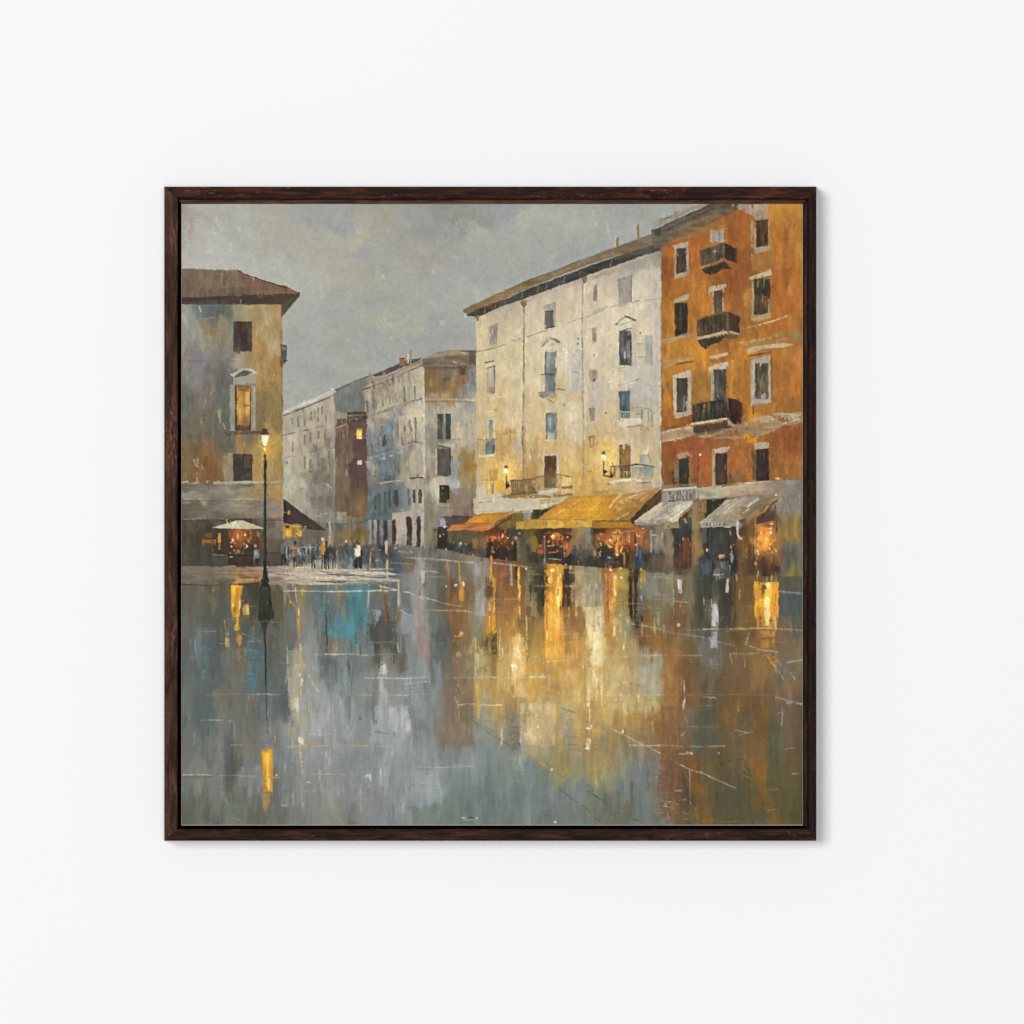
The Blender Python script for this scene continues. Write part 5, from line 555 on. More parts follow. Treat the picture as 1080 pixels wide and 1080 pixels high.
V('3c3a36 34363a 3b3733 46382c 4d3f32', 711, 558, 717, 600, w=.5, ta=.1); V('3e4044 3a3e44 35322f 4a3a2c 54402e 4d4234', 716.4, 545, 729, 600, w=.5, ta=.12); F('c9772c', '721,547 722.6,546.6 725,551.4 723,552.4', w=.3); E('3a4a58', 719.6, 551, 1.6, 3, a=.7, dry=.1); E('d25a20', 727.6, 574.6, 1., 4.4, a=.9, dry=.05); E('b5562a', 716.8, 575.6, .8, 3.2, a=.85); V('6a4630 7a4a30 6a4028', 720, 567, 726, 592, a=.75, w=.5, dry=.06); E('a8aab0', 720.4, 568.6, .9, 1.8, a=.8); E('7d3a2c', 721.6, 564.6, 1.4, 1., a=.7); L('c8642c', 1., '725.6,569 727,570', a=.9)
for x in (712.4, 715, 719, 724, 727.4): L('2c2824', 1., f'{x},560 {x},598', a=.4, dry=.3)
V('8a7058 957a52 8f744c 8c7048', 729.4, 530, 737, 596, a=.7, w=.6, ta=.06); V('b5894a a88450 98764c', 736, 528, 744, 552, a=.65, w=.6, dry=.05); L('4a3d30', 1.2, '739,530 739.4,533', a=.8); L('4a3d30', 1., '739.6,534.4 739.4,536', a=.7); L('5b4a3c', 1.4, '736.4,531 736.4,536', a=.7); L('a3834f', 1.2, '733,540 733,592', a=.35, dry=.3)
# band above, right-hand awning
G('735.6,514.6 765,511 800,507.6 813,507.4 846,504.6 846,521 818,523 800,522.6 765,526 736,527.6', '''738,520,a3a385 745,518,a8a78a 755,518,abaa8c 762,522,9c9878 768,516,bba684 778,517,c0a888 790,514,b09d80 800,515,ab9a80 810,516,a09078 820,512,8c8274 835,512,857c72 842,516,7c7268 770,523,a89574 790,521,a39272 820,519,8f8066 750,525,98977a''', p=2.4, warp=1.2, t='h', ta=.06)
L('5a5044', 1., '737,527.4 765,525.4 800,521.6', a=.6, dry=.2); L('3a332a', 1.3, '762,512.6 772,511.4 784,510.4', a=.75, dry=.1); L('c9bda0', 1.2, '778,511 800,508.6 812,508', a=.6, dry=.2); E('d9c49a', 819.6, 505, 3.6, 1.4, a=.85, dry=.15); E('4f463c', 783.4, 519.4, .8, .7); L('94866c', 1.3, '800,519 826,516.6', a=.5, dry=.3); L('aaa69c', 1.6, '831.4,505.6 831.6,511', a=.6, dry=.1); L('5f584f', 1.2, '824,507 846,505', a=.4, dry=.3)
Q('85786c', 821, 521, 846, 540, a=.5, w=1.5, ta=.07, dry=.1)
for x in (823, 828, 833, 838, 843): L('9a9086', 1.3, f'{x},520 {x},534', a=.4, dry=.3)
F('37312a', '744.6,527.6 768,526 759,534 750,543 744.6,546', w=.5, ta=.13)
G('737,551.4 744,547 756,536.6 767,527 790,523 818,520.6 818,524 806,535 797,543.6 790,547 778,549 777,555 770,556.6 758,556 739,556.4', '''740,551,a89e8a 750,545,9d927c 760,536,a29680 770,530,a0947c 780,526,8f8370 795,524,8a7c66 808,523,7d7058 765,545,a49274 775,540,a6957a 770,548,98886c 785,535,9e9078 790,542,877656 800,533,7c6c4e 795,530,978a74 780,547,a08f72 745,553,948a78 758,553,8a806e 770,553,857864 785,545,8d7c5a''', p=2.4, warp=1.2, t='h', ta=.07)
for s, c, wd in (('739,551 752,541 770,527.6', 'c4b9a2', 1.1), ('747,551 758,541 776,527', 'b5aa94', 1.), ('756,549 766,539 784,526', 'bdb29c', 1.1), ('789,533.6 794,530 799.6,526.2', 'd3cdbf', 2.), ('779,544 786,539.6 789.6,536.6', 'd0c6b0', 2.), ('770,536 778,529', 'b0b2b2', 1.6), ('757,538 772,527.6', '7e7360', 1.), ('762,548 778,536 796,524.6', '857a64', 1.), ('775,547 790,535 808,524', '7d7058', 1.), ('752,547 764,537', '8a7f6c', .9), ('786,545 800,534.6 814,523', '6d5f44', 1.2), ('765,540 772,534', 'c9bfa9', 1.2)): L(c, wd, s, a=.75, dry=.18)
F('9a9080', '737,551.4 760,550.6 777,552 777,555.6 768,556.4 756,555.6 740,556.6', a=.85, w=.5, t='h', dry=.04); L('c8beaa', 1., '737,551 748,550.4 760,551', a=.8, dry=.1)
for x, y in ((746, 552.6), (749, 553.4), (752, 552), (755, 553), (759, 552.6), (764, 553)): L('3c352d', 1.3, f'{x},{y-.8} {x-.6},{y+1.2}', a=.75)
for x, y in ((747.6, 552), (751, 553), (753.6, 552.4)): E('c9c2b4', x, y, 1., 1.4, a=.8)
L('d3cdc2', 1.3, '764,555.4 770,556', a=.85); F('6b5a3c', '796,544 808,534.4 819,523.4 818,528 806,541 795,550 783,556 779,552', a=.9, w=.6, ta=.1); F('8d7c4c', '786,546 794,541 796,545 788,552', a=.5, w=.8, dry=.15); L('d3902c', 1.6, '798,543.8 806,538.4 812,530.6 818,525.8', a=.9); L('3a2c1e', 1.4, '800,546.6 808,541 813,533 819,528', a=.7, dry=.1); E('d3cfc4', 818, 521.8, 1.2, 1.1)
F('beb6ab', '776.6,549 779.4,549.6 779,556 778.6,563 781,568 779,569 776.6,563 776,556', w=.35); F('8d8a88', '779.4,551 782.4,552.6 781.4,556 779.4,558', a=.8, w=.4); E('cfc8bc', 781.6, 567.6, 1.2, 2., a=.9); L('b5b0a4', 1., '776.6,570 781,569.4', a=.7)
# inside the right-hand shop, people at its door
F('383a33', '742,556.4 776,556.6 776,592 742,592', a=.85, w=.6, ta=.1); Q('5c584c', 741.4, 557, 745.4, 573, a=.85, w=.4, ta=.08); L('3f5358', 1.4, '748.4,558 748.4,585', a=.6, dry=.15); Q('4a483a', 757, 560, 762, 574, a=.55, w=1, dry=.15); L('232522', 2.2, '746.4,558 746,578', a=.7, dry=.1); Q('424a4a', 750, 571, 756, 585, a=.5, w=1, dry=.15); L('4f412a', 1.3, '771.4,558 771.6,574', a=.6); F('c9802c', '769,558 770.6,561.6 771,564.6 769.6,564.6', w=.3); E('33322b', 772.4, 556.4, 3., 1.6, a=.8)
F('3c4448', '736.6,588 744,586.6 757,587 757,611 737,611', a=.8, w=.6, ta=.1); F('2b3033', '744,579 747,583 749.4,585 749.6,590 744.6,590', a=.9, w=.5); E('e09a50', 745.4, 580.8, 1.5, 2.2, a=.95, soft=.3); E('f0b878', 745.6, 580.6, .8, 1.3, a=.8); V('41555f 4a5f68 46565c 3c484c', 739.6, 593, 749.6, 610, a=.8, w=.7, dry=.05); L('5a7078', 1.2, '750,592 750.2,608', a=.6, dry=.15); L('6d6f6a', .8, '737,591.6 748,591.6', a=.6, dry=.2)
F('d09a6c', '757.6,585 764,584.4 764,588.6 758,589.2', w=.3); L('2a2623', 1.6, '750,590.4 758,590.4 768,590.6', a=.85); F('4e5350', '752,592 768,591.6 768,606 752.6,606', a=.8, w=.5, ta=.08); Q('6d7d86', 760, 592.6, 764, 600, a=.75, w=.5, dry=.08); Q('2c2a28', 751.6, 593, 754, 604, a=.8, w=.5, dry=.05); L('c8bfae', 1.2, '752,606.4 760,606 765.6,606.2', a=.85, dry=.06)
F('2b2c2c', '769,582 772.6,578 775.6,584 777.4,598 775,604 770,603 769,594', w=.5, ta=.08); F('8a8582', '769.4,584 772,582 773.6,588 771.6,595 769.6,590', w=.4); E('d0742e', 770.8, 577, 1.2, 2.6, soft=.35); E('cbb39c', 771.6, 582, .6, 1.4); E('707570', 773.6, 574.6, 1.4, 1.4, a=.7, dry=.1); L('9aa3ae', 1., '769.4,596 769.8,602', a=.85); L('23262c', 1.8, '771,604 771.6,612', a=.85); L('4d5a66', 1., '774.8,579 775.6,588', a=.6)
# the lit doorway
F('4b3a2e', '800,548 815,540 818,530 820,560 797,556', a=.6, w=1, dry=.08); G('797.6,553 818,549 819,582 797.6,580', '''800,560,b0702e 805,556,c07a28 808,552,8a5a2c 803,565,e0952c 800,570,dc9030 806,572,e8a53a 803,576,d98a2c 810,568,b5702a 813,560,a8642c 815,570,b0702c 811,577,a86828 816,555,7d5434 806,562,d08428 809,582,7a5028 800,581,a0682c''', p=2.6, warp=1, t='i', ta=.1)
for x, y, rx, ry, c in ((812.4, 553, 2.2, 1., 'f6e8d0'), (812.4, 557.4, 2.4, 1.2, 'f3dcb4'), (812.6, 562, 1.4, 2.8, 'fbeed2'), (807, 572.4, 1.5, 3., 'fbdc9a'), (814, 572.4, 1.2, 2., 'dcae74'), (805.6, 577, 1., 3, 'e8b86c'), (804, 556, 3.4, 2.2, 'd98c2c'), (802, 566, 3, 5, 'e2962c'), (801, 573, 3, 4, 'e0922c')): E(c, x, y, rx, ry, soft=.45, a=.9, dry=.04)
L('b98a52', 1.4, '796.4,545 796.6,585', a=.7, dry=.1); L('8a5a2c', 1.6, '793,556 793.4,590', a=.6, dry=.2); L('caa06a', 1.2, '795.6,562 796,578', a=.6); V('6a4a2a 54402a 5a4326', 783, 560, 792, 600, a=.5, w=.8, dry=.15); L('a87a3c', 1.6, '787.4,574 787,588', a=.6, dry=.15); L('a5783c', 1.3, '784,565 784,592', a=.4, dry=.25)
V('9a6a34 7a5632 5f432a 4a3424 352a24', 799, 582, 818.6, 609, a=.75, w=.8, ta=.1, dry=.04); E('c29050', 797.6, 588.6, 1.2, 3.4, a=.8, dry=.1); E('c29a68', 796.4, 595, 2., 2.2, a=.75, dry=.1); L('cbb48c', 1.3, '799.6,602 799.8,607.6 797,608.6', a=.8); L('94805c', 1., '797,586 797.4,600', a=.5, dry=.2); Q('46382a', 788, 590, 796, 606, a=.55, w=.8, dry=.15)
Q('8f743f', 821, 548, 845, 567, a=.4, w=2, dry=.15); E('7d7a3c', 837, 603, 3.6, 3.6, a=.6, dry=.25); L('a87c3c', 1.2, '820.4,550 822,580', a=.5, dry=.25)

# lamps, bottles and bodies inside the cafés, a dab for each
def sparkle(n, x0, y0, x1, y1, cols, r):
    cs = cols.split()
    for i in range(n):
        x = rng.uniform(x0, x1); y = rng.uniform(y0, y1); c = cs[rng.randint(len(cs))]
        if i % 3: L(c, rng.uniform(.8, r * 1.6), f'{x},{y} {x+rng.uniform(-1.5,1.5)},{y+rng.uniform(1,4)}', a=rng.uniform(.4, .8), dry=.15)
        else: E(c, x, y, rng.uniform(.6, r * 1.3), rng.uniform(.8, r * 1.6), a=rng.uniform(.4, .8), soft=.8, dry=.08)
for c, x, y, rx, ry, a in (('c8782e', 590, 569, 15, 12, .4), ('d98c36', 584, 565, 7, 6, .5), ('cf8230', 650, 571, 20, 12, .45), ('e0a044', 648, 570, 8, 8, .5), ('b8601e', 527, 567, 12, 9, .4), ('e09c3e', 807, 567, 12, 17, .45), ('c87a30', 675, 563, 10, 8, .45), ('b5642a', 254, 566, 11, 9, .4), ('a8682c', 508, 570, 5, 8, .35), ('dfa33a', 612, 537, 40, 12, .38), ('e2a83c', 600, 552, 26, 5, .4), ('d6963a', 652, 530, 26, 9, .3), ('cf8a34', 512, 547, 18, 6, .4)): E(c, x, y, rx, ry, a=a, soft=1., dry=.04)
sparkle(26, 579, 561, 602, 580, 'd9822c c0601e e8a84a a84a18 f0c878 7a3a1a 3a241a', 1.5)
sparkle(34, 628, 562, 667, 590, 'e09a38 c8702a f0b85a b0561e d98a30 f6d890 4a2c1a 2f241c', 1.6)
sparkle(22, 512, 560, 538, 580, 'c85a20 d9783a a8481a e8a060 5a3020 2a1f1a', 1.3)
sparkle(24, 797, 551, 818, 582, 'f0b048 e8a03a fbdc94 c07a2c b0662a f6e4b8', 1.7)
sparkle(14, 669, 557, 685, 575, 'd0782c e0a04c b0581e 5a3a26', 1.2)
sparkle(16, 243, 559, 268, 582, 'd08030 b05a20 e8b870 6a3c20 3a2a20', 1.2)
sparkle(16, 474, 562, 512, 586, '6a5a40 3c3c38 8a7a5a 4a5058 a08050', 1.5)
sparkle(14, 712, 560, 729, 592, '7a3a24 a8502a 3a3430 5a4434', 1.3)
for x, c, hd in ((606, '3a3c3c', '8a6a50'), (612, '46443c', '6e5844'), (529, '33302e', 'a8764c'), (557, '4a463a', '7a6248'), (492, '3d444a', 'b09078'), (479, '40484e', '9a8068')):
    E(hd, x, 572 + rng.rand() * 3, 1.1, 1.5, a=.7); F(c, f'{x-1.6},{575} {x+1.6},{575} {x+1.8},{588} {x-1.6},{588}', a=.6, w=.6, ta=.12)
for s in ('577,549.6 594,549', '604,549.6 622,549'): L('e8c45c', 1., s, a=.6, dry=.3)
F('e0ae3e', '572,546.6 590,536 612,527 640,525 632,536 626,547 600,547.6', a=.35, w=2, t='h', dry=.12)
# ---- the wet square
G('180,597 300,598 353,580 470,580 520,590 600,596 690,604 740,608 860,608 860,880 180,880', '''
200,600,7d7264 215,599,716759 230,601,83756a 290,600,978a76 200,612,6c6356 225,610,756959 245,604,857460 260,602,98795a 262,608,a37c56 255,611,b88a58 270,612,957a62 290,608,998c78 300,610,9c8f7b 290,613,8f8370 215,606,7a6f5f
200,622,5d5b50 225,622,5b5846 235,630,4f5552 225,636,6a664f 240,625,5f553a 262,625,464238 268,632,464336 290,625,55503c 292,640,58543c 305,630,62655c 305,645,676a62 315,628,7c7550 325,640,6a6e62 335,640,596c70 347,640,45656c
200,650,5e5c52 230,650,58563f 218,645,59584a 238,640,4c5658 260,662,4f5854 262,650,5f563c 292,655,4f4c3e 300,660,585a50 305,660,666b68 318,650,8a8272 330,660,6b7677
200,690,5f6260 195,670,62625a 207,675,6a8088 203,685,5f6c70 215,683,4b6a74 212,693,52767f 220,675,5a5e58 220,690,50666a 225,697,556668 240,685,6a6557 240,700,6b675a 236,675,515a56 250,690,66624f 252,695,7a6d50 262,690,3e5a66 270,690,48626d 267,680,525a5a 262,697,507480 290,670,5b5a50 288,690,5b5a52 300,680,6b6a60 295,680,66655a 310,700,a39a85
200,705,5d6563 215,705,4c646b 212,712,5a6c6c 229,706,46595f 225,715,55635f 245,708,6b675a 245,720,68655a 255,716,66645a 265,714,47707f 268,706,4f7280 275,708,4e5f62 276,720,4f5a58 285,715,656256 292,715,52605f 300,705,5d6664 299,720,566060
195,730,5c6460 210,730,64645c 205,745,5a645f 220,748,4e6266 219,770,526a70 224,735,5b6562 240,740,6b6b60 236,728,64645a 252,735,6c6a5e 262,745,68665a 275,740,5a656a 284,735,636458 295,735,54605f 293,748,505b5a 305,740,858983 303,725,7f8379
195,770,666a65 205,765,5b6462 210,780,6a6a64 235,765,6e7068 240,775,676a66 245,790,66675f 262,770,6a685c 262,760,6c6a5e 268,780,6a675c 275,772,727a7d 290,775,767c7c 303,775,83857c 288,760,6a7170
195,800,74756c 205,812,7c7d76 222,800,63645c 232,792,6f7172 230,806,72756f 245,810,5c5d56 250,795,6e6a57 262,800,75797a 275,800,7b7f80 300,805,7d8184 297,790,7c807f
200,822,72736a 225,820,777a75 245,820,5b5e56 258,815,757a7a 195,835,686b64 210,838,64675f 232,835,70736d 230,845,72756e 250,832,747872 248,840,63665e 265,830,70746e 290,832,6c6f68 305,835,767974 325,830,868883 275,828,7b7f7e
200,852,5f6258 215,845,5f6259 230,862,5c5f55 240,852,6a6d64 250,856,64675e 275,855,63655a 290,848,6b6d64 300,855,666a63 315,848,7b7e79 330,855,7f827d 200,868,5a5d50 245,868,6d7066 300,868,686a60 315,866,787a72
360,640,6c675a 355,628,6a7470 378,636,3f7f8a 382,625,458088 385,650,4a7c85 395,638,67655c 402,655,4c4d47 410,650,6e5a40 412,636,5c6a70 405,628,666a68 428,642,6f7478 420,640,7f7a66 432,660,86919a 445,650,9a9088 443,632,94908a 440,670,8d8580
315,680,7b7f7e 322,690,8d8f88 330,680,80847f 345,675,57686c 355,665,4a7e88 368,668,418694 362,655,4a8a95 372,672,3f8a98 377,660,47808a 385,675,66747a 382,660,5c7276 395,672,4d4e48 412,672,50504a 404,660,55564f 425,680,8a8a82 422,668,7d7f78 435,690,878c8b 443,680,93847f 448,690,8d7c76
300,690,55605e 320,705,94948b 335,690,898c8a 330,705,8f928c 345,700,5b6463 340,690,6a7472 355,685,8a7c62 352,680,6f706a 370,685,6d7a78 380,685,6f7c7f 395,690,5d5d52 405,685,6f6f62 414,690,5a584c 425,695,808480 435,700,868b89
297,720,545f5e 305,715,8a8878 308,730,86877c 325,715,8d9089 340,715,67706f 350,710,586c6e 353,705,4f6c70 362,715,8c9699 358,708,7f9298 375,715,788081 368,705,5d6a6c 385,720,7a8384 388,705,6f6f66 395,715,7b7c72 403,712,b0b2ac 412,708,7e7a70 418,715,868984 430,715,7a7c7a 440,720,858c8c 445,712,939a9a
297,748,57605f 298,762,6c716c 305,745,858783 320,745,9a9d9b 315,732,90938c 330,755,989a90 340,745,9da19f 338,730,8a9090 350,748,969a98 356,738,7b8386 365,725,7f898c 370,745,858d8f 372,735,737d80 380,745,737b7c 382,760,7f8688 395,752,6f777a 392,735,6c7478 403,735,a9aca6 405,750,a0a4a2 412,740,8d9493 420,755,a0a5a4 430,760,a9aeab 428,745,939a9a 440,752,7d8583 436,735,8d9696 425,728,8a9290
300,770,8a8c83 315,770,9a9b8e 322,760,98987f 335,768,9ea1a0 345,762,a2a5a2 355,770,8f9596 352,778,9a9d98 380,770,868d8f 368,775,90969a 395,768,9ba1a0 405,772,a4a9a4 420,774,989d9c 425,765,a5aaa8 440,772,767f7c 445,765,808886
345,795,84898e 320,795,84898b 330,785,8f9494 360,800,888d90 380,798,878c91 400,792,868d92 415,800,8f969a 430,795,8f979b 445,800,8a9397 420,785,949b9b 455,790,7c8a8e 450,775,75807e 470,780,79705f 480,765,7f6f57 490,772,78695a 475,795,7c898c 490,795,838c8e 500,785,858680 505,773,8d8b80 515,792,7a8683 520,775,8a8878 500,798,929a9a
350,828,8a8c86 340,840,82847c 375,825,7f8487 370,818,84898f 390,832,878a8a 410,820,8b9192 400,845,86898a 425,832,808b94 418,842,808c9a 440,825,93a09f 432,818,8c9698 455,828,98a3a3 462,835,92a0a4 450,840,8594a3 470,822,7a8986 485,830,74837f 500,820,707f7b 500,835,6d7e7a 515,835,6b7b78 515,812,74827f
345,858,84857e 360,852,8b8a80 375,860,6f7068 385,850,828582 395,858,86898a 415,855,838d99 430,862,7a8582 445,853,6f7f78 460,850,73827a 480,850,6c7c76 500,852,637673 515,860,667877 420,866,7d8786
455,620,74786f 458,635,6f756d 452,605,7d7a70 465,600,6a675c 465,640,646356 475,628,66503a 470,610,6a6658 485,640,8a6a3a 485,610,6f695c 493,622,7a6040 503,630,8b857a 500,610,858076 512,632,8a8475 510,610,8a7d6c 516,622,5a4530 530,622,8a5c30 528,608,80563c 540,640,a5773a 535,632,93652f 552,640,7c6440 550,615,6a5a38 545,605,6a5030 562,628,4b4232 560,610,4c4634 572,640,544a35 570,615,3c382c 580,640,d0872a 590,620,e8a83a 586,605,d99a3a 598,640,503a22 598,615,4a3a28 592,650,c8862c
457,670,5b605a 456,655,68706a 470,670,53584f 468,655,626054 480,660,8a633c 478,650,806040 492,668,8f6f4a 490,650,8a6a42 505,655,8a846e 508,668,86806a 517,660,c8862c 530,670,a8824c 528,650,9a6d34 545,680,b8925a 540,660,ad8648 552,665,96763f 560,672,8e7448 558,655,5a5038 568,655,7d6842 575,665,9a7438 570,640,635236 585,665,cd8f38 578,655,b87a2c 597,660,a8783a 596,672,b58a4c
446,705,8c8080 457,690,5f6661 466,685,565d58 470,695,64625a 485,692,7f6750 480,682,6f5f48 495,685,84694f 503,690,a8996f 515,690,98824c 525,692,8a7448 521,678,4d4636 535,700,b5945e 532,685,a58858 547,692,d4b57a 545,700,dcbf88 560,695,b08f55 556,680,a88a50 580,680,d39c3f 570,682,b8924a 595,690,c0954d
445,722,87898a 460,715,747c7c 455,705,6f7875 475,710,6f6c66 490,715,7a6752 485,705,86714f 505,712,ae9a68 508,700,b8a574 520,722,b0945c 522,705,967d4c 535,715,b49a66 545,708,d6b984 548,722,c5a56a 560,712,c29a50 565,700,b5904e 575,705,a98552 580,718,a58656 595,710,b08e58
446,745,8b9393 455,735,85908f 452,750,87908f 470,742,7a756b 485,745,7c6b55 480,728,7d6c54 495,735,7a6850 505,735,b89b5c 512,742,96997f 507,748,b59a58 525,735,b99c62 520,748,b0985e 535,742,b3925c 532,730,b69a62 550,742,bf9e66 548,730,b09056 570,745,b59c74 560,730,b09258 580,732,ad8e58 592,740,b8a274
446,760,7f8a8a 465,757,79766d 490,757,7f6c54 508,757,8d8d76 512,765,8a8f80 530,757,ab9567 545,752,9f8a66 570,760,b8a17a 555,765,bba57c 590,757,b19d72
606,608,9c8b62 618,612,948a6e 630,605,a09258 622,625,928a70 612,630,8c7a58 630,622,8c877c 640,618,a8562a 640,635,a57238 646,605,b0602c 650,618,d38f35 650,635,c07a30 655,630,9a8442 658,615,a58c44 668,620,4a3c28 666,635,4a4228 680,632,60604f 682,618,7d7862 690,620,86826f 675,640,5a5238 620,645,a8987a 633,652,d3bf90 628,640,b0a07c 640,650,a36d35 655,645,8f8a5a 645,658,c98f38 605,622,6a4f30 606,640,7a6040
630,672,d9c694 633,682,e0cfa0 622,662,a98c58 645,670,b08c4e 640,660,b89a68 655,662,a39465 665,665,8a8468 660,655,948e66 680,670,7a5a38 690,668,8b5f2c 672,660,6f6044 612,660,8e6a3c 604,650,8a5f30 600,660,9a6c34 618,672,b8985c 610,655,a07a44 674,650,60522e
620,692,bd9e62 635,695,c9b07a 650,690,b39a62 665,690,a88f5f 658,680,b09458 680,690,a08c68 692,694,9a9076 610,682,ba8c46 604,672,b88a48 620,712,bc9c62 605,705,b89658 635,712,b59c6c 655,712,b8a070 645,702,bfa468 675,710,a69972 690,706,9a9681 682,700,a09a7c
700,622,79705a 705,610,857c68 712,640,70583a 722,640,7a6a4c 725,625,6f6850 730,650,6a5a40 740,625,4b4a3c 736,645,57533f 745,612,42423a 755,640,6f6d60 752,625,4c4b3e 765,632,484236 762,615,4a473c 770,650,4a4434 780,630,6f5530 778,650,6a5435 788,640,735830 795,655,7d5a30 830,620,55503f 838,615,5a564a 840,640,4f5450 830,650,585b54 835,632,4a565a 843,625,545650
700,655,7d7250 705,645,807858 715,655,745a3c 735,662,55513f 725,662,6a5d42 755,657,6f6f62 748,665,4f4d3e 775,662,5d4c30 785,665,6b5433 825,662,6f6048 840,660,6b5a42
700,682,9c6f34 695,675,8a6530 712,682,8f6030 708,672,7d5c34 730,675,6d5f48 722,685,75603c 745,682,77766c 740,672,62604f 757,690,6a645a 770,680,6e5a3c 765,670,64553a 785,680,80663c 800,675,8a6634 830,680,7b6448 820,672,7a6244 843,682,7d6a50
697,702,97917c 710,705,9a652a 718,695,94622c 722,702,7a5732 735,695,6f5a3a 740,707,6c5b40 757,702,726a58 752,695,6a6456 780,700,75603f 770,710,6e5b40 800,705,8a6a3e 790,695,7d653e 825,705,796f60 830,695,7a6a52 843,702,7c6a4c 838,712,7a6850
700,725,9d7b45 694,718,a38c62 715,726,8a5c2c 712,715,9a6a30 728,732,7c5538 722,718,7d5a34 745,730,655640 738,722,6e5a40 760,735,5f5338 755,722,625844 780,735,735736 775,725,705a3c 800,738,6c5235 795,725,7a5c38 825,730,7a6348 812,735,745a3a 842,735,6b573f 842,722,7a6448
697,745,a9955e 710,747,805d38 705,738,916f40 725,750,6f675a 735,752,5b5340 732,742,6b5840 750,750,585543 742,745,5f543c 775,755,7a5a34 770,745,665434 790,760,66573f 788,748,6a4f34 805,752,7c5a30 802,765,7a5428 818,765,585540 815,748,6f5a42 835,760,65513b 830,748,6b5844
697,770,956a38 708,775,7d5c3a 695,785,8d6a3c 715,778,7a5a3e 725,770,736250 733,780,5d5a49 740,765,5a5242 752,778,58584a 760,765,64553c 775,782,64563f 782,770,66543a 790,782,6b5538 805,785,7d5a2c 800,775,6f5634 815,788,59583f 820,778,5f5a44 838,785,645238 840,775,66533e
693,810,78827a 700,800,7d5438 703,815,735038 715,815,6e543a 718,800,70573a 728,800,7a5430 733,812,84512a 745,800,66563c 750,808,655635 760,798,64543c 765,812,625438 780,800,635636 790,806,8a6428 800,818,955f20 800,805,7d5c2e 815,808,5c5638 812,798,5a563c 835,810,65553a 840,798,66563e
693,840,70776e 705,840,6b533a 712,832,6c533a 722,840,57482f 720,828,64503a 735,832,7f5a2a 732,822,7c4f2c 745,825,5f553a 752,842,544e38 775,840,4f4d39 768,828,59513a 785,830,5c5436 800,845,7a5c2c 795,835,6a5832 815,838,565036 837,845,5a5138 838,830,5f5438
693,865,6b7168 710,862,6a553c 722,855,5f5038 740,862,77592e 735,850,6a5634 752,855,57523a 770,860,57523a 785,858,565138 800,862,565138 812,855,6e5830 837,862,564e34
525,738,b0935a 530,725,b59a60 545,738,bf9c5c 540,762,827a62 536,750,8f7f60 535,775,8a7a68 545,780,5f6158 528,775,8a8a78 552,750,b59a6c 560,765,b59e70 577,762,b79e72 565,780,b5a078 590,740,b49a62 585,750,b09460 598,758,8d8874 600,775,a08c66 607,765,b1935a 618,775,a0855a 625,762,a88a58 612,745,a8905e 640,750,b99f66 632,740,c0a468 655,745,b69a5e 650,760,a98c58 670,755,aa8a50 680,765,9a8050 690,757,9b6a2e 690,742,a38a58 680,740,a8925c 630,728,c9ad70 605,732,a8996c 620,735,a58c5c 650,728,b09a68 670,728,a89060 690,726,a89864 575,728,b0955c
530,792,828a84 525,803,7c8a88 515,803,7d8a88 560,785,b39c72 552,793,9a9880 575,792,98906f 590,785,a58e5c 600,793,9a8e74 597,800,96845a 612,780,a08a60 620,790,98845c 632,790,93825f 645,780,a08659 655,792,8f8462 670,778,8f7b55 665,790,85796a 685,788,75705c 680,778,806c4c 695,778,80592e
530,815,6d7f7d 540,805,858d84 520,822,6d7f7d 560,808,728182 552,800,88938c 575,812,7d7f68 585,805,988e66 590,815,948a5a 600,806,a29664 612,805,8c8868 622,812,a0925e 632,815,a0925e 640,822,948c66 650,806,8a8264 660,812,7a7e72 672,806,73807d 680,815,72786e 690,818,756a58 697,832,6e4e34 665,800,807c68
530,845,687c7a 515,850,667977 560,838,6c7d7b 545,852,697c7a 590,845,717a74 575,832,74807c 610,838,75807c 600,828,78827c 635,832,747e78 622,850,6c7264 660,838,6e7268 655,828,74807a 680,838,6e7972 692,852,73644f 690,830,7a6450
530,866,677976 570,865,6a7773 600,862,6f7872 630,862,676c5f 655,858,666959 640,848,676a5c 675,865,697169 668,850,6e7670''', p=2.2, warp=2.4, sy=.55, t='v', ta=.04, fine=1.3)
brush(1300, 192, 618, 846, 870, 30, 7, 90, jit=.035, a=.85, off=2.5, da=2)
brush(1500, 192, 618, 846, 870, 17, 3.6, 90, jit=.045, a=.6, off=3.5, da=4)
brush(500, 192, 640, 846, 870, 16, 3., 0, jit=.028, a=.42, off=3, da=4)
brush(500, 340, 585, 846, 680, 12, 2.2, 90, jit=.06, a=.5, off=2, da=4)

# pavement under the lamp and the people, wet light between them
brush(140, 192, 598, 300, 614, 16, 2.2, 0, jit=.06, a=.6, off=3, da=4)
F('b08a5c', '250,602 276,600.6 276,606 249,607', a=.5, w=1, t='h', dry=.2); F('c08a50', '250,608.6 276,608 277,614 247,615', a=.65, w=1, t='h', dry=.15); F('c89048', '249.6,611 256,609.6 256,614.6 247.6,615', a=.7, w=.6); L('3b352c', 1., '190,616.6 225,617.6 250,616.6 276,616', a=.8, dry=.15); L('3d362c', .9, '253,609.4 272,609', a=.75, dry=.1); L('4a4035', 1., '225,601.6 255,602.4 272,602', a=.5, dry=.3); L('b5a894', 1.2, '282,598 300,597.4', a=.7, dry=.1); L('48413a', 2., '287,600.6 291,600', a=.7, dry=.1); Q('a4977f', 285, 602, 302, 613, a=.45, w=1, t='h', dry=.2)
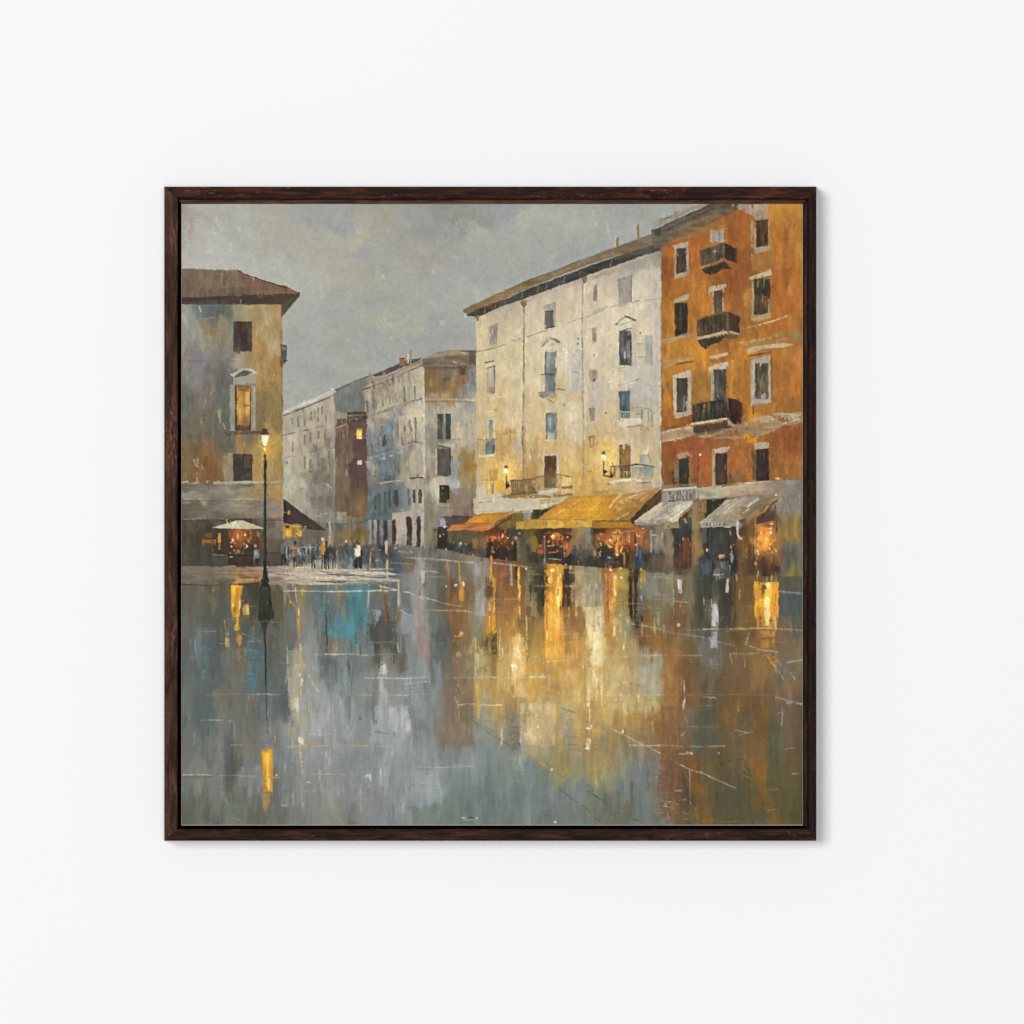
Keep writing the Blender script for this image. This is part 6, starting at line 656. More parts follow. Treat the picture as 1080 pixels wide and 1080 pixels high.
G('298,590 354,576 420,574 470,580 470,600 420,606 300,604', '''303,585,57544c 312,590,62676a 320,585,706a5c 330,590,5f6468 338,585,62676e 345,592,8a857a 350,585,58606a 362,588,56626c 370,580,3f4648 376,592,5d6a72 384,585,505a60 395,590,4f5a60 402,582,4c5052 410,588,55585a 416,592,4a5a6c 425,585,6d6a62 440,583,76746c 455,585,6c6a62 430,595,6a6558 447,598,85807a 460,595,6f7068 310,597,a09478 330,597,b0a48c 350,598,a89c84 375,597,7d7e78 395,598,6d7070 310,602,a09480 340,602,b0a58e 380,600,8a8a80''', p=2.4, warp=1, t='v', ta=.09)
brush(160, 299, 574, 470, 602, 7, 1.6, 90, jit=.08, a=.6, off=2, da=10)
# sunlit wet paving
G('284,600 300,597 345,599 375,602 410,603 418,606 405,608 422,612 423,613.4 405,616.4 360,616.6 284,616.6', '''300,600,a59a84 315,600,a89d86 330,604,b3a78e 345,601,b8ad96 350,608,b0a48c 365,604,a89c88 385,605,b5aa96 405,606,a8a294 310,608,ab9f88 330,611,b5a98e 350,614,a39a88 375,612,a89e8c 400,612,9a968a 300,614,958a78 370,608,8a8478''', p=2.2, warp=1.4, sy=2, t='h', ta=.1)
brush(120, 292, 599, 418, 616, 16, 1.6, 2, jit=.1, a=.65, off=2, da=4)
for s, c, wd in (('338,602.6 348,604 366,606.6 385,607.4', '4a4f55', 1.3), ('345,605.6 360,606.6 372,607', '3a3b3a', 1.2), ('335,613.4 350,613.6 364,614', '33332f', 1.4), ('300,599.6 318,598 330,599', 'd3c6aa', 1.), ('302,611 325,609 360,610 380,612', 'd3c8ae', 1.4), ('340,609.6 358,611 366,610', 'ded3bc', 1.), ('370,604 395,603.4 414,605.6', 'd0c6b2', 1.5), ('392,606 404,605 416,606.4', 'b8b0a0', 1.2), ('375,611 400,611 422,613.4', 'cbbd9c', 1.2), ('378,607.6 392,609 407,609', '4a5260', 1.2), ('384,612.6 404,615', '4a5a60', 1.4), ('300,604.6 325,605.4', 'c0b49a', 1.2), ('310,615.4 340,614.6', 'b8ae9a', 1.1), ('342,602 346,598 349,599', 'e0d6be', 1.), ('360,600.4 376,601.6', 'c9bfa9', 1.2), ('290,606 312,606.6', '7d7262', 1.)): L(c, wd, s, a=.8, dry=.15)
# street crowd, figure by figure
def figure(x, y0, y1, coat, head='8a6a50', legs='2a2826', wd=3., lean=0.):
    wd *= 1.25; h = y1 - y0; m = y0 + h * .58
    E(head, x + lean, y0 + h * .07, wd * .32, h * .075, soft=.3)
    F(coat, f'{x-wd*.3+lean},{y0+h*.15} {x+wd*.35+lean},{y0+h*.15} {x+wd*.5},{y0+h*.35} {x+wd*.42},{m} {x-wd*.45},{m} {x-wd*.5},{y0+h*.34}', w=.35, ta=.12)
    F(legs, f'{x-wd*.42},{m-1} {x-.2},{m-1} {x-wd*.12},{y1} {x-wd*.38},{y1-.4}', w=.25); F(legs, f'{x},{m-1} {x+wd*.42},{m-1} {x+wd*.46},{y1-1} {x+wd*.2},{y1-.6}', w=.25)
figure(299, 569, 597, '5d7078', '3b4c58', '2f2d2c', 4.6); L('2a2c30', 2., '301,578 301.4,592', a=.8, dry=.06); figure(311.6, 571, 599, '9a6440', '33302c', '3a2c24', 4.); E('c8824c', 311.6, 577.6, 1.6, 2.2, a=.9); L('33302c', 1.2, '315,585 316,597', a=.85); figure(320, 574, 598, '35434e', '4a5058', '33363a', 3.4); E('26292c', 319, 575.6, 1.8, 1.6, a=.9); L('7d9ab0', 1., '320.4,581 321,590', a=.7)
figure(330.6, 571, 600, '4d3f36', '5b4838', '33302e', 3.6); L('6f8798', 2., '319,576.6 328,577 337,577.6', a=.8, dry=.06); Q('8a7a66', 324, 579, 334, 584, a=.5, w=.8, dry=.15); figure(341, 567, 600, 'b57c2e', 'c0a888', '2c2826', 4.4); figure(345, 571, 601, '33302c', '2a2624', '2c2826', 4.4); F('c4882f', '338,574 343,572 344,580 341,585 339,583', w=.5, ta=.12); E('c8b9a0', 340.6, 568.6, 1.9, 1.9, a=.85, dry=.06); Q('4a6a88', 335.4, 573, 338, 578, a=.7, w=.5, dry=.08); L('4f6c8a', 2.6, '337,589 341,592', a=.7, dry=.1); E('c8905a', 338.4, 587.6, 1.8, 1., a=.75)
figure(352.6, 571.6, 600, '3c3c40', '33302e', '3a3a40', 3.4); E('c98a2f', 356.2, 583.6, 1.4, 3.6, a=.9, dry=.04); L('b5702c', 1.2, '352,567 352.6,572', a=.5); L('d9c79c', 1., '354.6,592 355,598', a=.8); figure(366, 569.6, 598, '3d4444', '7d8a90', '5a6470', 4.); E('bcbec0', 366, 570.8, 1.3, 2.2, a=.85); E('b5703c', 363.6, 573, 1., 1.8, a=.8); figure(373.4, 569, 598, '34485c', '5d7480', '4a5a68', 3.); figure(377.6, 570.6, 600, 'd8cbb2', '8a5a40', '2a2a2e', 4.6); E('3a2c26', 376.4, 572.4, 1.6, 1.5, a=.9); F('ded3bf', '376,575 379,576 379.4,583 378,588 375.6,586', w=.4, ta=.06); F('2b2c30', '380,580 383,579.6 382.4,590 382,600 379.6,600 380,588', w=.4); E('22211f', 375.4, 594.4, 2.6, 5, a=.95, soft=.25); figure(386.8, 571, 596, '3c4a5e', '3a302c', '3f4c5c', 3.2); E('7d5a40', 386, 570, 1.1, 1.6, a=.8); E('a8603c', 392.6, 575.8, 1.6, 2., a=.85, dry=.05); E('bfae98', 400.6, 580, 1., 1.2, a=.7)
L('e0b04a', 1.5, '390.6,580 390.8,600', a=.9, dry=.06); L('d2982c', 1.2, '390.8,585 390.6,602', a=.8); Q('5a5246', 393, 582, 402, 600, a=.6, w=.8, dry=.12); L('b09c84', 1., '395,591.4 400,591', a=.8); L('a8a49a', .9, '386,579.6 400,580.2 410,580', a=.75, dry=.12)
E('d8c4a2', 407.4, 573, 1.5, 3.4, a=.95, soft=.3); F('d3c0a0', '406,572 409.2,571.6 409,579 408,585 406.6,584', w=.35); L('d9c48c', 1.8, '408.4,583 408.6,600', a=.9, dry=.05); L('e0c850', 1.3, '408.4,598 408.8,610', a=.85); Q('4c5a6c', 401, 589, 406.6, 602, a=.6, w=.7, dry=.1); E('c9a48c', 417, 578.4, 2., 1.6, a=.85, dry=.05); E('7d8a9a', 430, 583.6, 1.2, 1.2, a=.8); L('c9c0ac', .8, '420,582 436,582.4', a=.8, dry=.12); L('a89a84', .9, '383,579 370,579', a=.5, dry=.2)
for x, c in ((304, '3a3c40'), (324, '5a6a78'), (334, '707878'), (348, '6a7480'), (359, '4a5460'), (362, '5a6878'), (370, '7d8894'), (395, '46525c'), (413, '4a4c4e'), (436, '6f6c64')): L(c, 1.8, f'{x},578 {x+.4},{592+rng.rand()*6}', a=.6, dry=.15)
for x, c, hd in ((304.6, '3a3a3c', '6a5444'), (307.6, '5b5650', '8a6a54'), (325.6, '3c444c', '7a6450'), (334.6, '44484c', '9a8468'), (348.6, '3a3836', '5a4a3c'), (358.6, '4a4e54', '8a7260'), (361.6, '3e4650', 'a08068'), (369.8, '4c5256', '7d6a58'), (383.6, '34363a', '6e5848'), (389.4, '46423c', 'a87850'), (395.6, '4a4c50', '8a7058'), (403.4, '40464e', '7a6654'), (411.4, '504c46', 'a08870')):
    y = 571.5 + rng.rand() * 3; figure(x, y, 588 + rng.rand() * 5, c, hd, '4a4844', 2.)
brush(620, 299, 567, 440, 602, 4.5, 1.5, 90, jit=.13, a=.6, off=2., da=20)
for c, x, y, rx, ry, a in (('8f8c82', 313, 592, 3, 8, .4), ('9a968a', 336, 594, 3, 7, .45), ('8a8c8a', 361, 592, 3, 8, .35), ('9a9488', 349, 596, 2.4, 5, .5), ('b5aa94', 325, 597, 4, 4, .5), ('a8a090', 370, 598, 5, 3, .5), ('8c8e8c', 398, 590, 3, 8, .35)): E(c, x, y, rx, ry, a=a, soft=.9, dry=.1)
for i in range(34): x = rng.uniform(300, 400); y = rng.uniform(600, 615); L(['d6cab0', 'c9bfaa', 'dfd6c0'][i % 3], rng.uniform(.8, 1.8), f'{x},{y} {x+rng.uniform(8,26)},{y+rng.uniform(-.5,.6)}', a=rng.uniform(.3, .6), dry=.2)
# street lamp on the left
E('e3a936', 282, 472, 16, 22, a=.5, soft=1.); E('f0bd48', 280.6, 468, 9, 12, a=.6, soft=1.); E('f6cf60', 279, 478, 4, 9, a=.6, soft=1.)
F('4a3a30', '276.4,452 282,452 282,455 284.4,458.4 274.4,458.8 277,455', w=.25); L('7a2f1c', 1.2, '275,457.6 283,457.2', a=.7, dry=.05); F('fff2cc', '275.6,459.2 284,459 282.6,466 280.4,471.6 278.4,471.6 276.6,466', w=.25); E('ffffff', 279.8, 463.2, 2.6, 3.2, soft=.4); E('f8d67a', 279.2, 473, 1.6, 4, a=.9); E('d9982c', 283, 467, 1., 2., a=.8); L('7a3f18', .8, '277.4,470 279,471.6 281.6,470', a=.8)
L('35322b', 2., '280,480 279.6,490', a=.85, dry=.06); F('3a352c', '277.6,486.6 279,484 281.6,486 281.6,491 280,494 278,492', w=.4, ta=.15); L('d3b06a', 1., '277.6,484 277.8,495', a=.7); L('25282a', 2.7, '279.8,492 279.8,540 279.6,597', a=.97, dry=0., w=.15); L('4a5054', .8, '278.9,500 278.9,590', a=.6, dry=.15); F('24231f', '278.4,596 281,596 282.4,606 283,611 276,612 277.6,605', w=.25)
F('201f1c', '275.4,612 277,608.6 282.4,608 284,612 283,616 286,618.6 274,619 276,616', w=.4, ta=.2); E('66655e', 278, 609.6, .8, .8, a=.8); E('66655e', 281.6, 612.6, .8, .7, a=.7); F('33322b', '274.6,619 286,618 286.4,632 289.4,652 284,654.6 273,655 272,652 273.6,634', w=.5, ta=.12); Q('5b5e62', 277, 619.4, 284, 622, a=.55, w=.6, t='h', dry=.1); F('26251f', '273,646 289,645 289.4,653 284,654.6 273,655', a=.7, w=.6, dry=.08); L('4a4a42', 1., '277,622 275.6,645', a=.6, dry=.2); L('4a4a42', 1.2, '281.6,624 282,645', a=.4, dry=.3); E('b5472a', 282.4, 636, 1., 1.2); L('1f1f1b', 1.6, '284.6,620 286.4,640', a=.5, dry=.15)
L('77766a', 1.1, '266,655.6 280,656 297,656.2', a=.75, dry=.15)
F('2a2a26', '275,656.6 284,656.6 281.4,664 280.6,676 279.2,676 278,666', a=.85, w=.5); L('262a2c', 1.6, '279.6,674 280.4,690 280.6,720', a=.95, dry=0, w=.2); L('33393b', 1.2, '280.6,720 281.2,752 282.4,774', a=.65, dry=.12, w=.2); E('1d2022', 279.6, 720.2, 1.3, .9); L('3a4650', 1.3, '281.6,735 282.6,775', a=.7, dry=.05); Q('4c4a42', 283, 668, 288, 694, a=.45, w=1, dry=.2); L('7a4030', 1.3, '287.6,674 287.6,680', a=.7, dry=.05); L('3d423f', 2, '275.6,660 275.4,668', a=.4, dry=.2)
# yellow lights in the water, left
F('d99a2e', '244,618 256,617.4 255.6,626 254,630 254.6,640 252.4,651 245.6,651 243.8,640 244,626', w=.6, ta=.14); F('eab544', '245,619 248,619 248,648 246,648', a=.7, w=.6, dry=.1); F('edd199', '251.6,634 254,632 255,640 253.6,644 252,640', a=.85, w=.4); E('f0d9a8', 246.6, 638.4, 1.2, 1.6); E('c8842c', 249.6, 626, 1., 5, a=.8, dry=.1); L('9a6c28', 1., '250,620 250.4,632', a=.6, dry=.1); E('4a3f2c', 247, 643, 1.2, 2., a=.6, dry=.1); L('e0a84a', 1., '254,634 260,633.4', a=.8); F('cfa04a', '256,640 260,637 263,638 263.4,648 257,649 255.6,645', a=.85, w=.6, dry=.05); F('d6bd85', '260,638 263,637.6 263,648.6 261,649', a=.8, w=.5, dry=.05); E('2f2d25', 260, 634.6, 2.2, 1.4, a=.8); F('3a3a32', '254.6,636 257,636 256,645 254,648', a=.6, w=.5); L('a99a78', 1., '264,640 271,638.6', a=.7, dry=.1)
F('dda033', '249,652 252,652 252,660 250,663 252.4,660 254,663 250,665 247.6,665 247,661 250,657', a=.95, w=.4); E('c8601e', 251, 669.6, 2.6, 3, a=.85, dry=.05); F('cb9038', '247.6,667 251,670 254.6,669 255,678 252.6,682 250,676', a=.85, w=.5, dry=.05); L('b88a4a', 1.2, '237,654 238,663', a=.8, dry=.05); E('a5854a', 239.6, 668, 2.2, 3., a=.75, dry=.1); Q('c9a05c', 238, 672.6, 242, 682.4, a=.9, w=.35); L('dcb878', 1.1, '239,673 239,682', a=.6); L('b8955a', 1.1, '239,653 252,654 258,652.6', a=.5, dry=.25); Q('9a8052', 248.6, 684, 257, 696, a=.5, w=1., dry=.15); E('b0905a', 254, 693, 2.6, 2.4, a=.6, dry=.15)
E('b08a3c', 238, 631, 1.8, 1.3, a=.8, dry=.05); E('9a8c60', 226, 622, 2.4, 2., a=.8, dry=.1); Q('74602c', 229, 621, 241, 627, a=.5, w=1, dry=.2); L('9a8f72', 1., '224,634 228,637', a=.5); E('8f6a2c', 243.6, 660, 1.5, 2, a=.5)
for s, c, wd in (('213,666 222,665.6 228,665.6', '7f9496', 1.2), ('205,672 206,684', '8aa8b8', 1.6), ('206,677 208,692', '7096a6', 1.4), ('201,693 214,692.6 222,694', '5f949e', 1.4), ('212,684 222,684', '5c9aa0', 2.), ('205,700 203,690', '5f8a96', 1.5), ('255,668 275,676', '77857e', 1.2), ('258,676 276,676.6', '8a9a9c', 1.), ('258,684 272,687', '5f90a4', 1.3), ('262,694 278,694', '6b96a6', 1.2), ('252,696 256,702', 'a5b0ac', 1.2), ('254,713 262,710 270,712', '4f7f96', 2.6), ('260,716 269,716', '4f7f96', 2.), ('254,718 262,719', '94a098', 1.), ('248,719 260,718', '8f8a78', .9)): L(c, wd, s, a=.65, dry=.25)
F('4a6a78', '224,708 236,698 236,720 224,720', a=.4, w=1.5, dry=.2); F('4b7688', '260,684 277,688 276,706 262,706', a=.45, w=2, dry=.2)
L('a98454', 1.1, '216,733.6 228,732 262,732.2', a=.8, dry=.1); L('c9c6b6', 1.1, '262,732.6 280,732.2 303,732.6', a=.9, dry=.05); L('a08048', 1.2, '226,732.4 264,732', a=.5, dry=.2); L('aaa998', 1., '212,759.6 226,759.4 235,759.8', a=.8, dry=.1); L('b5b3a3', 1.1, '224,759.2 231,759.4', a=.8); L('a5a698', 1.3, '242,760.4 246,760.8', a=.9); L('50534c', 1.6, '244.6,762 245,784', a=.6, dry=.1); L('a5a79c', 1.2, '243,786 250,785.4 256,785', a=.7, dry=.1); L('8a8f8c', 1., '252,786 278,785.6', a=.45, dry=.25); L('7e7d6c', 1., '251,745.4 266,745', a=.6, dry=.1); L('7e7d6c', .9, '252,749 264,748.6', a=.6); L('8f927f', 1., '266,734 267,742', a=.6); L('426470', 2.2, '218.6,735 219,760 220,780', a=.45, dry=.15); L('4f6a70', 1.6, '204,758 204.6,772', a=.5, dry=.1); L('8a9294', 1.4, '229,778 231,784 233,800', a=.6, dry=.2); L('797c76', 1.6, '233,806 235,840', a=.5, dry=.2); Q('54655f', 221, 736, 232, 755, a=.3, w=1.5, dry=.2)
E('7f7860', 254, 796, 4, 5.6, a=.55, dry=.2); Q('53564e', 241, 800, 254, 815, a=.45, w=1.5, dry=.15); L('b5b8ac', 1.3, '193,817.4 210,817 224,817.2', a=.85, dry=.1); L('3a3c36', .9, '193,819.4 215,819.8 226,818.4', a=.7, dry=.1); L('a4a69c', 1.1, '226,817.6 250,818 272,818.4', a=.6, dry=.2); L('989a90', 1.2, '234,835 240,848 248,846', a=.5, dry=.3); L('8f9188', 1.2, '236,862 254,864', a=.5, dry=.3); L('8a8c84', 1.3, '243,850 255,851', a=.45, dry=.3)
F('d49a34', '276,791 288,790 288,834 277.6,835 277,815 275.4,800', w=.6, ta=.12); F('eac25c', '281,794 284,793 284,812 282,830 280,826 281.6,808', a=.85, w=.5, dry=.03); F('f3d98a', '282.6,822 285,820 285,832 283,833', a=.85, w=.4, dry=.03); L('a8743a', 1.6, '275.6,792 276.4,806 277.8,825', a=.75, dry=.1); L('e8b44a', 1.4, '287.6,820 295,820.4', a=.85, dry=.05); E('f0dfb0', 292, 817.4, 2., 1.4, a=.9, dry=.05); L('d9aa4a', 1., '289,816 293,820', a=.7)
F('b58f4c', '277,836 288,836 286,845 280,856 277,850', a=.6, w=.8, dry=.15); L('c09040', 2, '280,838 279,850', a=.6, dry=.2); L('a58450', 2.6, '282,855 284,868', a=.35, dry=.3); L('d9a53c', 1.2, '284.6,769 286,776', a=.8); F('cf9a34', '289.8,775.6 291.2,775.6 291,783 290,783', w=.2); L('cf9a34', 1., '280,776 287,776.4 291,776', a=.8, dry=.05); E('ab8d54', 284, 779, 3.6, 2.8, a=.5, dry=.15); L('b09a6a', 1., '279,785.8 291,785.6', a=.8); L('8f8564', 1.6, '278,788.6 290,788', a=.6); L('a58a52', 1.3, '309.6,808 310,848', a=.55, dry=.1); L('a5895a', 1.2, '300,810 301,830', a=.4, dry=.2)
# light trail at x = 315 and the bright patches beyond it
for s, c, wd in (('303,624 307,634 305,640', 'b98e3a', 1.4), ('312,620 313,634', 'cdb27c', 1.2), ('319,621 319,628', 'd3a42c', 1.6), ('306,634 312,640', 'd28a2c', 1.8), ('315,643 315,655', 'e0a33c', 2.4), ('315,650 316,670', 'cf8b30', 1.8), ('316.6,655 317,672', 'a5783c', 1.), ('317,680 317,700', 'd9bd84', 3.2), ('316.6,690 316.4,704', 'e3c27c', 2.6), ('316,704 322,702', 'd9a94e', 3.), ('315,712 317,722', 'e0ad5a', 2.6), ('318,720 317.6,732', 'd3b57c', 2.), ('303,683 304,712 305,730', 'b3a888', 1.6), ('326,712 330,720 336,729', 'cdb27c', 1.6)): L(c, wd, s, a=.85, dry=.12)
E('f3e3bc', 315.4, 646.6, .9, 2.6); E('f6ecd2', 316.6, 712, 1.6, 3., a=.9); E('fbf6ea', 318, 717.4, 2.4, 2.2, a=.9, dry=.05); E('e29a3c', 314.6, 715, 1.4, 1.8, a=.85); E('c07a3c', 312.4, 679, 1.4, 2., a=.8, dry=.05); F('f3eee2', '309.6,736 315.6,735.6 316,748 313.6,752 311,745', w=.5); F('e8c98a', '307,737 311,737 311,748 308.6,749', a=.9, w=.5); E('fffdf4', 312.6, 738.6, 2., 2.4, soft=.4); E('d9a84a', 311, 747.4, 2.4, 1.8, a=.8, dry=.05); L('ece4cc', 1.3, '315.4,748 314.6,758', a=.85, dry=.05); L('d9cda8', 1.6, '314,756 318,767', a=.7, dry=.1); F('bda76a', '302,766 312,768 320,776 318,782 306,778', a=.5, w=1.5, dry=.2); E('f3eee0', 317.6, 780.4, 3.4, 3.4, a=.9, soft=.4, dry=.05); E('f8f4ea', 316.4, 778, 1.8, 1.6); E('d9b04c', 323, 782, 1.6, 2., a=.7, dry=.05); E('e9dcba', 318.6, 784, 2.4, 1.6, a=.8, dry=.05); L('c9b078', 1.6, '317,786 317.6,800', a=.8, dry=.06); E('d9a860', 319, 803, 1.8, 2., a=.85); L('c9b58a', 1.6, '318.6,806 319.6,815', a=.7, dry=.1); E('a59a74', 329, 797, 5, 6, a=.45, dry=.2); L('e0a84a', 1.2, '303,787.6 322,786.8 345,786.4 390,786.2', a=.85, dry=.1); L('d3a85c', 1.2, '340,786.4 391,786.2', a=.7, dry=.1); L('b3b6b0', 1., '391,787 425,787.4', a=.5, dry=.2)
L('c9b482', 1., '318,816.6 345,816.4 365,817', a=.75, dry=.15); L('5a5a50', .8, '325,818 356,818.2', a=.5, dry=.2); E('d3d3c8', 325, 825, 3.4, 1., a=.75, dry=.15); L('a9aba2', 1.2, '322,835 334,834', a=.6, dry=.2); E('a4a69e', 300, 849.6, 4, 1.6, a=.7, dry=.1); L('4f5049', 1., '296,851 305,852.4', a=.6); L('c9c9bf', 1., '326,774.4 350,773.4', a=.8, dry=.1)
E('b5a77c', 330, 741, 4, 4, a=.4, dry=.25); E('b5a77c', 328, 750, 4, 2, a=.4, dry=.25); F('9fa3a1', '334,735 350,736 352,762 338,776 326,765', a=.5, w=2, dry=.06); F('a5a8a4', '342,738 351,742 352,760 346,764', a=.4, w=1.5, dry=.1); F('c9a566', '309,684 319,682 318,700 312,704', a=.3, w=1.2, dry=.1)
# turquoise water, door reflections
F('3f808c', '367,624 388,624 387,650 378,668 367,655', a=.75, w=1.6, ta=.07, dry=.05); F('3f8793', '346,662 356,652 374,656 374,670 366,672 348,673', a=.65, w=1.6, t='h', ta=.09, dry=.05); F('4a919f', '350,660 372,657 372,662 352,664', a=.5, w=1.2, t='h', dry=.15); F('4592a0', '358,664 374,662 373,671 360,671', a=.5, w=1., t='h', dry=.1); Q('4a818c', 338, 640, 344, 670, a=.4, w=1, dry=.15); L('6a8f96', 1.4, '354,655 354.6,675', a=.7, dry=.1)
for s, c, wd in (('342.6,626 342.4,640', 'b5803a', 1.6), ('344,640 345,688', '5a4a34', 1.6), ('344.6,650 345.4,680', '3f3a2e', 1.1), ('355.4,625 356,637', '8d6a3c', 1.6), ('355,620 356,625', 'c87a2c', 1.4), ('366.8,630 367,655', '7a5a34', 1.4), ('360,628 361,650', '8d7a58', 1.8), ('352,628 352,640', '75705e', 2.), ('337,642 338,680', '7a7a70', 1.4), ('342,643.6 358,643.4', '9aa39a', .9), ('389,617 389,637', 'cdbfa0', 1.7), ('402.4,617 402,623', 'e0b52c', 1.8), ('401,624 400,638', '8f7030', 1.6), ('406,628 410,655', '7a4a24', 2.6), ('409,625 409,640', '8a5a30', 2.), ('420.6,615 420.6,640', 'c9bd96', 2.), ('420.4,640 419.6,660', '8a755a', 1.3), ('421,645 418,668', '8a6a44', 1.), ('402,642 411,660', '8a5230', 1.8), ('394.6,645 395,652', 'b56a4c', 1.8), ('395,655 412,656', '54544e', 3.), ('419,678 421,688', 'aba696', 1.4), ('351.6,680 353,686', 'b09070', 1.8), ('355,678 355,688', 'b0986c', 1.6), ('370,676 371,688', '55605e', 1.8), ('377,680 378,688', '8a9694', 1.6)): L(c, wd, s, a=.8, dry=.12)
E('d9822c', 356.4, 627, 1.4, 2.4, a=.95); F('8fa5bc', '396,644 402,644.6 402.4,656 397,655', a=.85, w=.4, dry=.04); L('b0bccb', 1., '393,643.6 402,644', a=.8); F('47473f', '386,658 417,655 417,676 386,676', a=.55, w=1.2, t='v', ta=.07, dry=.06); F('57584f', '388,664 415,661 415,674 390,675', a=.4, w=1, t='h', dry=.1); L('8a845e', 1.1, '390,677.6 402,677.4 416,677', a=.8, dry=.1); F('87949f', '423,646 433.6,650 433.6,668 430,672 423,668', a=.75, w=.5, ta=.06); L('c4c4bc', 1.2, '422.6,643.6 428,646.6 435,650', a=.85); Q('6a7078', 423,626, 433, 642, a=.7, w=.6, dry=.06); L('4f5a66', 1.4, '423,667.6 432,672', a=.5, dry=.1); Q('5b7a8c', 410, 626, 418, 638, a=.45, w=1, dry=.15); L('8a8a84', 1.2, '422.6,672 423,690', a=.6, dry=.1)
for s, c, wd in (('300,623.6 320,623.2 345,624 380,623.2 410,622.6', 'c9cbbe', 1.2), ('345,624 395,623.6 420,622.6', 'd6d6c8', 1.2), ('420,623 430,624 440,629 449,633', 'cfc5a4', 1.4), ('400,618 412,621 434,626', 'd3c7a4', 1.2), ('334,690.4 345,690 362,690.4', 'b0a88e', 1.1), ('344,690 370,690 388,691', 'd8d4c4', 1.3), ('388,690.6 420,690', 'b0a890', .9), ('300,691.2 334,690.6', 'a09a88', .8), ('385,715 400,715.2 425,715.4 450,714.6', 'bcbdb4', 1.3), ('398,714.6 430,715.6', 'c9c9c0', .9), ('376,733 392,732.8', 'c0a468', 1.1), ('406,733.2 430,733.4', 'cba866', 1.3), ('418,733.6 450,732', 'a8aaa4', 1.1), ('290,732.6 304,732.4', 'c0bfae', 1.), ('430,705 426,708 420,704 415,698', '5f605a', 1.2), ('368,699 385,699.6', '9a7a6a', .8), ('383,698 378,710', '6a6e6a', .9), ('424,722 450,719', 'a8aeae', 1.4), ('426,726 446,724', '9aa2a2', 1.)): L(c, wd, s, a=.85, dry=.12)
F('bcbdb6', '399,711 402,699 405,698 409,708 408,712', a=.9, w=.6, dry=.03); E('d3d3cc', 405, 705, 2., 5, a=.85, dry=.05); Q('a8aba4', 399, 712, 405, 760, a=.5, w=1, dry=.1); L('b8bab2', 1.6, '403,718 403.4,750', a=.6, dry=.2); F('a4a9a6', '394,764 404,760 404,770 396,772', a=.5, w=1, dry=.1); F('adb2ae', '412,745 432,746 434,768 426,774 412,770', a=.6, w=2, dry=.06); F('bcc0b8', '428,764 431,760 431,772 427,773', a=.85, w=.5); L('b5b9b2', 1.6, '392,760 394,774', a=.6, dry=.1); L('686c68', 1.4, '396,772 410,774', a=.6, dry=.15); L('474742', 1.6, '367.6,698 368.4,706', a=.85, dry=.04); L('50544f', 1.2, '368.6,704 369,712', a=.6, dry=.1); L('5a5f5e', 2., '372,712 371,728', a=.35, dry=.25); E('555c5c', 380, 757, 3, 4, a=.5, dry=.3); L('606664', 1.4, '425.4,722 425,727', a=.7); Q('5c7074', 367, 725, 371, 745, a=.4, w=.8, dry=.2)
for x in (364, 378, 388, 394, 410, 416): L('6f7a7c', 1.6, f'{x},{735+rng.rand()*8} {x},{768}', a=.3, dry=.3)
# grey water in front
E('ccd0cc', 389, 818, 3.4, 2.2, a=.8, dry=.15); E('848c96', 388, 824, 3, 5, a=.6, dry=.1); L('d6d8d2', 1.2, '385,818.6 389,818 391,822', a=.85); L('c8ccc8', 1.2, '388,830 391,828', a=.8); F('8794a6', '414,836 424,832 436,838 464,835 464,846 440,850 416,864', a=.5, w=1.5, dry=.06); F('98a4a4', '440,815 455,812 462,820 464,832 440,838 436,824', a=.5, w=2, t='i', dry=.08); L('b3bbb5', 1.3, '456,832 464,830', a=.7, dry=.1); E('5a6864', 431, 834, 3.4, 3., a=.55, dry=.2); E('5c6a66', 436, 829, 3, 2., a=.4, dry=.25); L('5a635c', 1.4, '430,853 436,851 441,853.4', a=.7, dry=.1); L('c8c4ae', 1., '435,808.8 460,809.4 480,808.8 500,808.4', a=.55, dry=.25); L('5f6b6c', 1.2, '440,811 452,811', a=.7, dry=.1); L('bcbcae', 1.1, '460,809 467,809.4', a=.8); L('a88f76', 1., '480,808 508,807', a=.6, dry=.15); F('6c7d74', '445,850 478,846 478,866 446,866', a=.4, w=2, t='h', dry=.08); L('5f6f6a', 1., '452,850 478,848', a=.4, dry=.2)
E('d9ddd6', 489.6, 862.6, 3.6, 1.3, a=.85, dry=.1); E('d9ddd6', 502.6, 862.4, 2.6, 1.3, a=.85, dry=.1); L('394846', 1.4, '492,863.6 497,862 502,863.4', a=.85); L('cfd5cf', 1., '490,864.4 497,864.8 503,863.8', a=.7, dry=.1); E('d3d9d4', 585.6, 867, 2.2, 1., a=.85); L('4a5452', 1., '588,866 592,867.4', a=.7); E('8f8a68', 376, 861, 3., 2., a=.4, dry=.2); L('8f8e78', 1.6, '370,862 376,867', a=.5, dry=.2); E('9c9a8a', 354, 852, 8, 5, a=.4, dry=.25); L('cdd0cc', 1.1, '390,818 382,819', a=.5)
def drag(x0, y0, x1, y1, r, k):
    """a dry brush pulled down over wet paint"""
    sl = box(x0, y0, x1, y1, 0); a = blur(IMG, 0, r); f = (k * np.clip(.6 + .4 * TI[sl], 0, 1) * np.clip((GY[sl] - y0) / 8, 0, 1))[..., None]
    IMG[sl] += (a[sl] - IMG[sl]) * f
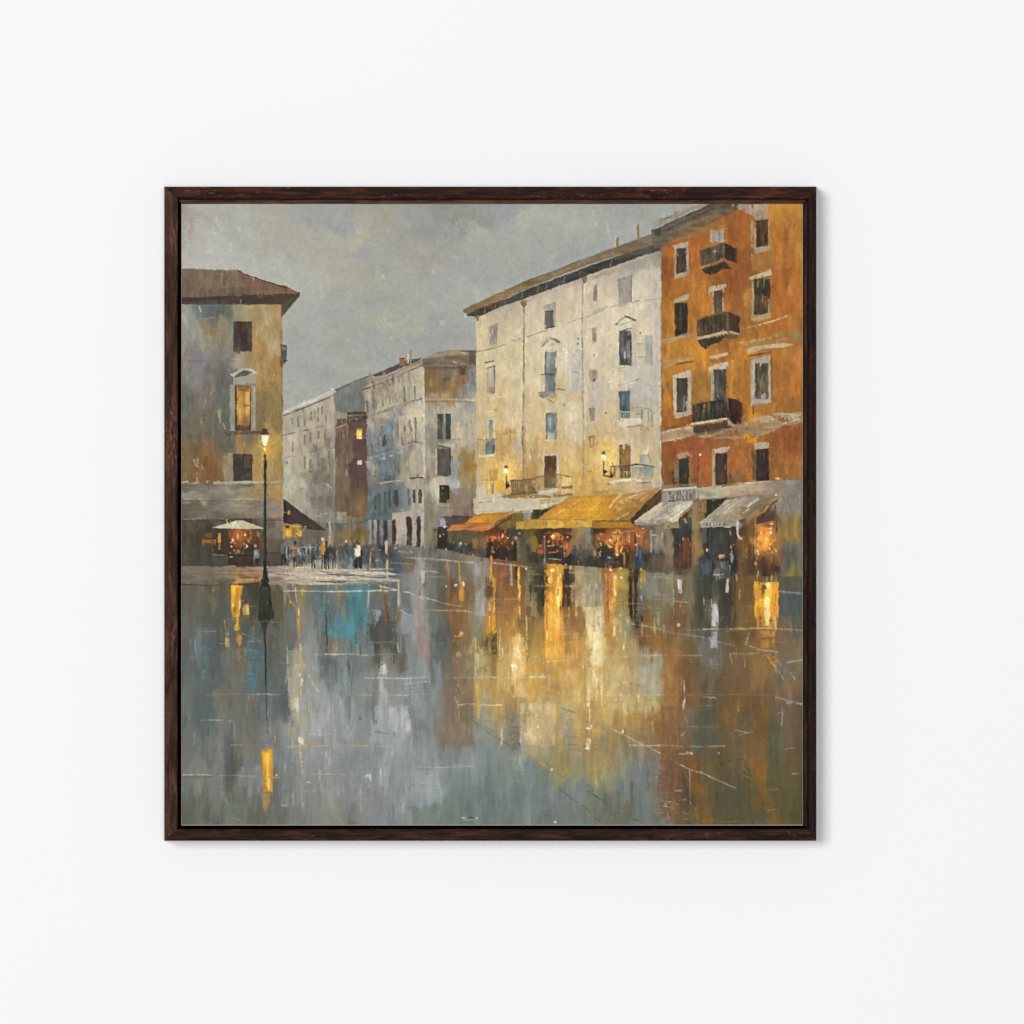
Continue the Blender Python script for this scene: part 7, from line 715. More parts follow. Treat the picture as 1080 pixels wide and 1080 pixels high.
for c, x, y, rx, ry, a in (('3f7480', 374, 640, 16, 22, .4), ('44717c', 352, 660, 12, 22, .35), ('4d757e', 340, 650, 8, 20, .3), ('4f7078', 395, 640, 10, 18, .3), ('4a6a74', 372, 690, 16, 16, .3), ('476c78', 268, 688, 12, 20, .3), ('4c6a72', 214, 695, 12, 22, .3), ('51696e', 360, 712, 14, 16, .25)): E(c, x, y, rx, ry, a=a, soft=1., dry=.12)
drag(192, 618, 846, 869, 6, .55)
# joints between the paving stones, right half
for s, c, wd in (('430,588.4 450,589.4 470,590.6 500,594', 'c0b69a', 1.2), ('440,589.6 475,592 520,593.4', 'b09a78', 1.1), ('520,593.6 536,595.4 556,598', 'bfb59c', 1.3), ('413,593.6 424,594.4 448,595', 'b8a05a', 1.1), ('444,602.4 456,602.6 462,604', 'c5b592', 1.3), ('450,608.4 470,608.8', 'a59a80', 1.1), ('440,628 455,632 470,637 488,639.4', 'c3b594', 1.4), ('449,643 475,644.4 492,644', '9c988a', 1.2), ('462,644 480,643.6 496,645.4 503,648', 'b8a67a', 1.3), ('520,632.4 538,632 550,631.8', 'b8a480', 1.3), ('480,714.8 500,714.4 520,714 540,715.4 560,714 576,713.8', 'a9b4c8', 1.9), ('500,714.6 516,714 528,715.6', 'c0c8d4', 1.1), ('526,716.4 534,715.4', 'd0d6de', 1.2), ('466,716 480,714.8 500,714.6', 'b0a890', 1.), ('558,714.4 570,713.6 575,714.2', 'c4cad0', 1.5), ('499,701 506,703.6 514,708', '4a4f4a', 1.5), ('514,708 524,712.6 535,716', '8a7a50', 1.1), ('544,721 556,728 570,735', 'c28a34', 1.6), ('570,735 584,740 606,751', '8a8a7c', 1.4), ('592,746.6 600,750 606,751.4', '56606a', 1.6), ('575,684 584,688.6 596,692', 'c9bc98', 1.6), ('560,692 600,692.4 636,693 676,692 699,691', 'a8a894', 1.3), ('676,691.6 690,690.8 699,691.4', 'b5bcbe', 1.5), ('576,697.6 588,697.2 598,696.4', 'd9cda4', 1.2), ('618,761 632,763', '6f7878', 1.3), ('500,760 512,766.6 524,774', '7d6c50', 1.3), ('502,763 520,776 532,782 548,790', '6b6456', 1.1), ('526,780 540,788 548,791.4', '6f6250', 1.4), ('550,792.6 562,799 577,809', 'c58f3c', 1.7), ('585,814 596,820 603,824', '7d8474', 1.3), ('588,830 600,840 618,852 632,866', '4f5048', 1.1), ('619,834 632,842 645,850', '565547', 1.3), ('640,848 650,853 660,858', '9a6a34', 1.5), ('660,858 670,864 680,868', '6b5034', 1.2), ('560,785.6 600,785 640,785 665,785.4', '7d7a5c', .8), ('664,786 680,786.4 710,786', 'cbc4ae', 1.5), ('636,733.4 650,733 664,733.2', 'cdbf94', 1.6), ('672,733.6 690,732.6 710,733', 'd9d0ae', 2.), ('658,752 674,751 690,752', 'c2ac76', 1.2), ('655,756 675,754.6', 'a89264', 1.1), ('644,768 656,774 668,781 684,788 700,796', 'bdb496', 1.4), ('690,791 706,800 724,810 740,816', 'b5aa90', 1.5), ('738,814 750,819.6 760,824 775,831', 'a89a80', 1.5), ('750,819.6 764,826 776,831.6', '7d806c', 1.), ('662,720 676,723.4 690,729', '5a5a50', 1.4), ('690,661 700,664 712,668', '7a7c74', 1.2), ('690,662 706,666.6 722,669.6 742,672', '9a9684', 1.4), ('716,664.6 728,664.8 742,664', 'a89c84', 1.), ('742,663.6 760,663.4 790,662.6 820,663', 'd9c9a4', 1.7), ('742,663.4 770,663.8 800,663', 'c4ab78', 1.), ('818,663.4 836,664 846,665', 'c9aa78', 1.3), ('704,690 722,697 742,704 768,712.4', '54503f', 1.3), ('690,691 710,691.4 740,691.4', 'b0aa96', 1.2), ('740,672.6 756,677 775,681', '98937e', 1.3), ('790,681.6 804,686 820,688', 'a5a79f', 1.8), ('770,689 788,690 800,688.6', 'a5a190', 1.4), ('816,623.6 830,624.4 846,626.4', 'b0aea4', 2.), ('830,698.6 840,697 846,696', 'b5b5ac', 1.7), ('818,735 832,739 846,743', '9c9a92', 1.8), ('710,732.6 740,732.4 780,732.4 820,733', 'a0784a', 1.1), ('712,766.6 730,766.4 760,766.6', '9a8a72', 1.), ('728,787 742,787.4 764,786.4', 'a8a89c', 1.6), ('700,786 720,787', 'c0b49a', 1.2), ('690,608 702,609.4 708,610', '9aa0a0', 1.4), ('678,611.4 700,612', '5f5f54', 1.2), ('692,625 702,628 690,626', '9c9ea4', 2.), ('660,625 672,625.4', 'b0b4ac', 1.), ('640,635.6 652,636.4 664,637', 'c0b07c', 1.4), ('650,655 668,658 684,660.6', '9a9a90', 2.2), ('668,658 690,662 700,664', 'b3aa92', 1.4), ('598,604.4 616,605.6 634,605', 'a9aaa0', 1.1), ('594,603 620,604.6', 'c0b590', 1.), ('556,605 572,606.4', 'b5a98a', .9), ('564,618 590,617.4 606,618.4', 'cbb57c', 1.3), ('590,618.6 608,617.8', 'd3c49c', 1.2), ('524,624 540,623.4 550,622', '9c7a4a', 1.1), ('580,668.6 592,669 610,668', 'd9bf80', 1.1), ('488,611 510,611.6', 'b08a5a', .9), ('505,616.6 520,617', '9c6f2e', 1.2), ('536,595.6 520,594.6', 'a89a80', 1.), ('690,604.4 700,605', '8f8a78', 1.1)):
    L(c, wd * .95, s, a=.62, dry=.04)
for c, x0, y0, x1, y1, a in (('bfa982', 549, 742, 586, 786, .6), ('c8b188', 552, 745, 566, 780, .45), ('d3c096', 618, 640, 636, 738, .4), ('dccfa6', 622, 650, 634, 700, .5), ('b8aa82', 642, 702, 692, 750, .4), ('d0b57c', 540, 672, 556, 735, .45), ('c9a765', 524, 690, 540, 740, .35), ('bb9a5c', 590, 690, 616, 740, .35), ('b59658', 502, 682, 518, 735, .4), ('c2b088', 505, 682, 512, 715, .4), ('98a09a', 676, 705, 696, 735, .3), ('7b5a3c', 698, 745, 712, 868, .45), ('73543a', 697, 790, 718, 862, .45), ('8a6a42', 698, 660, 720, 720, .35), ('9c6a30', 700, 684, 716, 745, .5), ('7d6a55', 468, 690, 500, 785, .5), ('7f6f5a', 478, 735, 498, 788, .5), ('989a92', 404, 745, 428, 775, .4), ('a8aca8', 410, 744, 434, 772, .45), ('9a9e9c', 330, 738, 352, 776, .45), ('a09a84', 304, 686, 318, 770, .4), ('5a625e', 288, 700, 303, 760, .4), ('6a695e', 250, 732, 272, 785, .4), ('66655a', 236, 690, 258, 730, .35), ('84898c', 352, 778, 384, 830, .35), ('8f9496', 420, 770, 450, 812, .35)):
    F(c, f'{x0},{y0} {x1},{y0} {x1+rng.uniform(-1,1):.1f},{y1} {x0+rng.uniform(-1,1):.1f},{y1}', min(.9, a * 1.4), .9, 'v', .07, .08)
# reflections of the shop lights
def col(c, x0, y0, x1, y1, a=.7, dry=.06): F(c, np.array([[x0, y0], [x1, y0], [x1 + rng.uniform(-1, 1), y1], [x0 + rng.uniform(-1, 1), y1]], dtype=np.float32), min(.95, a * 1.35), .7, 'v', .09, dry)
for d in (('8b8a82', 437, 589, 447, 630, .7), ('b3ada2', 445, 602, 448.6, 615, .8), ('b0a89c', 444, 612, 447.6, 632, .6), ('a39890', 436, 632, 447, 660, .35), ('968078', 438, 660, 449, 692, .35), ('6b6c64', 449, 590, 460, 602, .5), ('57554a', 460, 592, 470, 640, .35),
          ('c07a2a', 471, 592, 473.4, 606, .8), ('b0702a', 472.6, 606, 474, 640, .4), ('d2922c', 483, 593, 486, 614, .95), ('c88c30', 484.6, 614, 488.6, 634, .9), ('8a8a84', 500, 594, 507, 640, .6), ('9c9a90', 502, 615, 512, 650, .45), ('d08a2a', 517, 586, 519.4, 612, .95), ('9a6a34', 521, 596, 534, 618, .35), ('6a4a2a', 513, 617, 522, 632, .6), ('d18f2e', 515, 632, 517.6, 668, .8), ('cf8d2c', 519, 634, 522.6, 668, .9), ('dca03a', 520.6, 610, 523, 634, .4), ('3b362a', 519, 668, 524, 690, .5),
          ('9c9a8c', 538, 594, 540, 618, .6), ('2f2a22', 543, 598, 545.4, 613, .75), ('d9a038', 546, 598, 548.6, 622, .85), ('c98f34', 547, 622, 549, 650, .75), ('2f2e27', 560, 606, 572, 616, .6), ('a08f6c', 554, 600, 564, 640, .25), ('33302a', 558, 616, 570, 634, .5), ('2d281f', 570, 606, 574, 640, .6), ('b0a07c', 560, 625, 567, 650, .35),
          ('dd9a34', 574, 600, 592, 640, .6), ('eab44a', 576, 604, 582, 634, .6), ('d9862a', 574, 618, 580, 668, .55), ('e8b550', 586, 608, 591, 640, .75), ('f3d288', 587.4, 626, 590, 660, .6), ('e0a848', 576, 640, 590, 672, .55), ('d49a3c', 575, 664, 592, 694, .55), ('3a2a1c', 593, 612, 601, 640, .6), ('7a5a30', 594, 640, 604, 660, .4), ('2c2622', 594.6, 600, 600, 614, .7),
          ('a89c78', 606, 602, 618, 640, .5), ('8f896c', 616, 602, 634, 640, .55), ('a59f88', 620, 612, 630, 642, .35), ('c8b98e', 614, 640, 636, 652, .5), ('dccb9c', 620, 660, 634, 690, .55), ('e4d6ae', 626, 668, 634, 685, .5), ('8f6f44', 612, 645, 617, 662, .5), ('b05624', 634, 597, 645, 622, .6), ('c98a38', 638, 604, 650, 640, .5), ('e0a03a', 646, 606, 650, 630, .75), ('b0682a', 638, 622, 646, 655, .6), ('d9a04a', 643, 640, 648, 656, .55), ('a5944c', 650, 600, 663, 622, .6), ('96884c', 652, 622, 664, 655, .5), ('c8ae6c', 646, 652, 650, 672, .5),
          ('2b241c', 663, 600, 666, 652, .75), ('3c2a1c', 668, 600, 671, 655, .65), ('2f2a24', 671, 602, 676, 616, .7), ('9a6a34', 666.4, 600, 668, 650, .6), ('5a6680', 673, 612, 676, 650, .4), ('b0842c', 674.6, 600, 677.6, 616, .75), ('9aa4b8', 675, 628, 677.6, 642, .7), ('2b2a28', 670, 650, 678, 662, .55), ('6b5c3a', 678, 632, 690, 655, .3), ('a59a80', 693, 645, 696, 660, .5),
          ('8c8870', 698, 604, 710, 640, .35), ('c3c1bb', 714, 611, 719, 626, .85), ('b3b1aa', 709.6, 622, 711, 648, .45), ('7a5634', 712, 636, 726, 666, .35), ('403c32', 736, 612, 741, 662, .4), ('3d3a30', 741, 606, 752, 632, .5), ('bfbdb9', 750, 638, 757, 661, .75), ('a9acb0', 750, 667, 757, 684, .55), ('8a9098', 748, 695, 757, 706, .35), ('35322a', 757, 612, 772, 640, .4), ('bcb8ae', 765.6, 610, 768.4, 625, .75), ('3a3d38', 758, 640, 770, 665, .45), ('6a5232', 776, 615, 790, 662, .35), ('3b342a', 773, 615, 776, 662, .4), ('7d5f34', 780, 640, 800, 662, .3),
          ('dd9a34', 795, 614, 821, 627, .8), ('dca038', 796, 627, 821, 652, .85), ('cf8c2c', 797, 640, 819, 662, .75), ('f0c05a', 806, 614, 813, 650, .6), ('f6dc94', 806, 630, 811, 660, .65), ('c98a30', 800, 665, 817, 672, .75), ('b8802f', 803, 675, 817, 684, .65), ('a8762f', 806, 692, 819, 702, .5), ('46545a', 822, 628, 842, 650, .35)):
    col(*d)
brush(380, 470, 590, 846, 670, 11, 1.8, 90, jit=.06, a=.5, off=1.6, da=4)
drag(470, 596, 846, 800, 3, .4)
for x, y, rx, ry, c in ((582.6, 601, 3.4, 2.6, 'f5dc9a'), (588.4, 611.4, 1.6, 3., 'fdf0cc'), (591, 607, 1., 2., 'e0dcd6'), (588, 625, 1.6, 2.6, 'f5e2ae'), (588, 634, 1.2, 4, 'f3d48a'), (579, 611, 2., 3., 'f0c868'), (644.2, 601, 2.2, 2.6, 'fff4da'), (654, 600, 3., 1.6, 'e8b85a'), (648.6, 609.6, 1.6, 2.2, 'fdf0cc'), (655, 609.6, 2., 1.6, 'f3deaa'), (649, 625, 1.5, 4, 'fbe6b0'), (648, 662, .9, 4, 'e8d8b0'), (555, 600, 1.4, 1.3, 'efece4'), (480.6, 617.4, 2., 2.2, 'dcd8cc'), (488.6, 616.6, 1.6, 4, 'e4e0d6'), (470.6, 618, 1., 1.4, 'dcd8cc'), (809.6, 617, 1.8, 4, 'fff0c4'), (810, 640, 1.5, 8, 'f6d98c'), (808, 652, 1.3, 6, 'f8e0a0'), (715.4, 658.6, 2.6, 2.8, 'd0b8b4'), (602, 599, 1.2, 3, 'e0b868'), (658, 682, 1.3, 5, 'd9c594'), (622, 618, 1.2, 3, 'b8aa8c'), (615.6, 627, 1., 1.6, 'c8c4bc'), (547.6, 611, 1.6, 2., 'f0c050'), (592, 597, 2., 1., 'b88a3c'), (676.6, 600.6, 1.4, 2.2, 'e8b030'), (486.6, 668, 2, 3, 'd0b078'), (483, 671, 5, 1.2, 'c88f34'), (481, 676, 4, 2, 'a57c4c'), (484, 690, 4, 4, 'a88860'), (544.6, 685, 4, 7, 'e0c590'), (541.6, 702, 3.4, 2.6, 'efe0bc'), (542.6, 706, 2.6, 2.4, 'e9d6ac'), (546, 674, 3, 6, 'd9bc84'), (551, 690, 2.4, 10, 'd3ac64'), (615, 704, 1., 3, 'd0b888'), (620.6, 768, 3.4, 1.6, 'eee0bc'), (624, 766, 1.4, 3, 'e8dcb8'), (621, 783, 3.2, 6, 'dfc78e'), (619.6, 789, 2., 3, 'f0e4c0'), (657, 771, 1.2, 2., 'e8e0c8'), (658.6, 720.4, 2, 1., 'd6d9da'), (582, 811.6, 1.6, 1.6, 'e8dcb8'), (620.6, 743, 1.6, 3, 'eadfbe'), (596.4, 778, 1.6, 2.4, '8fa5c4'), (549.4, 780, 1.3, 6, 'a8b0b4')): E(c, x, y, rx, ry, a=.9, soft=.4, dry=.04)
for s, c, wd in (('588,598 589,612', 'f0c46a', 1.3), ('577,640 577,664', 'b8641e', 1.6), ('585,640 587,664', 'f3cf86', 1.2), ('600,640 600.6,652', 'd99a3c', 1.1), ('594,650 602,650', 'a87a3c', 1.2), ('615,636 613,660', 'a08a64', 1.), ('648,612 648.6,640', 'f0c46a', 1.1), ('641,606 641,640', '9a4a20', 1.2), ('645,630 645.6,648', 'e8b550', 1.2), ('677,606 676,620', 'd9a02c', 1.2), ('520,650 521,668', 'e3a844', 1.1), ('548,640 548.6,648', 'e0b05a', 1.2), ('555,650 556,674', 'cda86a', 1.4), ('553,690 554,712', 'c8964c', 1.2), ('536,700 536.6,712', 'c5ae7c', 1.), ('527,672 527,700', 'd3b57c', 1.2), ('501.6,672 502,716', 'c0b184', 1.4), ('504,690 504.6,712', 'd0c094', 1.6), ('483,672 482,700', 'b08a50', 1.), ('480,735 484,748', 'b5966c', 1.), ('483.6,716 484,760', 'a08a64', 1.1), ('483.6,725 484,732', '5f5040', 1.1), ('484,743.6 492,742.4 505,742.6', 'c0ae8c', 1.2), ('506,743.4 522,744 530,743', 'd3c490', 1.3), ('621,722 622,760', 'd9c794', 1.2), ('634,724 634.4,743', 'dccb98', 1.6), ('624,726 634,726', 'b59e64', 1.), ('812,655 813,662', 'e8c070', 1.), ('780,622 779.6,632', 'd9922c', 1.3), ('774,600 774,614', '2f3a4c', 1.4), ('776.4,606 776.8,612', 'e0a03a', 1.4), ('790,668 786,680', 'a09a8c', 1.1), ('750,632 750,640', '9a9a94', 1.3), ('742,630 742.4,638', 'b0aca0', 1.), ('711,634 726,635.6', 'a3a094', 1.1), ('717,635 717.4,640', 'b0703a', 1.3), ('809,692 813,698 818,704', 'd99a3c', 1.5), ('803,692 812,690', 'c08a3a', 1.2), ('805,700 818,695', '8a6a3c', 1.2), ('818,700 818.6,712', 'c88a34', 1.3), ('748,672 752,680', 'b3b5b4', 1.2), ('770,690 772,700', 'a5a08c', 1.), ('785,695 785.6,704', '9a937c', 1.)): L(c, wd, s, a=.8, dry=.1)
# dabs and scrapes in front, right
for x, y, rx, ry, c, a in ((711, 735, 4, 10, 'a8702c', .55), (700, 712, 6, 8, 'a36a2c', .5), (694, 740, 4, 12, 'b59c60', .5), (789, 800, 7, 12, '8f6628', .55), (797, 818, 6, 6, '9a6420', .55), (806, 780, 5, 18, '84602c', .45), (803, 752, 3, 5, '8f6a34', .5), (778, 745, 3, 8, '8a6a38', .5), (775, 760, 3, 4, '94642c', .5), (733, 808, 6, 9, '8d5528', .55), (737, 835, 5, 6, '865c28', .45), (808, 853, 8, 4, '94662a', .55), (816, 845, 4, 5, '7d5c2c', .45), (750, 865, 18, 2.4, '8a6430', .5), (735, 855, 3, 6, '80602c', .45), (810, 824, 8, 1.6, '8a6630', .45), (814, 790, 6, 14, '55584a', .5), (816, 770, 5, 8, '5a5a48', .4), (743, 755, 8, 8, '50503f', .4), (765, 840, 22, 10, '504e3a', .35), (698, 822, 8, 18, '75503a', .4), (692, 812, 4, 18, '7b857e', .6), (692, 852, 5, 16, '727870', .45), (690, 838, 4, 4, '8a5f40', .5), (694, 845, 6, 5, '8a6448', .35), (702, 848, 5, 8, '6b563e', .3), (632, 815, 8, 13, 'a3945e', .55), (598, 810, 7, 10, 'a39564', .5), (593, 823, 8, 4, '8f8862', .5), (605, 803, 5, 8, 'a8986c', .35), (540, 758, 6, 8, '74705c', .5), (541, 775, 6, 9, '696658', .6), (544, 783, 5, 5, '585a54', .6), (566, 760, 12, 20, 'b8a27a', .45), (594, 752, 3.6, 4, '8c9088', .6), (600, 758, 8, 5, '8f8a78', .4), (608, 790, 16, 3, '8f7f60', .4), (610, 797, 14, 4, '988868', .4), (640, 745, 14, 12, 'b89e64', .3), (652, 855, 14, 8, '626555', .45), (668, 846, 8, 6, '66695a', .3), (664, 800, 12, 10, '7d7c6c', .35), (676, 802, 3, 4, '8a5c3c', .5), (686, 758, 6, 4, 'a0692c', .5), (696, 752, 6, 5, 'a06a2e', .5), (684, 768, 8, 5, '9a6a38', .4), (672, 775, 4, 3, '8f8262', .4), (584, 725, 10, 4, 'a0865a', .35), (575, 707, 12, 4, '987848', .45), (557, 752, 3, 10, 'b39a70', .35), (512, 730, 7, 10, 'a59a6c', .4), (510, 755, 6, 10, '8f937c', .5), (513, 740, 6, 6, '8f9888', .4), (551, 770, 2, 8, '8c98a4', .5)):
    E(c, x, y, rx, ry, a=a, soft=.8, dry=.22)
for s, c, wd in (('597,749 596,758 598,770', '8896ac', 1.4), ('597,772 598,790', '8a93a0', 2.), ('549,750 549.6,775 550,790', 'a8b0b0', 1.3), ('539,752 546,755', '77776c', 1.6), ('537,765 547,768', '6b6458', 1.6), ('537,777 546,778', '8a8070', 1.2), ('596,800 600,802', '8f7a52', 1.4), ('600,785 618,787', '6f6c58', 1.2), ('605,793 630,790', '80735c', 1.), ('600,778 626,776', '8a7d5c', 1.), ('721,718 722,735 720,745', 'c3c0b4', 1.4), ('722,738 721,747', 'd0cfc6', 1.3), ('718.6,716 718,728', '8f8a7c', 1.), ('714,766 714.4,790', '9a988c', 1.), ('718,776 722,773', 'a8a69a', 1.4), ('716,795 730,795', 'a8aaa2', 1.7), ('724,793 730,794', 'b5b7ae', 1.4), ('727,812 727.6,834 728,848', 'a9a598', 1.), ('721,820 724,846', '4a4034', 2.), ('725,830 726,845', '3d342a', 1.4), ('757.6,793.6 758,794.4', '8ab0c0', 1.8), ('776,770 790,773', '9c968c', 1.3), ('780,775 794,772', '8d8678', 1.), ('775,762 786,760', '4f4638', 1.2), ('779,750 778,745', 'c08a4a', 1.), ('824,745 825,755 824,765', 'a8a69c', 1.2), ('820,752 834,749', '8a8270', 1.), ('830,741 844,742', '8f8c84', 2.6), ('826,790 838,789', 'a87a48', 1.3), ('836,816 842,816', 'a09c90', 1.2), ('818,695 828,708', '8f8c84', 1.6), ('832,708 838,716', '94908a', 1.6), ('820,706 826,716', '8d8880', 1.4), ('786,795 782,808 788,815', '7d7566', 1.), ('756,808 772,802 786,800', '5c4a30', 1.6), ('700,850 712,853', '958c78', 1.2), ('704,858 706,866', '94897a', 1.2), ('697,845 712,846', '958c7a', 1.), ('712,834 718,834', 'a09a8a', 1.3), ('808,857 812,854 818,853', 'b07a30', 1.3), ('735,865 760,867 780,866', '8f6228', 1.5), ('733,852 736,864', '9a6a2c', 1.5), ('800,834 820,832', '7a6840', 1.3), ('785,818 800,824', '9c6a28', 1.4), ('766,755 767,775', '8a6a40', 1.), ('770,768 774,785', '6a5c48', 1.6), ('730,700 727,690', '8d6a3c', 1.4), ('736,733 750,736', '9a9a90', 1.2), ('751,735 755,736', 'a8aaa4', 1.2), ('733,745 752,744', '6b7466', 1.4), ('722,755 726,765', '7d776c', 3.), ('704,820 722,822', '5d4a34', 1.), ('590,760 605,763', '9a8e6c', 1.), ('650,735 652,750', 'c3ac74', 1.6), ('685,738 694,738', '9a8258', 1.4), ('606,770 628,760', 'b5a27c', 1.2), ('612,764 628,768', 'a8906a', 1.2), ('570,770 572,788', 'c0ab84', 1.6), ('556,735 580,733', 'b59a64', 1.), ('600,735 606,728', '9aa09a', 3.), ('668,765 676,770', '8f8060', 1.2), ('538,800 552,802', '94a09a', 1.2), ('548,798 549,812', 'a8aa9c', 1.4), ('520,818 545,816 560,817', '7f8a80', 1.), ('525,824 555,824', '80877c', 1.1)): L(c, wd, s, a=.65, dry=.22)
for i in range(70):
    x = rng.uniform(694, 726); y = rng.uniform(840, 869); L('8d9088', rng.uniform(.7, 1.3), f'{x},{y} {x+rng.uniform(1,4)},{y+rng.uniform(-.6,.6)}', a=.45, dry=.3)
for i in range(40):
    x = rng.uniform(680, 700); y = rng.uniform(795, 845); L('7d858a' if i % 2 else '84583c', 1.1, f'{x},{y} {x+rng.uniform(2,5)},{y}', a=.4, dry=.35)
for i in range(50):
    x = rng.uniform(520, 690); y = rng.uniform(820, 868); L('7f8a86', 1., f'{x},{y} {x+rng.uniform(8,26)},{y+rng.uniform(-.4,.4)}', a=.3, dry=.45)
for i in range(60):
    x = rng.uniform(192, 520); y = rng.uniform(700, 868); L('8f938e', .9, f'{x},{y} {x+rng.uniform(-1,1)},{y+rng.uniform(5,16)}', a=.26, dry=.45)
for i in range(60):
    x = rng.uniform(505, 700); y = rng.uniform(680, 780); L('d0b884' if i % 3 else '8a7448', .9, f'{x},{y} {x+rng.uniform(-.6,.6)},{y+rng.uniform(5,14)}', a=.28, dry=.45)

for i in range(90):                                                 # light dragged down through the wet paint
    x = [rng.uniform(574, 592), rng.uniform(636, 650), rng.uniform(796, 820), rng.uniform(516, 523), rng.uniform(546, 549)][i % 5]
    y = rng.uniform(602, 668); L(['f3cf74', 'e8a83c', 'd0761e', 'fbe6b0', 'b8641e'][rng.randint(5)], rng.uniform(.6, 1.5), f'{x},{y} {x+rng.uniform(-.6,.6)},{y+rng.uniform(4,15)}', a=rng.uniform(.35, .75), dry=.25)
for i in range(70):
    x = rng.uniform(524, 690); y = rng.uniform(650, 770); L(['e0cb98', 'd9b870', 'c79a4a', 'ead9ae'][rng.randint(4)], rng.uniform(.7, 2.2), f'{x},{y} {x+rng.uniform(-.8,.8)},{y+rng.uniform(5,18)}', a=rng.uniform(.25, .5), dry=.35)
for i in range(60):
    x = rng.uniform(300, 450); y = rng.uniform(690, 850); L(['b5bab6', 'a0a8a8', 'c4c7c0', '70797a'][rng.randint(4)], rng.uniform(.7, 2.2), f'{x},{y} {x+rng.uniform(-.8,.8)},{y+rng.uniform(5,18)}', a=rng.uniform(.25, .5), dry=.35)
for i in range(50):
    x = rng.uniform(196, 300); y = rng.uniform(650, 790); L(['4f7684', '5d8492', '44646e', '7d9299', '6b685a'][rng.randint(5)], rng.uniform(.8, 2.6), f'{x},{y} {x+rng.uniform(-.8,.8)},{y+rng.uniform(4,14)}', a=rng.uniform(.25, .55), dry=.3)
for i in range(40):
    x = rng.uniform(330, 425); y = rng.uniform(625, 690); L(['3f7480', '4d8894', '55696c', '6f665a', '44564f'][rng.randint(5)], rng.uniform(.8, 2.6), f'{x},{y} {x+rng.uniform(-.8,.8)},{y+rng.uniform(4,16)}', a=rng.uniform(.3, .6), dry=.25)

for i in range(60):                                                 # broken lights lying across the wet stones below the shops
    x = rng.uniform(470, 840); y = rng.uniform(596, 680); l = rng.uniform(6, 24)
    L(['c9bb98', 'b3a684', 'd9c9a0', '9a9a8e', 'a8864c'][rng.randint(5)], rng.uniform(.6, 1.2), f'{x},{y} {x+l*.5},{y+rng.uniform(-.6,.8)} {x+l},{y+rng.uniform(-.4,1)}', a=rng.uniform(.12, .32), dry=.2)
for i in range(46):
    x = rng.uniform(596, 700); y = rng.uniform(600, 660); L(['b8ab88', 'a39a7c', '8a8468', 'c8b88c', '7a6c48'][rng.randint(5)], rng.uniform(1, 3), f'{x},{y} {x+rng.uniform(-.5,.5)},{y+rng.uniform(6,20)}', a=rng.uniform(.3, .6), dry=.25)
for c, x, y, rx, ry, a in (('e6d6ac', 545, 690, 5, 12, .6), ('efe2c2', 543, 704, 4, 4, .7), ('e8dab2', 629, 676, 5, 14, .55), ('dfcea0', 627, 710, 4, 22, .4), ('d8b56a', 582, 690, 8, 16, .35), ('cdb078', 560, 735, 14, 10, .35), ('d3bd8c', 600, 712, 16, 10, .3), ('c8b27c', 655, 720, 16, 12, .35)): E(c, x, y, rx, ry, a=a, soft=.8, dry=.15)
# ---- last touches over the dry paint: small broken marks, scrapes and the colour of the old varnish
brush(3000, 192, 284, 846, 600, 5.5, 1.5, 90, jit=.07, a=.55, off=1.3, da=14, only='192,285 250,285 316,309 298,330 298,432 350,408 392,396 446,378 470,368 500,368 500,322 600,280 690,246 700,225 745,216 846,216 846,600 192,600')
brush(1700, 192, 284, 846, 600, 5, 1.3, 0, jit=.06, a=.45, off=1.2, da=25, only='192,285 250,285 316,309 298,330 298,432 350,408 392,396 446,378 470,368 500,368 500,322 600,280 690,246 700,225 745,216 846,216 846,600 192,600')
brush(1500, 192, 600, 846, 869, 9, 1.5, 90, jit=.045, a=.45, off=1.3, da=5)
brush(700, 192, 600, 846, 869, 10, 1.3, 0, jit=.04, a=.4, off=1.2, da=4)
for i in range(150):
    x = rng.uniform(504, 696); y = rng.uniform(330, 512); l = rng.uniform(1.5, 6)
    L(['ded4be', 'e3d9c4', '9c907c', 'a89878', 'c9b58a'][rng.randint(5)], rng.uniform(.6, 1.3), f'{x},{y} {x+rng.uniform(-1.2,1.2)},{y+l}', a=rng.uniform(.25, .6), dry=.35)
for i in range(150):
    x = rng.uniform(699, 845); y = rng.uniform(240, 505); l = rng.uniform(1.5, 6)
    L(['c08038', '7a4420', '8f5a2c', 'b3763a', '5e3a20'][rng.randint(5)], rng.uniform(.6, 1.3), f'{x},{y} {x+rng.uniform(-1.5,1.5)},{y+l}', a=rng.uniform(.2, .5), dry=.4)
for i in range(170):
    x = rng.uniform(192, 500); y = rng.uniform(400, 560); l = rng.uniform(1.5, 5)
    if x > 298 or y > 330: L(['b5aa94', '5e5648', '8d8270', 'c2b69c', '4c463c'][rng.randint(5)], rng.uniform(.6, 1.2), f'{x},{y} {x+rng.uniform(-1,1)},{y+l}', a=rng.uniform(.15, .45), dry=.4)
Y_ = (IMG * np.array([.3, .59, .11], dtype=np.float32)).sum(-1)
d_ = IMG - Y_[..., None]
R_, B_ = IMG[..., 0], IMG[..., 2]
warm = np.clip((R_ - B_ - .22) / .25, 0, 1) * np.clip((.70 - Y_) / .12, .25, 1)
hue_ = (IMG[..., 1] - B_) / np.maximum(R_ - B_, .05); warm *= np.where((GY < 514) & (GX < 720), .85, np.clip((.635 - hue_) / .09, .08, 1))
cream = ((GX > 500) & (GX < 697) & (GY > 300) & (GY < 522)) * np.clip((np.minimum(np.hypot(GX - 638, GY - 484), np.hypot(GX - 536, GY - 499)) - 6) / 22, 0, 1) * np.clip((R_ - B_ - .12) / .15, 0, 1)
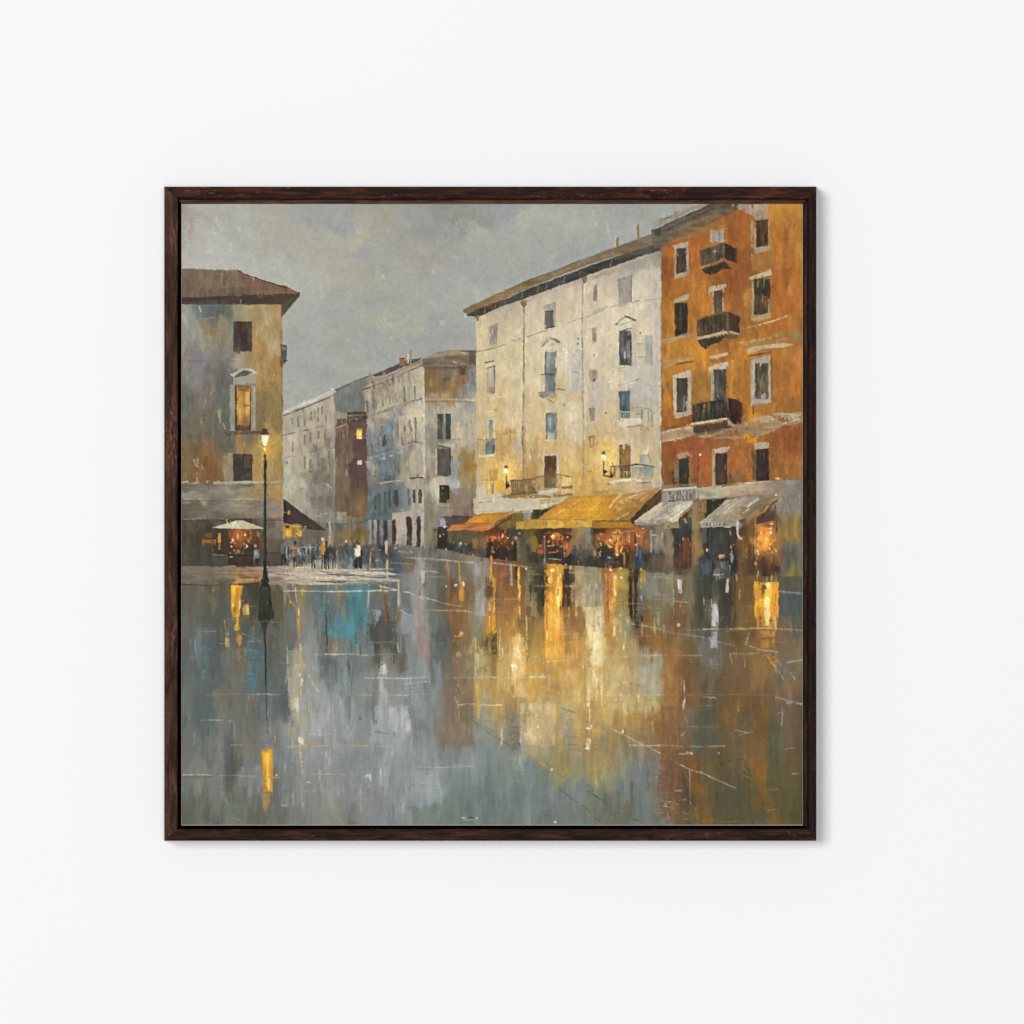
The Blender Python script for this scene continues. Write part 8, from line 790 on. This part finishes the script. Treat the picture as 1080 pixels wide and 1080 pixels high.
warm = np.maximum(warm, .35 * blur(cream.astype(np.float32), 3, 3)); IMG = IMG * (1 + blur(((GX > 502) & (GX < 697) & (GY > 300) & (GY < 520)).astype(np.float32), 4, 4)[..., None] * np.array([.055, .045, .025], dtype=np.float32)); Y_ = (IMG * np.array([.3, .59, .11], dtype=np.float32)).sum(-1); d_ = IMG - Y_[..., None]
cold = np.clip((B_ - R_ + .01) / .06, 0, 1) * np.clip(1 - (B_ - R_ - .16) / .16, .55, 1)
grey = np.clip(1 - (R_ - B_ - .12) / .15, 0, 1) * np.clip((Y_ - .25) / .15, 0, 1) * np.clip((.8 - Y_) / .12, 0, 1)
IMG = (Y_ + .03 * grey * np.where(GY < 560, 1, .45))[..., None] + d_ * (1 - .24 * warm - .52 * cold)[..., None]
IMG[..., 2] -= .014 * cold; IMG[..., 1] += .004 * cold
def pool(x, y, rx, ry): return np.exp(-(((GX - x) / rx) ** 2 + ((GY - y) / ry) ** 2)).astype(np.float32)
gold = np.clip(pool(590, 655, 60, 70) + .8 * pool(620, 735, 60, 45) + .7 * pool(542, 700, 22, 40) + .6 * pool(808, 632, 14, 24), 0, 1.2) * (GY > 594)
IMG *= 1 + gold[..., None] * np.array([.105, .08, .02], dtype=np.float32)
cafe = np.clip(pool(590, 570, 16, 12) + pool(650, 572, 22, 14) + pool(526, 568, 13, 11) + pool(808, 566, 12, 18) + .7 * pool(253, 567, 13, 11), 0, 1.1)
IMG *= 1 + cafe[..., None] * np.array([.16, .08, .0], dtype=np.float32)
awn = np.clip(pool(625, 537, 48, 13) + pool(510, 549, 24, 8), 0, 1) * (GY < 560)
IMG *= 1 + awn[..., None] * np.array([.055, .035, -.02], dtype=np.float32)
tang = np.clip((GX - 699) / 4, 0, 1) * np.clip((506 - GY) / 8, 0, 1) * np.clip((R_ - B_ - .2) / .15, 0, 1)
IMG *= 1 + blur(tang.astype(np.float32), 2, 2)[..., None] * np.array([.06, .04, -.06], dtype=np.float32)
m_ = IMG.mean(-1)
IMG += (np.clip(m_ - blur(m_, 1, 1), -.12, .12) * .28 + np.clip(m_ - blur(m_, 5, 5), -.2, .2) * .12)[..., None]
# ---- the grain of the canvas and the ridges of the brush
weave = .5 * np.sin(XX * 2 * math.pi / 2.9 + WX * .5) + .5 * np.sin(YY * 2 * math.pi / 2.9 + WY * .5)
thread = blur(rng.randn(N, N).astype(np.float32), 0, 9); thread /= thread.std()
thread2 = blur(rng.randn(N, N).astype(np.float32), 9, 0); thread2 /= thread2.std()
imp = field(1, 2) * .6 + field(2, 3) * .5
body = blur((GY > 430).astype(np.float32) * .25 + (np.abs(TI) > .9) * .3, 20, 20) + .3
skyline = np.clip(blur(np.abs(IMG[..., 0] - IMG[..., 2] - .05), 18, 18) * 9, .25, 1)
lum = 1 + .003 * weave + .004 * thread + .005 * thread2 + .010 * TF + .018 * imp * skyline
IMG *= lum[..., None]
IMG = np.clip(IMG, .01, .99)
AMB = .22
KEY_AT, KEY_SIZE, KEY_W = (-7.9, -17.0, 3.7), 7.2, 2160.0
FRONT_AT, FRONT_SIZE, FRONT_W = (1.5, -18.0, -1.0), 6.0, 1090.0
# ================================================================== the scene
sc = bpy.context.scene
col_ = sc.collection
def tag(o, label=None, cat=None, kind=None):
    if label: o['label'] = label
    if cat: o['category'] = cat
    if kind: o['kind'] = kind
def link(name, me, mat=None, parent=None):
    o = bpy.data.objects.new(name, me); col_.objects.link(o)
    if mat: me.materials.append(mat)
    if parent is not None: o.parent = parent
    return o
def new_mat(name):
    m = bpy.data.materials.new(name); m.use_nodes = True
    nt = m.node_tree; b = nt.nodes['Principled BSDF']
    return m, nt, b
def node(nt, t, **kw):
    n = nt.nodes.new(t)
    for k, v in kw.items(): setattr(n, k, v)
    return n

WALL_LIGHT = 1.11            # light reaching the wall, relative to a white card

# ---- materials
def wall_material():
    m, nt, b = new_mat('wall_paint')
    tc = node(nt, 'ShaderNodeTexCoord')
    n1 = node(nt, 'ShaderNodeTexNoise'); n1.inputs['Scale'].default_value = 260; n1.inputs['Detail'].default_value = 4
    n2 = node(nt, 'ShaderNodeTexNoise'); n2.inputs['Scale'].default_value = 2.2
    nt.links.new(tc.outputs['Object'], n1.inputs['Vector']); nt.links.new(tc.outputs['Object'], n2.inputs['Vector'])
    mx = node(nt, 'ShaderNodeMix', data_type='RGBA')
    mx.inputs[6].default_value = (.880, .882, .896, 1); mx.inputs[7].default_value = (.884, .886, .900, 1)
    nt.links.new(n2.outputs['Fac'], mx.inputs[0]); nt.links.new(mx.outputs[2], b.inputs['Base Color'])
    bp = node(nt, 'ShaderNodeBump'); bp.inputs['Strength'].default_value = .05; bp.inputs['Distance'].default_value = .0004
    nt.links.new(n1.outputs['Fac'], bp.inputs['Height']); nt.links.new(bp.outputs['Normal'], b.inputs['Normal'])
    b.inputs['Roughness'].default_value = .9; b.inputs['Specular IOR Level'].default_value = .1
    return m
def wood_material(name, horizontal, dark, mid, light, seed, flecks=1.):
    m, nt, b = new_mat(name)
    tc = node(nt, 'ShaderNodeTexCoord')
    mp = node(nt, 'ShaderNodeMapping'); mp.inputs['Location'].default_value = (seed * 3.7, seed * 1.3, seed * 2.1)
    mp.inputs['Rotation'].default_value = (0, math.radians(4 + seed), 0)
    mp.inputs['Scale'].default_value = (26, 200, 230) if horizontal else (230, 200, 26)
    nt.links.new(tc.outputs['Object'], mp.inputs['Vector'])
    g = node(nt, 'ShaderNodeTexNoise'); g.inputs['Scale'].default_value = 1.; g.inputs['Detail'].default_value = 6; g.inputs['Roughness'].default_value = .62; g.inputs['Distortion'].default_value = .9
    nt.links.new(mp.outputs['Vector'], g.inputs['Vector'])
    mp2 = node(nt, 'ShaderNodeMapping'); mp2.inputs['Location'].default_value = (seed, seed * 2, seed * .7); mp2.inputs['Scale'].default_value = (7, 40, 30) if horizontal else (30, 40, 7)
    nt.links.new(tc.outputs['Object'], mp2.inputs['Vector'])
    w = node(nt, 'ShaderNodeTexNoise'); w.inputs['Scale'].default_value = 1.; w.inputs['Detail'].default_value = 3; w.inputs['Distortion'].default_value = 1.4
    nt.links.new(mp2.outputs['Vector'], w.inputs['Vector'])
    r = node(nt, 'ShaderNodeValToRGB'); e = r.color_ramp.elements
    e[0].position = .40; e[0].color = hexlin(dark); e[1].position = .70; e[1].color = hexlin(light)
    k = e.new(.53); k.color = hexlin(mid)
    nt.links.new(g.outputs['Fac'], r.inputs['Fac'])
    r2 = node(nt, 'ShaderNodeValToRGB'); r2.color_ramp.elements[0].position = .3; r2.color_ramp.elements[0].color = (.62, .6, .6, 1); r2.color_ramp.elements[1].position = .72; r2.color_ramp.elements[1].color = (1.25, 1.22, 1.2, 1)
    nt.links.new(w.outputs['Fac'], r2.inputs['Fac'])
    mx = node(nt, 'ShaderNodeMix', data_type='RGBA', blend_type='MULTIPLY'); mx.inputs[0].default_value = 1
    nt.links.new(r.outputs['Color'], mx.inputs[6]); nt.links.new(r2.outputs['Color'], mx.inputs[7])
    # pale open pores
    mp3 = node(nt, 'ShaderNodeMapping'); mp3.inputs['Location'].default_value = (seed * 5, 0, seed); mp3.inputs['Scale'].default_value = (150, 300, 620) if horizontal else (620, 300, 150)
    nt.links.new(tc.outputs['Object'], mp3.inputs['Vector'])
    f = node(nt, 'ShaderNodeTexNoise'); f.inputs['Scale'].default_value = 1.; f.inputs['Detail'].default_value = 2
    nt.links.new(mp3.outputs['Vector'], f.inputs['Vector'])
    fm = node(nt, 'ShaderNodeMath', operation='MULTIPLY'); nt.links.new(f.outputs['Fac'], fm.inputs[0]); nt.links.new(w.outputs['Fac'], fm.inputs[1])
    r3 = node(nt, 'ShaderNodeValToRGB'); r3.color_ramp.elements[0].position = .34; r3.color_ramp.elements[0].color = (0, 0, 0, 1); r3.color_ramp.elements[1].position = .46; r3.color_ramp.elements[1].color = (flecks * .55,) * 3 + (1,)
    nt.links.new(fm.outputs[0], r3.inputs['Fac'])
    mx2 = node(nt, 'ShaderNodeMix', data_type='RGBA'); mx2.inputs[7].default_value = hexlin('94664a')
    nt.links.new(r3.outputs['Color'], mx2.inputs[0]); nt.links.new(mx.outputs[2], mx2.inputs[6]); nt.links.new(mx2.outputs[2], b.inputs['Base Color'])
    bp = node(nt, 'ShaderNodeBump'); bp.inputs['Strength'].default_value = .9; bp.inputs['Distance'].default_value = .0011
    nt.links.new(g.outputs['Fac'], bp.inputs['Height']); nt.links.new(bp.outputs['Normal'], b.inputs['Normal'])
    b.inputs['Roughness'].default_value = .6; b.inputs['Specular IOR Level'].default_value = .10
    return m
def plain_material(name, h, rough=.8, spec=.15, scale=400):
    m, nt, b = new_mat(name)
    tc = node(nt, 'ShaderNodeTexCoord'); n = node(nt, 'ShaderNodeTexNoise'); n.inputs['Scale'].default_value = scale
    nt.links.new(tc.outputs['Object'], n.inputs['Vector'])
    c = hexlin(h); mx = node(nt, 'ShaderNodeMix', data_type='RGBA')
    mx.inputs[6].default_value = tuple(v * .8 for v in c[:3]) + (1,); mx.inputs[7].default_value = tuple(v * 1.15 for v in c[:3]) + (1,)
    nt.links.new(n.outputs['Fac'], mx.inputs[0]); nt.links.new(mx.outputs[2], b.inputs['Base Color'])
    b.inputs['Roughness'].default_value = rough; b.inputs['Specular IOR Level'].default_value = spec
    return m
def paint_material():
    m, nt, b = new_mat('oil_paint')
    at = node(nt, 'ShaderNodeAttribute', attribute_name='paint')
    nt.links.new(at.outputs['Color'], b.inputs['Base Color'])
    b.inputs['Roughness'].default_value = .55; b.inputs['Specular IOR Level'].default_value = .08
    return m

# ---- the wall
me = bpy.data.meshes.new('wall')
s_ = 4.0
me.from_pydata([(-s_, 0, -s_), (s_, 0, -s_), (s_, 0, s_), (-s_, 0, s_), (-s_, .12, -s_), (s_, .12, -s_), (s_, .12, s_), (-s_, .12, s_)], [],
               [(0, 1, 2, 3), (7, 6, 5, 4), (4, 5, 1, 0), (3, 2, 6, 7), (1, 5, 6, 2), (4, 0, 3, 7)])
wall = link('wall', me, wall_material()); tag(wall, 'plain white painted wall behind the framed painting', 'wall', 'structure')

# ---- the framed painting
FRONT, CANVAS_D = .030, .0225
cx, cy = 517.0, 541.8
root = bpy.data.objects.new('framed_painting', None); col_.objects.link(root)
root.location = (world(cx, cy, 0)[0], 0, world(cx, cy, 0)[2]); root.empty_display_size = .1
tag(root, 'square oil painting of a rainy town square at dusk in a dark wood frame', 'painting')
RL = np.array(root.location)
def loc(px, py, d): return tuple(np.array(world(px, py, d)) - RL)

frame = bpy.data.objects.new('frame', None); col_.objects.link(frame); frame.parent = root
OUT = (173.2, 196.8, 861.0, 886.8); INN = (187.6, 210.2, 851.8, 874.4)      # outer and inner edge of the front face: left, top, right, bottom
CAN = (X0, Y0, X1, Y1)
def corner(box_, i): return ((box_[0], box_[1]), (box_[2], box_[1]), (box_[2], box_[3]), (box_[0], box_[3]))[i % 4]
def inset(a, b, t): return tuple(a[k] + (b[k] - a[k]) * t for k in range(4))
def rail(i, mat, tilt):
    """one mitred rail between corner i and corner i+1: swept profile with softened arrises"""
    e = .0012
    prof = [(0., 0.), (0., FRONT - .0022 + tilt[0]), (.05, FRONT - .0006 + tilt[0]), (.12, FRONT + tilt[0]), (.5, FRONT + .0003), (.88, FRONT + tilt[1]), (.94, FRONT - .0004 + tilt[1] * 2), (1., FRONT - .0018 + tilt[1] * 5), (1., .004), (1., 0.)]
    bm = bmesh.new(); rows = []
    n = 48
    for t, d in prof:
        bx = inset(OUT, INN, t); a = corner(bx, i); b = corner(bx, i + 1)
        gap = .10
        ln = math.hypot(b[0] - a[0], b[1] - a[1]); ux, uy = (b[0] - a[0]) / ln * gap, (b[1] - a[1]) / ln * gap
        row = []
        for k in range(n + 1):
            f = k / n
            row.append(bm.verts.new(loc(a[0] + ux + (b[0] - a[0] - 2 * ux) * f, a[1] + uy + (b[1] - a[1] - 2 * uy) * f, max(d, 0.0008))))
        rows.append(row)
    for r in range(len(rows)):
        A = rows[r]; B = rows[(r + 1) % len(rows)]
        for k in range(n): bm.faces.new((A[k], B[k], B[k + 1], A[k + 1]))
    bm.faces.new([r[0] for r in rows]); bm.faces.new([r[-1] for r in reversed(rows)])
    bmesh.ops.recalc_face_normals(bm, faces=bm.faces)
    me = bpy.data.meshes.new('rail'); bm.to_mesh(me); bm.free()
    for p in me.polygons: p.use_smooth = False
    return link('rail', me, mat, frame)
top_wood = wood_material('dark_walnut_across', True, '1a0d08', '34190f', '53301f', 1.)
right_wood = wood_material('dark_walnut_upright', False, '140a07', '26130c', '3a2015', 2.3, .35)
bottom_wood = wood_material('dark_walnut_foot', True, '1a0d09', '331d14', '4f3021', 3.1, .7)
left_wood = wood_material('pale_walnut_upright', False, '2a180f', '442c21', '5f4030', 4.6, .9)  # left rail in a paler brown than the other three
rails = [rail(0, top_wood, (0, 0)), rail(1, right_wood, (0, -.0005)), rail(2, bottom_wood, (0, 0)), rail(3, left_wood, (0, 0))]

# the stepped slip inside the frame, seen as a thin line of wood at the top and right and a black gap at the left and foot
def strip(name, quad, d0, d1, mat, parent):
    """a bar standing on the backing board; quad in photograph pixels"""
    bm = bmesh.new(); v = [bm.verts.new(loc(x, y, d)) for d in (d0, d1) for x, y in quad]
    bm.faces.new(v[0:4][::-1]); bm.faces.new(v[4:8])
    for k in range(4): bm.faces.new((v[k], v[(k + 1) % 4], v[4 + (k + 1) % 4], v[4 + k]))
    bmesh.ops.recalc_face_normals(bm, faces=bm.faces)
    me = bpy.data.meshes.new(name); bm.to_mesh(me); bm.free()
    return link(name, me, mat, parent)
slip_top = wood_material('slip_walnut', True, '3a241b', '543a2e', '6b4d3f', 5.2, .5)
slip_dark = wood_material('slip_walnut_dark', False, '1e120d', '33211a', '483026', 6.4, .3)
black = plain_material('gap_shade_black', '0b0706', .95, .0)  # shade of the deep gap put into a near-black colour
i_, c_ = INN, CAN
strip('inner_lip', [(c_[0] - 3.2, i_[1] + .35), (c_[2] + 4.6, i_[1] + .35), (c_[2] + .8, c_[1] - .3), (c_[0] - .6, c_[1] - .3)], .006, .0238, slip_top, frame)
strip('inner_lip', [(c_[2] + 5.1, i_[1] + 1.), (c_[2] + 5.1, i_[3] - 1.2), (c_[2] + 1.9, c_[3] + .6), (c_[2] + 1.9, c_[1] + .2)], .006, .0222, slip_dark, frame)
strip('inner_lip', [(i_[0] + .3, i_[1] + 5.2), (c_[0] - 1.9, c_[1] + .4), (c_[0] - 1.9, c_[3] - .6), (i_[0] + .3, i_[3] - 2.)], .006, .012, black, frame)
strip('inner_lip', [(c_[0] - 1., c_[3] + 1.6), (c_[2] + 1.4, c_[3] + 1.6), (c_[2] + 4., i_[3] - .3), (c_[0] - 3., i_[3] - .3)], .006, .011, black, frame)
strip('backing_board', [(i_[0] + .1, i_[1] + .1), (i_[2] - .1, i_[1] + .1), (i_[2] - .1, i_[3] - .1), (i_[0] + .1, i_[3] - .1)], .0025, .0055, black, root)

# ---- the canvas, its paint standing up in ridges
linen = plain_material('bare_linen', 'b8b4a8', .9, .1, 900)
Hn = HGT - blur(HGT, 9, 9)
lumi = IMG.mean(-1); lumi = lumi - blur(lumi, 4, 4)
relief = (np.clip(Hn, -2, 2) * .00008 + np.clip(lumi, -.2, .3) * .0006 + TF * .000012 + weave * .000006).astype(np.float32)
edge = np.minimum(np.minimum(XX, N - 1 - XX), np.minimum(YY, N - 1 - YY))
relief *= np.clip(edge / 4, 0, 1)
k_ = (CAM_D - CANVAS_D) / CAM_D * .001
gx = (X0 + XX / (N - 1) * (X1 - X0) - 540.) * k_ - RL[0]
gz = (540. - (Y0 + YY / (N - 1) * (Y1 - Y0))) * k_ - RL[2]
gy = -(CANVAS_D + relief)
co = np.stack([gx, gy, gz], -1).reshape(-1, 3).astype(np.float32)
# turned edge of the canvas: one more ring of points, set back
me = bpy.data.meshes.new('canvas')
idx = np.arange(N * N, dtype=np.int32).reshape(N, N)
quads = np.stack([idx[:-1, :-1], idx[1:, :-1], idx[1:, 1:], idx[:-1, 1:]], -1).reshape(-1, 4)
nf = len(quads)
me.vertices.add(N * N); me.vertices.foreach_set('co', co.ravel())
me.loops.add(nf * 4); me.loops.foreach_set('vertex_index', quads.ravel().astype(np.int32))
me.polygons.add(nf); me.polygons.foreach_set('loop_start', np.arange(0, nf * 4, 4, dtype=np.int32)); me.polygons.foreach_set('loop_total', np.full(nf, 4, dtype=np.int32))
me.update(calc_edges=True)
me.polygons.foreach_set('use_smooth', np.ones(nf, dtype=bool))
rgba = np.ones((N * N, 4), dtype=np.float32)
rgba[:, :3] = (lin(IMG) / WALL_LIGHT).reshape(-1, 3)
at_ = me.attributes.new('paint', 'FLOAT_COLOR', 'POINT'); at_.data.foreach_set('color', rgba.ravel())
me.update()
canvas = link('canvas', me, paint_material(), root)
strip('canvas_edge', [(CAN[0] - .35, CAN[1] - .2), (CAN[2] + .45, CAN[1] - .2), (CAN[2] + .45, CAN[3] + .75), (CAN[0] - .35, CAN[3] + .75)], .0058, CANVAS_D - .0009, linen, canvas)

# ---- light: a softbox high on the left, an added frontal fill that lifts the frame's shadow, pale room light
w = bpy.data.worlds.new('World'); sc.world = w; w.use_nodes = True
bg = w.node_tree.nodes['Background']; bg.inputs['Color'].default_value = (1, 1, 1, 1); bg.inputs['Strength'].default_value = AMB
def softbox(name, at, size, power):
    l = bpy.data.lights.new(name, 'AREA'); l.shape = 'SQUARE'; l.size = size; l.energy = power; l.color = (1, 1, 1)
    o = bpy.data.objects.new(name, l); col_.objects.link(o); o.location = at
    from mathutils import Vector
    o.rotation_euler = (Vector((0, 0, 0)) - Vector(at)).to_track_quat('-Z', 'Y').to_euler()
    return o
softbox('key_softbox', KEY_AT, KEY_SIZE, KEY_W)
softbox('front_fill', FRONT_AT, FRONT_SIZE, FRONT_W)

# ---- camera
cam = bpy.data.cameras.new('camera'); cam.sensor_width = 36; cam.sensor_fit = 'HORIZONTAL'
cam.lens = 36 * CAM_D / 1.08; cam.clip_start = .05; cam.clip_end = 100
co_ = bpy.data.objects.new('camera', cam); col_.objects.link(co_)
co_.location = (0, -CAM_D, 0); co_.rotation_euler = (math.radians(90), 0, 0)
sc.camera = co_
sc.view_settings.view_transform = 'Standard'; sc.view_settings.look = 'None'; sc.view_settings.exposure = 0; sc.view_settings.gamma = 1; sc.view_settings.use_curve_mapping = False
sc.cycles.use_denoising = False
sc.cycles.max_bounces = 6
